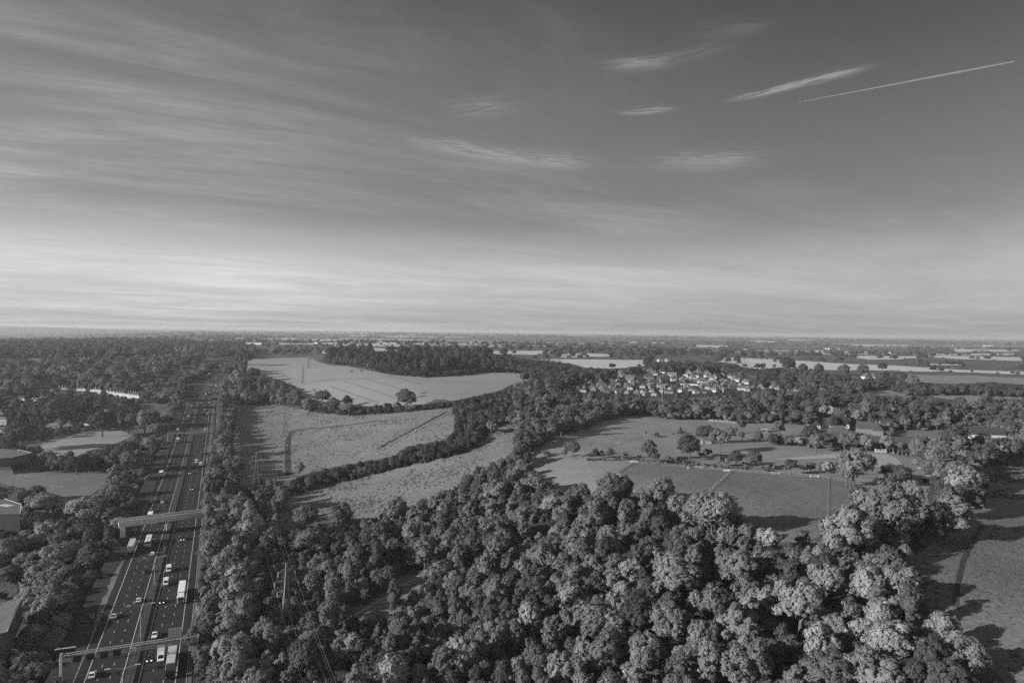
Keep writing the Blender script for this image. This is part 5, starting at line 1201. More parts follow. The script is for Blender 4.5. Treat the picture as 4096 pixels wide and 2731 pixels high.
# ---------------------------------------------------------------- foliage
def rand_dirs(n, low=-.55):
    d = npr.normal(size=(n * 3, 3)); d /= np.linalg.norm(d, axis=1)[:, None]; d = d[d[:, 2] > low]; return d[:n]
def quads_mesh(name, P, Nn, su, sv, mats, core=None):
    n = len(P); t = np.cross(Nn, npr.normal(size=(n, 3))); t /= np.linalg.norm(t, axis=1)[:, None] + 1e-9; b = np.cross(Nn, t)
    su = su[:, None]; sv = sv[:, None]
    V4 = np.stack([P - t * su - b * sv * .6, P + t * su * .5 - b * sv, P + t * su + b * sv * .6, P - t * su * .5 + b * sv], 1).reshape(-1, 3)
    F4 = np.arange(4 * n).reshape(-1, 4)
    vs = V4.tolist(); fs = F4.tolist()
    if core:
        o = len(vs); vs += core[0]; fs += [[i + o for i in f] for f in core[1]]
    me = bpy.data.meshes.new(name); me.from_pydata(vs, [], fs)
    for m in mats: me.materials.append(m)
    return me
ICO = None
def ico():
    global ICO
    if ICO is None:
        bm = bmesh.new(); bmesh.ops.create_icosphere(bm, subdivisions=2, radius=1); ICO = (np.array([v.co[:] for v in bm.verts]), [[v.index for v in f.verts] for f in bm.faces]); bm.free()
    return ICO
def cores(lobes, k):
    v, f = ico(); vs = []; fs = []
    for c, r in lobes:
        o = len(vs); w = v * (r * k) * (1 + npr.uniform(-.12, .12, (len(v), 1))) + c; vs += w.tolist(); fs += [[i + o for i in q] for q in f]
    return vs, fs
def lobes_for(shape, r, h, z0, k):
    """list of (centre, radius) making a crown, lopsided as real crowns are"""
    L = []
    zc = z0 + (h - z0) * .48; hz = (h - z0) / 2; ph = npr.uniform(0, 6.28, 3)
    for i in range(k):
        d = npr.normal(size=3); d /= np.linalg.norm(d)
        if d[2] < -.45: d[2] = -d[2]
        az = math.atan2(d[1], d[0]); lop = 1 + .12 * math.sin(az + ph[0]) + .10 * math.sin(2 * az + ph[1]) + .10 * math.sin(3 * az + 2 * d[2] + ph[2])
        q = npr.uniform(.66, 1.0) * lop; lr = r * npr.uniform(.15, .31)
        if shape == 'tall': lr *= .9
        sx = r
        if shape == 'cone': sx = r * (1.15 - .9 * max(0, (d[2] + .4) / 1.4)); lr *= .8
        L.append((np.array([d[0] * (sx - lr * .5) * q, d[1] * (sx - lr * .5) * q, zc + d[2] * (hz - lr * .4) * min(q, 1.12) * 1.05]), lr))
    L.append((np.array([0, 0, zc]), min(r, hz) * .60))
    if shape == 'tall': L += [(np.array([0, 0, z0 + (h - z0) * f]), r * .5) for f in (.25, .5, .75)]
    return L
def crown(name, shape, r, h, z0, k, n, leaf, jit, gap=.0, long=1.0, sub=11):
    L = lobes_for(shape, r, h, z0, k); C2 = []; R2 = []; D2 = []
    for c, lr in L:                                       # every bough carries small tufts
        m = int(sub * 2.2 * (lr / (r * .3)) ** 1.3) + 5; d = rand_dirs(m, -.5)
        for q in d: C2.append(c + q * lr * npr.uniform(.72, 1.08)); R2.append(lr * npr.uniform(.17, .34)); D2.append(q)
    C2 = np.array(C2); R2 = np.array(R2); D2 = np.array(D2); w = R2 ** 2
    dead = np.zeros(len(C2), bool)
    for c, lr in L: dead |= np.linalg.norm(C2 - c, axis=1) < lr * .66
    w[dead] = 0
    if gap: w[npr.uniform(size=len(w)) < gap] = 0
    w /= w.sum(); idx = npr.choice(len(C2), size=int(n * 1.5), p=w)
    d = npr.normal(size=(len(idx), 3)); d /= np.linalg.norm(d, axis=1)[:, None]
    ok = (d * D2[idx]).sum(1) > -.25; d, idx = d[ok][:n], idx[ok][:n]
    P = C2[idx] + d * (R2[idx] * npr.uniform(.75, 1.12, len(idx)))[:, None]
    O = P - np.array([0, 0, z0 + (h - z0) * .42]); O /= np.linalg.norm(O, axis=1)[:, None] + 1e-6
    N = d * .40 + D2[idx] * .40 + O * .70 + npr.normal(size=d.shape) * jit; N /= np.linalg.norm(N, axis=1)[:, None]
    su = npr.uniform(.6, 1.25, len(P)) * leaf; sv = npr.uniform(.6, 1.25, len(P)) * leaf * long
    return quads_mesh(name, P, N, su, sv, [MAT['leaf']], cores(L, .60 if not gap else .45)), L
def trunk_mesh(name, r, h, z0, L, limbs=6, fat=1.0):
    m = MB(); tr = .028 * h * fat; top = z0 + (h - z0) * .35
    m.tube((0, 0, -.6), (0, 0, z0 * .6), tr * 1.25, tr, 8); m.tube((0, 0, z0 * .6), (r * .04, r * .03, top), tr, tr * .6, 8)
    for i in range(limbs):
        c, lr = L[i % len(L)]; z = z0 * .6 + (top - z0 * .6) * (.2 + .75 * i / limbs)
        m.tube((0, 0, z), tuple(c), tr * .5, tr * .16, 6); e = Vector(c)
        for q in range(2): m.tube(tuple(c), tuple(e + Vector((rnd.uniform(-1, 1), rnd.uniform(-1, 1), rnd.uniform(0, 1))) * lr), tr * .2, tr * .06, 5)
    o = m.build(name, MAT['bark']); me = o.data; bpy.data.objects.remove(o); return me
def bare_mesh(name, r, h):
    m = MB(); tr = .02 * h
    m.tube((0, 0, -.5), (0, 0, h * .35), tr * 1.2, tr * .8, 8)
    def br(p, d, l, t, k):
        e = p + d * l; m.tube(tuple(p), tuple(e), t, t * .6, 5)
        if k: 
            for _ in range(3): br(e, (d + Vector((rnd.uniform(-.7, .7), rnd.uniform(-.7, .7), rnd.uniform(-.1, .6)))).normalized(), l * .72, t * .58, k - 1)
    for i in range(7):
        a = 2 * math.pi * i / 7; br(Vector((0, 0, h * (.2 + .02 * i))), Vector((math.cos(a), math.sin(a), .9)).normalized(), r * .55, tr * .55, 3)
    o = m.build(name, MAT['post']); me = o.data; bpy.data.objects.remove(o); return me
TP = {}                                              # prototypes: list of (crown mesh, trunk mesh, r, h)
def make_tree_protos():
    def add(key, n, shape, r, h, z0, k, leaves, leaf, jit, **kw):
        for _ in range(n):
            me, L = crown('crown', shape, r, h, z0, k, leaves, leaf, jit, **kw); TP.setdefault(key, []).append((me, trunk_mesh('trunk', r, h, z0, L), r, h))
    add('round', 5, 'round', 5, 13, 2.6, 44, 15000, .18, .30)
    add('dense', 3, 'round', 5, 12, 1.8, 60, 15000, .17, .28, sub=14)
    add('spiky', 3, 'round', 5, 13, 2.2, 46, 12000, .12, .45, long=2.8)
    add('tall', 3, 'tall', 3.2, 15, 2.0, 40, 11000, .17, .35)
    add('open', 4, 'round', 5, 13, 3.0, 36, 9500, .18, .40, gap=.28)
    add('cone', 1, 'cone', 3.2, 12, .8, 36, 8000, .20, .45)
    add('bush', 3, 'round', 3, 4.2, .1, 18, 6000, .16, .5)
    for _ in range(2): TP.setdefault('bare', []).append((None, bare_mesh('branches', 4.5, 11), 4.5, 11))
make_tree_protos()
TREES = []                                           # dicts: x, y, z, r, h, kind, tone, region, own
def add_tree(px, py, dpx, kind='round', tone=.08, region='', own=True, mid=.58, base=False):
    """a tree whose crown middle (or foot) shows at a pixel with a crown dpx wide"""
    r = 4.0
    p0 = TP[kind][0]
    for _ in range(4):
        h = r * p0[3] / p0[2] * (1.0 if r < 6 else .88); q = U(px, py, dz=0 if base else h * mid); r = dpx / 2 * q.xy.length / F_PX * .87
    if region == 'leftverge':
        if road_d(q.x, q.y) > -26 and q.y < 700: return
        h *= .8
    if region == 'fg' and px > 3450: h *= .88
    TREES.append(dict(x=q.x, y=q.y, z=q.z, r=r, h=h, kind=kind, tone=tone, region=region, own=own)); return TREES[-1]
PALE, MIDT, DARK = .24, .165, .095
KEY = {'R': 'round', 'D': 'dense', 'S': 'spiky', 'T': 'tall', 'O': 'open', 'B': 'bush', 'X': 'bare', 'C': 'cone'}
TN = {'p': PALE, 'm': MIDT, 'd': DARK}
def heroes(k, region, spec, base=False):
    s = ZOOM[k][2]
    for e in spec.split(';'):
        x, y, d, t = e.split(','); x, y = Z(k, float(x), float(y)); add_tree(x, y, float(d) / s, KEY[t[0]], TN[t[1]], region, True, base=base)
heroes('4', 'fg', '1790,1380,310,Dp;80,250,110,Tm;430,180,140,Rm;600,300,220,Dm;870,330,230,Rd;1290,290,210,Rm;1400,430,170,Rp;1850,290,170,Rm;1640,340,130,Om;1600,520,120,Xm;1620,590,130,Rm;640,500,280,Rm;1100,600,260,Rd;950,720,210,Rm;560,870,130,Bp;860,800,170,Bm;1590,750,160,Rp;1740,880,180,Om;1880,800,190,Om;2060,900,250,Rm;1340,1200,220,Rm;1050,1110,110,Rm;1160,1120,160,Rm;640,1220,310,Rm;600,1390,320,Dd;980,1290,210,Rp;1250,1510,330,Rp;340,1390,95,Bp;1120,1400,280,Rd;2040,1280,140,Rm;1470,1470,120,Rp;950,1150,150,Dd;860,1480,170,Rd;720,840,170,Bd;850,540,190,Rd;1480,560,170,Rm;1200,430,190,Rd;2000,420,260,Om')
heroes('4', 'verge', '60,560,160,Rp;190,450,190,Rp;180,720,200,Rm;60,890,250,Rp;150,1050,250,Rm;60,1350,320,Rp;190,1440,170,Rd;300,560,120,Rd;300,880,130,Dd;320,1250,150,Rd;60,720,170,Rm')
heroes('7', 'fg', '60,130,240,Rm;360,60,210,Rp;270,200,150,Rd;500,220,260,Rp;700,130,190,Dm;960,130,340,Dm;1340,140,270,Rm;1250,330,260,Rm;1430,230,190,Rp;1700,290,390,Dm;830,300,290,Rm;1060,260,150,Rp;110,490,270,Om;510,440,150,Dp;740,460,130,Rp;440,620,290,Xm;430,580,230,Om;740,590,200,Sm;940,540,240,Sp;1300,400,200,Sd;1480,570,330,Sd;1080,730,230,Rp;1450,760,390,Sp;1900,720,340,Rm;260,720,160,Rp;330,880,290,Rd;620,900,260,Rp;90,900,260,Rm;330,1080,260,Rp;850,1130,380,Sm;1120,1080,420,Sd;1330,1130,320,Sm;880,1340,350,Sm;1180,1330,350,Sm;1700,980,280,Rm;1850,1160,310,Rm;1620,1250,300,Rm;1900,1450,360,Rm;1500,1370,230,Rp;560,1470,290,Rp;250,1230,150,Rm;600,1190,160,Rm;400,1400,260,Dd;80,1200,280,Rm;2090,510,130,Rm;1960,430,120,Rp;1250,880,220,Rd;480,1000,170,Rd;1560,480,180,Rm;1100,480,190,Sm;660,760,190,Rm')
heroes('8', 'fg', '80,450,150,Rp;230,520,210,Rp;500,480,140,Rm;650,720,220,Rd;680,800,310,Rp;1000,820,300,Rp;1220,800,310,Rp;1330,900,200,Dd;480,980,400,Rp;250,960,260,Rp;80,880,270,Rm;1080,1060,250,Rp;950,1190,240,Rp;1160,1250,430,Rp;1450,1370,300,Sd;1550,1160,260,Sp;1750,1340,280,Sm;900,1360,180,Dd;650,1310,310,Rp;650,1480,390,Rm;150,1430,350,Rm;60,1170,260,Rp;1050,1500,400,Rm;1350,1500,300,Dd;850,1500,260,Rm;1560,1500,330,Sd;230,1190,210,Xm;330,1230,200,Rd;420,760,220,Rd;180,680,230,Rm;430,620,200,Dd;830,640,120,Om')
heroes('8', 'copse', '820,450,410,Rp;1010,230,330,Rp;1000,420,200,Dd;1220,300,330,Om;1400,290,330,Om;1570,280,310,Sm;890,130,130,Dm;1120,130,200,Rm;1330,150,190,Rm;1520,100,150,Rd;1680,90,270,Rp;1250,430,240,Bd;1450,420,260,Bd;1760,190,220,Dd;1620,200,200,Rd')
heroes('5', 'paddock', '700,1105,150,Dd;1310,1110,150,Om;1360,1170,110,Rd;1655,1090,215,Dd;1770,985,145,Dd;1900,1040,180,Om;2035,1180,125,Dd;2190,1190,150,Dd;345,1130,60,Rd;880,1150,75,Rd;990,1140,95,Rm;935,1155,60,Rm;1130,1160,50,Om;1577,970,58,Cd;1612,975,45,Bd;1298,978,24,Cd;1375,995,70,Bm;2080,920,90,Rd;2085,1000,50,Cd;2035,955,36,Cd;2212,1012,75,Dd;1955,1215,70,Rp;1890,1210,75,Rm;1450,785,85,Rm;1378,822,65,Rd;1410,840,35,Om;1720,805,110,Dm;1615,800,75,Rm;810,935,80,Bd;470,1145,70,Bm;1520,990,25,Cd;1800,1140,90,Bd;1750,1160,70,Bd;1545,1195,60,Bm;1480,1190,60,Bm;1240,1170,45,Bm;630,1150,60,Om;2110,1235,60,Bd;2330,1260,70,Bm;1980,1000,100,Rm')
heroes('6', 'farm', '600,965,150,Dd;345,940,110,Rm;790,900,120,Dd;860,895,120,Dd;955,1230,300,Om;1060,1230,150,Dd;900,1310,160,Om;1320,1310,195,Dd;1240,1310,110,Bd;440,1252,110,Rd;520,1262,70,Bd;605,1255,85,Rm;680,1265,85,Om;740,1270,100,Rp;815,1270,100,Rm;880,1055,115,Om;1060,1060,115,Sp;1230,1060,125,Rp;650,1040,140,Rm;745,1040,110,Rd;1375,1085,90,Bm;1380,900,90,Rm;1450,870,75,Rm;1310,825,115,Rp;990,850,110,Op;780,805,100,Op;710,810,90,Op;850,830,110,Om;1720,865,75,Tm;1640,910,75,Om;1790,1050,240,Dd;425,425,130,Dd;545,465,90,Dd;675,465,105,Dd;872,463,92,Dd;1030,468,108,Dd;1340,528,95,Dd;1440,565,110,Rm;1510,645,140,Dd;1470,692,75,Bp;1830,752,100,Rd;2045,680,80,Cd;300,640,10,Bm;180,1010,75,Dd;40,1005,60,Rd;330,1010,90,Bp;500,1045,130,Bp;300,1040,130,Bd;430,1050,110,Bm;950,1025,90,Rm;1140,1230,10,Bd')
heroes('6', 'rightwood', '1500,1085,150,Rm;1580,1090,140,Rm;1660,1120,170,Rm;1480,1140,120,Rm;1740,1150,170,Rp;1850,1130,150,Rd;1620,1190,150,Rm;1760,1230,200,Rm;1880,1230,180,Rm;1680,1260,130,Rm;1820,1330,220,Rm;1930,1320,160,Rm;1750,1400,170,Dd;1860,1430,220,Rm;1960,1440,150,Dd;1690,1330,120,Bm;1980,1080,150,Rm;2080,1100,160,Rm;2180,1100,160,Rd;2280,1110,160,Rd;1950,1150,140,Rd;2060,1150,150,Rd;2330,1060,110,Rm;1400,1120,80,Bp')
heroes('3', 'meadowedge', '1490,700,180,Dd;800,692,125,Dd;1000,722,90,Dd;1015,790,105,Rm;890,750,125,Dd;690,755,125,Rm;745,690,50,Bd;600,1270,115,Dp;870,790,60,Rm;1110,780,90,Bd;1180,790,90,Bd;1250,775,90,Bd;1330,760,90,Bd;1410,755,80,Bm')
heroes('4', 'meadowedge', '420,170,130,Dm;130,140,90,Cd;290,160,150,Rd')
heroes('1', 'left', '940,1000,230,Dd;930,850,90,Rd;150,840,110,Dd;540,640,110,Rd;880,600,170,Dm;700,640,70,Rp;1200,990,130,Om;1330,1000,200,Rm;1420,970,150,Rm;1180,1050,110,Rm;240,870,90,Rm;560,900,240,Dd;720,880,160,Dd;420,900,190,Dd;15,370,30,Cd;725,330,36,Cd;800,370,60,Dd;320,360,45,Rm;1180,1300,220,Dd;960,1345,180,Dd;820,1375,150,Dd;1080,1345,190,Dd;700,1370,170,Rd;560,1370,110,Rm;420,1330,130,Dm;320,1280,130,Dm;170,1290,130,Rd;60,1240,130,Dd;200,1120,230,Dd;640,1330,110,Rm;480,1370,110,Rm;1230,1380,260,Rm;1120,1420,130,Bm;1100,1500,220,Rp;1320,1390,150,Rd')
heroes('2', 'leftverge', '640,240,260,Rp;895,400,120,Dd;850,450,150,Rd;780,170,230,Rm;880,120,200,Rm;270,110,130,Dd;130,170,150,Rm;40,220,140,Rm;320,180,220,Rp;480,270,120,Rd;780,290,240,Rd;630,350,190,Rd;250,340,170,Rp;330,390,170,Rp;440,380,150,Rp;540,440,210,Rm;680,430,250,Dd;800,440,170,Dd;420,560,270,Rp;580,560,190,Rm;700,600,230,Dd;180,640,170,Rp;300,700,230,Rp;420,740,250,Rp;560,760,230,Dd;660,760,160,Dd;260,850,200,Rp;380,880,210,Rm;520,900,220,Dd;220,960,150,Rp;330,980,200,Rp;500,1010,190,Rd;440,1090,170,Rp;250,1180,150,Rp;370,1160,140,Rm;560,1140,180,Dd;400,1260,170,Rm;130,1380,180,Rp;260,1330,160,Rm;430,1320,130,Dd;150,1500,200,Rp;320,1440,180,Dd;60,1560,180,Rm;80,520,190,Rm;30,640,170,Rd;10,900,90,Bd')
heroes('1', 'leftverge', '1500,1150,60,Bp;1560,960,160,Rm;1600,860,170,Rm;1650,780,170,Rm;1700,700,170,Rd;1750,680,110,Rp;1550,740,160,Rp;1450,1040,170,Rm;1380,1180,170,Rm;1420,1230,120,Rd')
heroes('2', 'verge', '1650,230,210,Dp;1620,80,190,Rm;1730,100,110,Rm;1790,270,140,Tp;1890,380,170,Tp;1820,450,190,Rp;1610,490,150,Rm;1700,640,230,Rp;1590,590,120,Rm;1850,600,150,Rm;1640,760,200,Rm;1780,800,220,Rp;1700,880,210,Rm;1600,1000,180,Rm;1740,1030,230,Rp;1860,950,160,Rm;1580,1110,160,Rm;1710,1180,230,Rp;1850,1150,200,Rm;1680,1340,220,Rp;1820,1340,250,Rp;1620,1480,170,Rm;1760,1500,260,Rp;1900,1500,200,Rm')
heroes('1', 'verge', '2050,1180,130,Rp;2060,1300,150,Rp;2100,1400,130,Rm;2180,1420,170,Dm;2030,1460,120,Rm;2060,1060,90,Rd;2120,940,90,Dd;2060,790,140,Rm;2170,760,110,Rp;2250,770,100,Rp;2190,600,200,Rm;2100,560,150,Rm;2250,660,170,Dm;2330,560,130,Dd;2320,700,120,Rm;2200,500,120,Dd;2250,410,140,Dd;2170,430,90,Dd;2330,640,120,Rm')

# woods filled in ground space inside a canopy outline
def canopy(poly, dz=7.0):
    out = []
    for i in range(len(poly)):
        a = poly[i]; b = poly[(i + 1) % len(poly)]
        for k in range(3): out.append(tuple(U(a[0] + (b[0] - a[0]) * k / 3, a[1] + (b[1] - a[1]) * k / 3, dz)[:2]))
    return out
GRID = {}
for x_, y_, r_ in ((-214, 345, 4.2), (-208, 337, 3.6), (-221, 353, 4.4), (-203, 330, 2.8), (-226, 342, 4.5), (-205, 347, 3.2), (-201, 340, 2.6), (-208, 353, 3.4)):   # the belt closes over the left end of the bridge
    TREES.append(dict(x=x_, y=y_, z=float(tz(x_, y_)), r=r_, h=r_ * 2.6 + 3.5, kind='round', tone=.13, region='leftverge', own=False))
def cell(x, y): return (int(x // 12), int(y // 12))
def put(x, y, r):
    GRID.setdefault(cell(x, y), []).append((x, y, r))
def clash(x, y, r, k):
    cx, cy = cell(x, y)
    for i in (-1, 0, 1):
        for j in (-1, 0, 1):
            for a, b, q in GRID.get((cx + i, cy + j), ()):
                if (a - x) ** 2 + (b - y) ** 2 < (k * (r + q)) ** 2: return True
    return False
for t in TREES: put(t['x'], t['y'], t['r'])
FB = [(P, min(p[0] for p in P), max(p[0] for p in P), min(p[1] for p in P), max(p[1] for p in P)) for P in FIELDS]
def infield(x, y):
    for P, a, b, c, d in FB:
        if a <= x <= b and c <= y <= d and inside(P, x, y): return True
    return False
# keep the view onto houses, vehicles and far fields open: no scattered tree stands in front of them
KEEP = []; LOWG = ('paddock', 'farm', 'scrub')
def keep(o, w, h):
    p = proj(*o.location)
    if p: s = F_PX / p[2]; KEEP.append((p[0] - w / 2 * s, p[1] - h * s, p[0] + w / 2 * s, p[1] - .15 * h * s, p[2]))
for v_ in VH: keep(v_[0], 8, 8)
for o_ in bpy.data.objects:
    n_ = o_.name.split('.')[0]
    if o_.parent is None and 'category' in o_.keys():
        wh = {'house': (10, 9), 'terraced_house': (6.5, 9), 'cottage': (34, 8), 'farmhouse': (26, 9), 'barn': (26, 8), 'brick_house': (16, 9), 'shed': (9, 4), 'person': (2, 2), 'horse': (3, 2), 'car': (5, 2), 'van': (6, 3), 'lorry': (8, 4), 'articulated_lorry': (16, 4), 'coach': (12, 4), 'sign_gantry': (4, 9), 'road_bridge': (36, 9),
              'field_gate': (4, 1.6), 'tractor': (4, 2), 'field_shelter_frame': (7, 3), 'water_trough': (4, 1), 'jump': (5, 1.4), 'warehouse': (30, 8), 'road_sign': (4, 4), 'message_sign': (6, 6), 'radio_mast': (2, 17), 'electricity_pylon': (8, 24)}.get(n_)
        if wh: keep(o_, *wh)
KA = np.array(KEEP)
VISPX.append(pol(('2', [(560, 1568), (690, 1180), (740, 1000), (800, 830), (950, 600), (1050, 370), (1190, 0)]), ('1', [(1450, 1500), (1510, 1220), (1600, 1050), (1700, 860), (1760, 720), (1850, 600), (1950, 520), (2010, 460), (2080, 430), (2100, 450), (2070, 520), (2050, 620), (2030, 720), (2000, 900), (1970, 1080), (1960, 1230), (1890, 1500)]),
    ('2', [(1550, 0), (1540, 260), (1500, 600), (1480, 900), (1440, 1250), (1400, 1568)])))        # the open road
VB = [(P, min(p[0] for p in P), max(p[0] for p in P), min(p[1] for p in P), max(p[1] for p in P)) for P in VISPX]
def blocks(x, y, z, r, h, f=.55):
    p = proj(x, y, z + h * .6)
    if p is None: return False
    s = F_PX / p[2]; rx = r * s * f; ry = h * .42 * s * f * 1.2
    dx_ = np.maximum(np.maximum(KA[:, 0] - p[0], p[0] - KA[:, 2]), 0) / rx; dy_ = np.maximum(np.maximum(KA[:, 1] - p[1], p[1] - KA[:, 3]), 0) / ry
    return bool(np.any((dx_ * dx_ + dy_ * dy_ < 1) & (KA[:, 4] > p[2] + 2)))
def inside(P, x, y):
    r = False; x1, y1 = P[-1]
    for x0, y0 in P:
        if (y0 > y) != (y1 > y) and x < (x1 - x0) * (y - y0) / (y1 - y0) + x0: r = not r
        x1, y1 = x0, y0
    return r
def hides_field(x, y, z, h, at=.85):
    p = proj(x, y, z + h * at)
    return p is not None and any(a <= p[0] <= b and c <= p[1] <= d and inside(P, p[0], p[1]) for P, a, b, c, d in VB)
def fill(poly, region, r0, r1, mix, k=.62, tries=1.0, dz=7.0, tone=(.085, .235), cap=4000, avoid=True):
    G = canopy(poly, dz); xs = [p[0] for p in G]; ys = [p[1] for p in G]
    area = (max(xs) - min(xs)) * (max(ys) - min(ys)); rm = (r0 + r1) / 2
    n = min(int(area / (rm * rm) * 3.0 * tries), 60000)
    X = npr.uniform(min(xs), max(xs), n); Y = npr.uniform(min(ys), max(ys), n); ok = inpoly(G, X, Y); made = 0
    for x, y in zip(X[ok], Y[ok]):
        if y < 60: continue
        if region == 'leftverge' and road_d(x, y) > (-24 if 330 < y < 420 else -28) and y < 700: continue
        r = rnd.uniform(r0, r1)
        if clash(x, y, r, k) or (avoid and infield(x, y)): continue
        kd = rnd.choice(mix); p0 = TP[kd][0]
        hh = r * p0[3] / p0[2] * rnd.uniform(.88, 1.08) * (1 if r < 6 else .85)
        if region == 'leftverge': hh *= .78
        if region in ('midwood', 'farmwood'): hh *= .78
        if region == 'fg':
            p_ = proj(x, y, float(tz(x, y)) + hh * .6)
            if p_ and 1340 < p_[0] < 1760 and 2240 < p_[1] < 2560 and rnd.random() < .7: continue
        rd_ = float(road_d(x, y))
        if 600 < y < 1500 and -27 < rd_ < 25: continue
        if 600 < y < 1500 and -75 < rd_ < 0: hh *= .62
        if blocks(x, y, float(tz(x, y)), r, hh, 1.0 if region == 'left' else .6) or (region not in LOWG and hides_field(x, y, float(tz(x, y)), hh)):
            hh *= .5; r *= .6; kd = 'bush' if rnd.random() < .5 else kd                       # only low growth fits here
            if hides_field(x, y, float(tz(x, y)), hh) or blocks(x, y, float(tz(x, y)), r, hh): continue
        TREES.append(dict(x=float(x), y=float(y), z=float(tz(x, y)), r=r, h=hh, kind=kd, tone=rnd.uniform(*tone), region=region, own=False)); put(x, y, r); made += 1
        if made >= cap: break
BL = ['round', 'round', 'dense', 'open', 'open', 'spiky', 'tall']
fill(pol(('F', [(650, 1205), (760, 1185), (900, 1150), (1010, 1120), (1090, 1060), (1170, 1035), (1260, 1085), (1330, 1115), (1420, 1100), (1500, 1115), (1600, 1135), (1680, 1155), (1720, 1215), (1790, 1245), (1870, 1250), (1900, 1195), (1960, 1135), (2080, 1115), (2200, 1150), (2210, 1190), (2060, 1240), (2065, 1300), (2095, 1335), (2100, 1430), (2180, 1490), (2235, 1568), (2240, 1640), (620, 1660), (600, 1400), (620, 1300)])), 'fg', 2.0, 3.9, BL, .62, 1.3, dz=11, tone=(.085, .24))
fill(pol(('F', [(470, 1180), (560, 1150), (600, 1180), (640, 1240), (630, 1330), (610, 1430), (620, 1660), (450, 1660), (455, 1500), (460, 1400), (465, 1300)])), 'verge', 2.4, 4.6, ['round', 'round', 'tall', 'dense', 'bush'], .62, dz=10)
fill(pol(('F', [(560, 1080), (640, 1110), (660, 1200), (640, 1260), (560, 1170), (540, 1120)])), 'verge', 1.6, 3.4, ['bush', 'bush', 'tall', 'round'], .7)
fill(pol(('F', [(505, 870), (530, 850), (545, 920), (535, 1000), (560, 1080), (560, 1150), (470, 1165), (480, 1050), (495, 950)])), 'verge', 2.6, 5.2, BL, .6)
fill(pol(('3', [(0, 420), (100, 340), (250, 340), (255, 372), (140, 480), (280, 500), (350, 520), (460, 575), (570, 590), (640, 660), (690, 710), (620, 790), (330, 745), (100, 750), (60, 820), (0, 700), (-60, 560)])), 'verge', 3.2, 6.0, BL, .6)
fill(pol(('F', [(-60, 1110), (60, 1120), (130, 1150), (210, 1150), (270, 1090), (330, 1060), (345, 1000), (390, 940), (430, 880), (445, 905), (405, 1000), (365, 1100), (295, 1180), (255, 1250), (255, 1320), (215, 1400), (190, 1470), (150, 1640), (-60, 1660), (-60, 1520), (60, 1430), (70, 1310), (-60, 1300), (-60, 1210), (80, 1200), (60, 1165), (-60, 1165)])), 'leftverge', 2.8, 5.2, ['round', 'round', 'dense', 'spiky'], .6, 1.2, avoid=True, tone=(.11, .25))
fill(pol(('1', [(-150, 460), (300, 445), (600, 445), (900, 425), (1300, 405), (1800, 372), (2000, 440), (1960, 520), (1830, 610), (1720, 680), (1500, 760), (1450, 735), (1200, 725), (1000, 695), (500, 695), (200, 695), (100, 710), (-150, 720)])), 'leftwood', 5.5, 10.5, ['round', 'dense', 'round', 'round'], .60, dz=15, tone=(.10, .23))
fill(pol(('1', [(-150, 270), (400, 270), (1000, 250), (1500, 260), (1900, 300), (2300, 290), (2340, 370), (2250, 350), (2100, 420), (1800, 372), (1300, 400), (900, 420), (420, 410), (-150, 410)])), 'leftwood', 6, 10, ['round', 'dense'], .68, .8, tone=(.075, .15))
fill(pol(('l', [(0, 420), (700, 460), (1200, 440), (1800, 470), (2200, 480), (2100, 620), (1950, 760), (1850, 900), (1400, 920), (1150, 930), (500, 1040), (100, 1120), (-300, 1140), (-300, 420)])), 'left', 2.2, 5.2, ['round', 'dense', 'bush', 'bush', 'tall'], 1.0, .8, avoid=True, tone=(.055, .14))
fill(pol(('l', [(0, 260), (500, 280), (1200, 330), (1700, 400), (1500, 480), (600, 470), (-200, 400)])), 'left', 2.6, 5, ['round', 'dense', 'bush'], .95, .5, avoid=False, tone=(.045, .1))
fill(pol(('l', [(-300, 1160), (200, 1160), (280, 1270), (520, 1290), (830, 1360), (1200, 1300), (1380, 1260), (1700, 1180), (1990, 1110), (2200, 1020), (2352, 1100), (2100, 1450), (1900, 1530), (1100, 1568), (820, 1480), (560, 1480), (400, 1420), (-300, 1380)])), 'left', 2.6, 4.6, ['round', 'dense', 'bush'], .6, avoid=True, tone=(.075, .15))
fill(pol(('3', [(535, 1400), (700, 1330), (1100, 1220), (1500, 1080), (1560, 1020), (1850, 1000), (1850, 880), (1880, 760), (1900, 740), (2080, 760), (2200, 700), (2280, 600), (2352, 580), (2352, 880), (2230, 890), (2120, 960), (2080, 1060), (1800, 1165), (1500, 1225), (1200, 1300), (900, 1370), (640, 1440), (550, 1470)])), 'hedge', 2.0, 3.6, ['round', 'bush', 'dense', 'bush'], .52, 1.4, dz=3, avoid=False, tone=(.055, .12))
fill(pol(('3', [(640, 770), (900, 800), (1100, 800), (1300, 790), (1600, 755), (1880, 690), (2100, 640), (2280, 590), (2352, 560), (2352, 700), (1950, 740), (1600, 775), (1300, 805), (1000, 825), (700, 790)])), 'hedge', 2.4, 4.2, ['round', 'bush', 'dense'], .55, 1.2, dz=4, avoid=False, tone=(.05, .10))
fill(pol(('5', [(0, 660), (130, 575), (330, 530), (520, 570), (640, 640), (900, 665), (1300, 690), (1500, 695), (1800, 690), (2000, 650), (2352, 650), (2352, 870), (2200, 880), (1900, 840), (1700, 850), (1500, 840), (1330, 830), (1100, 845), (900, 890), (750, 950), (620, 1010), (400, 1080), (300, 1160), (200, 1110), (250, 990), (190, 910), (0, 890)])), 'midwood', 3.0, 5.6, BL, .58, 1.2, dz=11, tone=(.08, .19))
fill(pol(('6', [(0, 650), (250, 645), (420, 650), (640, 690), (655, 780), (640, 860), (500, 890), (300, 880), (0, 880)])), 'midwood', 3.5, 6, BL, .58, dz=12, tone=(.07, .13))
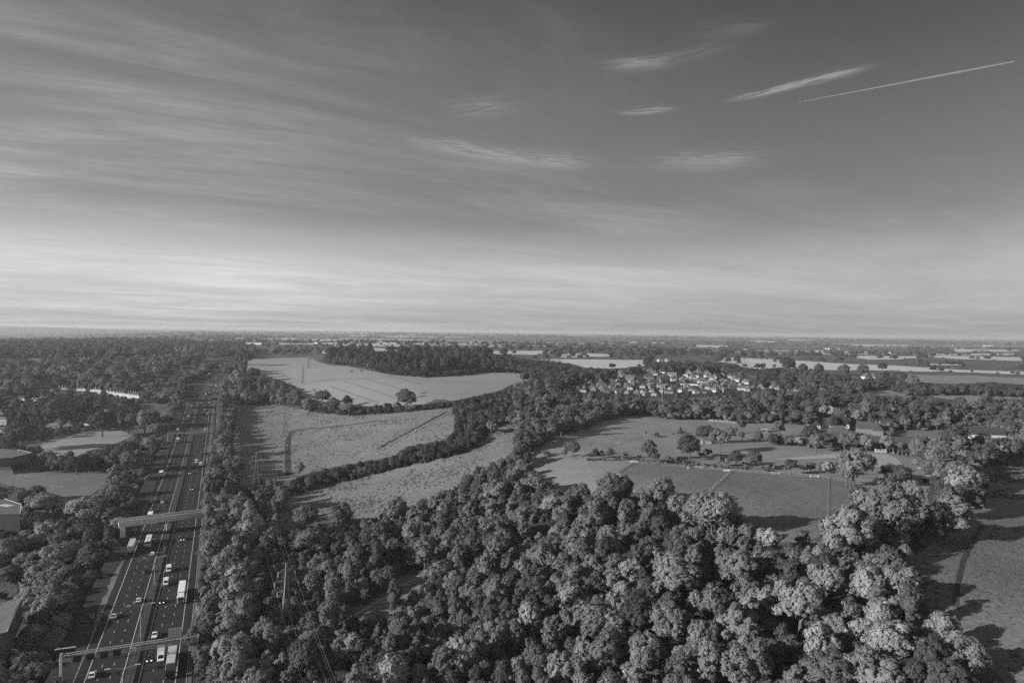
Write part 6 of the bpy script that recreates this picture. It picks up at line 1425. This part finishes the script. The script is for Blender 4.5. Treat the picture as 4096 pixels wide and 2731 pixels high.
fill(pol(('3', [(765, 405), (790, 372), (870, 332), (1050, 308), (1300, 325), (1800, 322), (2100, 337), (2352, 352), (2352, 480), (2000, 480), (1880, 455), (1700, 448), (1500, 448), (1480, 475), (1200, 470), (1000, 430), (850, 420)])), 'farwood', 5, 8.5, ['round', 'dense', 'tall'], .58, dz=15, tone=(.06, .11))
fill(pol(('3', [(1215, 470), (1480, 475), (1720, 490), (2050, 465), (2060, 492), (1800, 510), (1620, 515), (1400, 500)])), 'hedge', 2.4, 3.6, ['bush', 'round'], .55, dz=3, avoid=False, tone=(.05, .08))
fill(pol(('5', [(0, 345), (130, 345), (340, 385), (560, 410), (800, 458), (1000, 465), (1220, 435), (1280, 455), (1340, 415), (1500, 405), (1860, 405), (2000, 435), (2150, 450), (2352, 450), (2352, 640), (2190, 595), (2010, 490), (1850, 465), (1700, 452), (1500, 455), (1250, 482), (950, 520), (750, 555), (640, 610), (520, 570), (420, 520), (200, 480), (0, 480)])), 'farwood', 4.5, 7.5, ['round', 'dense'], .58, dz=13, tone=(.06, .11))
fill(pol(('6', [(0, 445), (160, 475), (350, 460), (480, 468), (600, 480), (900, 515), (1080, 565), (1010, 610), (1090, 670), (1200, 695), (1430, 690), (1500, 690), (1780, 725), (1870, 765), (1800, 805), (1740, 850), (1500, 850), (1250, 860), (1000, 825), (900, 790), (700, 780), (660, 700), (560, 660), (500, 640), (350, 630), (250, 595), (120, 560), (0, 520)])), 'farmwood', 3.8, 6.5, BL, .58, dz=10, tone=(.075, .15))
fill(pol(('6', [(1050, 520), (1300, 500), (1480, 560), (1560, 600), (1780, 610), (1800, 600), (2100, 580), (2352, 590), (2500, 600), (2500, 660), (2352, 655), (1900, 640), (1700, 640), (1560, 640), (1400, 640), (1250, 600), (1100, 600)])), 'hedge', 3.0, 5.5, ['round', 'dense', 'bush'], .75, avoid=False, tone=(.05, .11))
fill(pol(('6', [(1760, 790), (1900, 760), (2100, 720), (2352, 740), (2500, 750), (2500, 1050), (2352, 1060), (2150, 1000), (1950, 940), (1820, 930), (1760, 860)])), 'scrub', 1.8, 3.6, ['bush', 'bush', 'round'], .66, dz=2, avoid=False, tone=(.07, .17))
fill(pol(('6', [(1430, 1090), (1640, 1045), (1700, 980), (1850, 975), (1930, 1045), (2352, 1040), (2500, 1040), (2500, 1130), (2352, 1120), (2010, 1180), (1970, 1260), (2010, 1400), (1860, 1510), (1720, 1480), (1690, 1360), (1600, 1265), (1470, 1180)])), 'rightwood', 2.6, 4.8, BL, .6, avoid=False)
fill(pol(('5', [(1330, 830), (1500, 850), (1700, 855), (1900, 845), (2200, 880), (2352, 870), (2352, 890), (2100, 890), (1800, 862), (1500, 862)])), 'paddock', 1.5, 2.6, ['bush', 'round'], .8, dz=2, avoid=False)
fill(pol(('5', [(820, 1190), (1000, 1180), (1200, 1185), (1450, 1205), (1640, 1225), (1840, 1235), (2000, 1250), (2250, 1265), (2330, 1275), (2330, 1288), (2000, 1265), (1640, 1240), (1200, 1200), (820, 1200)])), 'paddock', .9, 1.6, ['bush'], .9, dz=1, avoid=False)
fill(pol(('6', [(280, 1025), (560, 1060), (840, 1085), (1000, 1095), (1380, 1110), (1380, 1130), (1000, 1112), (560, 1085), (280, 1060)])), 'farm', 1.4, 2.6, ['bush', 'round'], .75, dz=2, avoid=False)
fill(pol(('6', [(1030, 870), (1300, 870), (1700, 930), (1700, 955), (1300, 945), (1250, 1000), (1230, 930), (1050, 900)])), 'farm', 1.8, 3.4, ['bush', 'round'], .75, dz=2, avoid=False)
fill(pol(('8', [(1190, 540), (1500, 430), (1700, 300), (1760, 330), (1500, 500), (1250, 600)])), 'copse', 1.4, 2.6, ['bush'], .7, dz=2, avoid=False)

# far country: trees and hedgerows beyond the fields
fill(pol(('5', [(640, 600), (760, 560), (950, 525), (1250, 485), (1500, 462), (1850, 470), (2000, 500), (2180, 595), (2352, 640), (2000, 665), (1700, 680), (1300, 690), (1000, 680), (700, 660)])), 'midwood', 1.4, 2.6, ['round', 'bush', 'dense'], 1.5, .5, dz=2, tone=(.06, .12), avoid=False)
def far_fill(n, y0, y1):
    made = 0
    while made < n:
        y = y0 * math.exp(rnd.random() * math.log(y1 / y0)); x = rnd.uniform(-.95, .95) * y
        yy = proj(x, y, float(tz(x, y)))
        if y < 1900 and (yy is None or yy[1] > 1432): made += .2; continue
        dens = math.sin(x / 310 + math.sin(y / 170) * 1.4) + math.sin(y / 140 + x / 900 * 2) + .8 * math.sin(x / 130 - y / 270)
        if infield(x, y) or dens < -.9: made += .35; continue
        if x / y < -.5 and y > 7000: made += .3; continue
        r = rnd.uniform(5, 9) * (1 + max(0, y - 2500) / 3200)
        if (hides_field(x, y, float(tz(x, y)), r * 2.2) and rnd.random() < .93) or blocks(x, y, float(tz(x, y)), r, r * 2.2): made += .3; continue
        made += 1; q = (int(x // 40), int(y // 40)); FP.append((x, y, float(tz(x, y)), r))
FP = []
far_fill(5200, 1250, 12000)
for P in FIELDS:                                        # hedgerow trees along far field edges
    if sum(p[1] for p in P) / len(P) < 1200: continue
    for a, b in zip(P, P[1:] + P[:1]):
        L = math.hypot(b[0] - a[0], b[1] - a[1]); s = 0
        while s < L:
            f = s / L; x = a[0] + (b[0] - a[0]) * f; y = a[1] + (b[1] - a[1]) * f; s += rnd.uniform(6, 16) if rnd.random() < .8 else rnd.uniform(15, 60)
            q = rnd.uniform(2.0, 4.0) if rnd.random() < .8 else rnd.uniform(5, 8)
            if hides_field(x, y, float(tz(x, y)), q * 2.0) and rnd.random() < .8: continue
            FP.append((x, y, float(tz(x, y)), q))

# which trees stand as objects of their own: named ones first, then whatever shows largest
for t in TREES:
    p = proj(t['x'], t['y'], t['z'] + t['h'] * .55); t['px'] = p
    t['size'] = 0 if p is None or not (-60 < p[0] < 4156 and p[1] < 2790) else 2 * t['r'] * F_PX / p[2]
vis = sorted([t for t in TREES if t['size'] > 12 and t['kind'] not in ('bush', 'bare')], key=lambda t: -t['size'] * (1.6 if t['own'] else 1.0) * (2.5 if t['region'] in ('paddock', 'farm', 'meadowedge') and t['own'] else 1))
bus = sorted([t for t in TREES if t['size'] > 12 and t['kind'] == 'bush'], key=lambda t: -t['size'] * (2 if t['own'] else 1))
OWN = vis[:292] + bus[:70] + [t for t in TREES if t['kind'] == 'bare' and t['size'] > 0]
own_ids = {id(t) for t in OWN}
print('trees', len(TREES), 'own', len(OWN), 'far', len(FP), 'smallest own', vis[291]['size'] if len(vis) > 291 else None)
PLACE = {'fg': 'foreground wood', 'verge': "belt right of the motorway", 'leftverge': 'belt left of the motorway', 'copse': 'copse between the shaded paddock and the right-hand field', 'paddock': 'paddocks', 'farm': 'farm grounds',
         'rightwood': 'hedge wood by the field shed', 'meadowedge': 'edge of the meadow', 'left': 'gardens and field edges at far left', 'leftwood': 'wood beyond the terraces', 'hedge': 'hedges', 'midwood': 'wood below the village', 'farwood': 'dark wood', 'farmwood': 'wood behind the farm', 'scrub': 'scrub on the right'}
def place(t):
    x, y, _ = t['px']; g = t['region']
    if g == 'fg':
        if x < 1500: return 'in the foreground wood near the pylon' if y < 2450 else 'low left in the foreground wood'
        if y < 2080: return 'along the paddock edge of the wood'
        if x > 3000: return 'on the right edge of the wood' if y < 2450 else 'low right in the foreground wood'
        if y > 2520: return 'along the bottom edge of the wood'
        return 'in the wood right of the clearing' if x < 2300 else 'in the wood below the grazing horse'
    if g == 'verge': return 'right of the motorway ' + ('this side of the bridge' if y > 2090 else 'beside the rough meadow' if y > 1640 else 'below the wheat field')
    if g == 'leftverge': return 'left of the motorway ' + ('by the pale ribbed roof' if y > 2380 else 'before the bridge' if y > 2080 else 'beyond the bridge')
    if g == 'paddock': return 'in paddocks ' + ('by the white rail fence' if y < 1755 else 'behind the person and horse' if y > 1805 else 'round the small timber shed')
    if g == 'farm': return 'in far fields behind the farm' if y < 1600 else 'around the farmhouse and cottage' if y < 1790 else 'below the painted sunlit strip'
    return {'copse': 'in the copse by the fence', 'rightwood': 'behind the field shed at right', 'meadowedge': 'at the edge of the rough meadow', 'left': 'round the left sports fields', 'leftwood': 'in the wood beyond the terraces',
            'hedge': 'in the meadow hedges', 'midwood': 'in the wood below the village', 'farwood': 'in the dark wood by the wheat', 'farmwood': 'in the wood behind the farm', 'scrub': 'in the scrub at the right edge'}[g]
SHAPE = {'round': 'round', 'dense': 'domed', 'spiky': 'feathery', 'tall': 'narrow', 'open': 'thin-crowned', 'cone': 'pointed', 'bush': 'low', 'bare': 'bare-branched'}
def grow_own():
    med = {}
    for t in OWN:
        t['pl'] = place(t); t['tw'] = 'pale' if t['tone'] > .202 else 'mid-grey' if t['tone'] > .132 else 'dark'
    for t in OWN: med.setdefault((t['pl'], t['kind'], t['tw']), []).append(t)
    for key, L in med.items():
        ms = sorted(q['size'] for q in L)[len(L) // 2]
        for t in L: t['sz'] = '' if len(L) < 3 else 'bigger ' if t['size'] >= ms else 'smaller '
    cnt = {}
    for t in OWN: cnt.setdefault((t['pl'], t['kind'], t['tw'], t['sz']), []).append(t)
    for key, L in cnt.items():
        L.sort(key=lambda q: q['px'][0])
        for i, t in enumerate(L): t['ord'] = (', %s from left' % ordinal(i)) if len(L) > 1 else ''
    for t in OWN:
        kd = t['kind']; cr, tk, r0, h0 = rnd.choice(TP[kd]); nm, cat = {'bush': ('shrub', 'shrub'), 'bare': ('bare_tree', 'tree'), 'cone': ('conifer', 'tree')}.get(kd, ('broadleaf_tree', 'tree'))
        w = 'tree' if cat == 'tree' else 'shrub'
        o = thing(nm, '%s%s %s %s %s%s' % (t['sz'], t['tw'] if kd != 'bare' else 'pale', SHAPE[kd], w, t['pl'], t['ord']), cat, (t['x'], t['y'], t['z']), rnd.uniform(0, 6.28), ('trees of the ' if w == 'tree' else 'shrubs of the ') + PLACE[t['region']])
        s = t['r'] / r0; e = rnd.uniform(.86, 1.16); o.scale = (s * e, s / e, t['h'] / h0 * rnd.uniform(.88, 1.08))
        for nm2, me in (('crown', cr), ('trunk', tk)):
            if me is None: continue
            c = bpy.data.objects.new(nm2, me); C.objects.link(c); c.parent = o; c.color = (t['tone'],) * 3 + (1,)
grow_own()
# the rest of each wood: one object per wood, grown from the same trees
PC = bpy.data.collections.new('woodland_trees'); KIX = {}
def proto_collection():
    i = 0
    for kd in ('round', 'dense', 'spiky', 'tall', 'open', 'cone', 'bush'):
        for cr, tk, r0, h0 in TP[kd][:3]:
            for tone in (0,):
                bm = bmesh.new(); bm.from_mesh(cr); n = len(bm.faces); bm.from_mesh(tk); bm.faces.ensure_lookup_table()
                for f in bm.faces[n:]: f.material_index = 1
                key = (kd, r0, id(cr))
                if key not in PM: me = bpy.data.meshes.new('tree'); bm.to_mesh(me); me.materials.append(MAT['leaf']); me.materials.append(MAT['bark']); PM[key] = me
                bm.free()
                o = bpy.data.objects.new('tree_%03d' % i, PM[key]); PC.objects.link(o); o.color = (tone,) * 3 + (1,); KIX.setdefault((kd, tone), []).append((i, r0, h0)); i += 1
PM = {}
proto_collection()
def gn_tree(coll):
    g = bpy.data.node_groups.new('scatter', 'GeometryNodeTree')
    g.interface.new_socket('Geometry', in_out='INPUT', socket_type='NodeSocketGeometry'); g.interface.new_socket('Geometry', in_out='OUTPUT', socket_type='NodeSocketGeometry')
    gi = g.nodes.new('NodeGroupInput'); go = g.nodes.new('NodeGroupOutput'); ip = g.nodes.new('GeometryNodeInstanceOnPoints'); ci = g.nodes.new('GeometryNodeCollectionInfo')
    ci.inputs['Collection'].default_value = coll; ci.inputs['Separate Children'].default_value = True; ci.inputs['Reset Children'].default_value = True
    ip.inputs['Pick Instance'].default_value = True
    def at(nm, ty):
        n = g.nodes.new('GeometryNodeInputNamedAttribute'); n.data_type = ty; n.inputs['Name'].default_value = nm; return n.outputs['Attribute']
    L = g.links.new
    L(gi.outputs[0], ip.inputs['Points']); L(ci.outputs[0], ip.inputs['Instance']); L(at('ix', 'INT'), ip.inputs['Instance Index']); L(at('ro', 'FLOAT_VECTOR'), ip.inputs['Rotation']); L(at('sc', 'FLOAT_VECTOR'), ip.inputs['Scale']); L(ip.outputs[0], go.inputs[0])
    return g
GT = gn_tree(PC)
def scatter(name, label, cat, rows, group):
    """rows: x, y, z, rotation, sx, sz, index"""
    if not rows: return
    me = bpy.data.meshes.new(name); me.from_pydata([r[:3] for r in rows], [], [])
    a = me.attributes.new('ix', 'INT', 'POINT'); a.data.foreach_set('value', [int(r[6]) for r in rows])
    a = me.attributes.new('ro', 'FLOAT_VECTOR', 'POINT'); a.data.foreach_set('vector', [v for r in rows for v in (0, 0, r[3])])
    a = me.attributes.new('sc', 'FLOAT_VECTOR', 'POINT'); a.data.foreach_set('vector', [v for r in rows for v in (r[4], r[4], r[5])])
    a = me.attributes.new('tone', 'FLOAT', 'POINT'); a.data.foreach_set('value', [r[7] for r in rows])
    o = bpy.data.objects.new(name, me); C.objects.link(o); o.modifiers.new('scatter', 'NODES').node_group = group; o.color = (0, 0, 0, 1)
    return tag(o, label, cat, kind='stuff')
REST = {'fg': 'understorey trees filling the gaps of the foreground wood', 'verge': 'smaller trees and bushes massed right of the motorway', 'leftverge': 'smaller trees massed on the bank left of the motorway', 'copse': 'low growth round the copse beside the shaded paddock', 'paddock': 'low bushes along the paddock fences',
        'farm': 'garden bushes around the farm', 'rightwood': 'trees filling the belt behind the field shed', 'meadowedge': 'bushes on the meadow edge', 'left': 'garden trees and hedges massed around the houses at left', 'leftwood': 'wide dark wood beyond the terraces left of the motorway', 'hedge': 'thick hedgerows dividing the meadows and wheat field',
        'midwood': 'pale young wood below the village', 'farwood': 'dark wood behind the wheat field and village', 'farmwood': 'wood behind the farm and below the golf-like pasture', 'scrub': 'low pale scrub at the right edge'}
def grow_rest():
    R_ = {}
    for t in TREES:
        if id(t) in own_ids or t['kind'] == 'bare': continue
        i, r0, h0 = rnd.choice(KIX[(t['kind'], 0)])
        R_.setdefault(t['region'], []).append((t['x'], t['y'], t['z'] - .2, rnd.uniform(0, 6.28), t['r'] / r0, t['h'] / h0, i, t['tone']))
    for g, rows in R_.items(): scatter('woodland' if 'wood' in g or g in ('fg', 'verge', 'leftverge', 'left') else 'hedgerow', REST[g], 'woodland' if 'wood' in REST[g] else 'trees', rows, GT)
    rows = []
    for x, y, z, r in FP:
        kd = 'bush' if r < 4.3 and rnd.random() < .6 else rnd.choice(('round', 'dense')); i, r0, h0 = rnd.choice(KIX[(kd, 0)])
        rows.append((x, y, z - .3, rnd.uniform(0, 6.28), r / r0, r / r0 * rnd.uniform(.75, 1.0) * (.8 if y < 3000 else .55 if y < 4500 else .36), i, rnd.uniform(.06, .11)))
    scatter('far_woods', 'far woods and hedgerows between the pale fields out to the horizon', 'woodland', rows, GT)
grow_rest()

# rough grass: tussocks over the meadows and the right-hand field
TC = bpy.data.collections.new('grass_tussocks')
def tussocks():
    for k in range(3):
        n = 130; d = rand_dirs(n, .0); P = d * np.array([.75, .75, .5]) * npr.uniform(.7, 1.05, (len(d), 1)) + npr.normal(size=d.shape) * .08
        N = d + npr.normal(size=d.shape) * .5; N /= np.linalg.norm(N, axis=1)[:, None]
        me = quads_mesh('tussock', P, N, npr.uniform(.06, .12, len(d)), npr.uniform(.12, .24, len(d)), [MAT['leaf']])
        o = bpy.data.objects.new('tussock_%d' % k, me); TC.objects.link(o)
    GG = gn_tree(TC)
    def sow(name, label, poly, n, s0, s1, tones, tmul=1.0):
        G = [tuple(U(*p)[:2]) for p in poly] if not isinstance(poly[0], Vector) else poly
        xs = [p[0] for p in G]; ys = [p[1] for p in G]; X = npr.uniform(min(xs), max(xs), n * 3); Y = npr.uniform(min(ys), max(ys), n * 3)
        # clumped: more where a slow pattern is high
        w = np.sin(X / 9 + np.sin(Y / 17) * 2) + np.sin(Y / 7.5 + X / 31) + np.sin(X / 23 - Y / 13); ok = inpoly(G, X, Y) & (w + npr.normal(size=len(X)) * 1.3 > .55)
        rows = []
        for x, y in zip(X[ok][:n], Y[ok][:n]):
            s = s0 + (s1 - s0) * rnd.random() ** 2.2; rows.append((float(x), float(y), float(tz(x, y)) + .05 + .00028 * float(y), rnd.uniform(0, 6.28), s, s * rnd.uniform(.35, .75), rnd.randrange(3), (.20, .25, .31)[rnd.choice(tones)] * tmul))
        scatter(name, label, 'rough grass', rows, GG)
    sow('tall_grass', 'tussocks and small bushes of the upper rough meadow', MEADOW, 8000, .35, 2.0, (0, 1, 1, 2)); sow('tall_grass', 'tussocks of the lower rough meadow strip', LOWMEADOW, 6000, .35, 1.9, (0, 1, 1, 2))
    sow('tall_grass', 'tall rough grass of the right-hand field', pol(('8', [(1300, 640), (1500, 560), (1800, 380), (2166, 300), (2400, 250), (2500, 1560), (2000, 1500), (1500, 1080)])), 9000, .2, .7, (0, 0, 1, 1), .62)
    sow('tall_grass', 'dark rough growth at the far side of the right-hand field', pol(('6', [(2352, 1130), (2050, 1190), (2000, 1300), (2020, 1420), (1900, 1510), (2352, 1530), (2500, 1530), (2500, 1130)])), 4000, .6, 2.0, (0, 0, 0, 1), .5)
    sow('tall_grass', 'faint tufts in the grazed lower paddock', pol(('5', [(1215, 1245), (1690, 1280), (2330, 1335)]), ('6', [(755, 1375), (740, 1530)]), ('7', [(2170, 300), (1700, 180), (1150, 120)])), 1800, .2, .6, (0, 0, 1), .7)
    sow('tall_grass', 'faint clumps in the upper paddocks', pol(('5', [(640, 1010), (900, 910), (1350, 850), (1800, 880), (2000, 920), (1600, 1010), (1500, 1150), (1000, 1150), (500, 1160)])), 2200, .3, .9, (0, 1, 1))
tussocks()

# ---------------------------------------------------------------- haze
def haze():
    m = MB().box(0, 21500, -75, 110000, 48000, 215)
    hm = bpy.data.materials.new('haze'); hm.use_nodes = True; T = hm.node_tree; T.nodes.clear()
    v = T.nodes.new('ShaderNodeVolumePrincipled'); v.inputs['Color'].default_value = (.72, .72, .72, 1); v.inputs['Density'].default_value = 7.5e-5; v.inputs['Anisotropy'].default_value = 0.2
    o = T.nodes.new('ShaderNodeOutputMaterial'); T.links.new(v.outputs[0], o.inputs['Volume'])
    h = m.build('haze', hm); tag(h, kind='stuff')
haze()
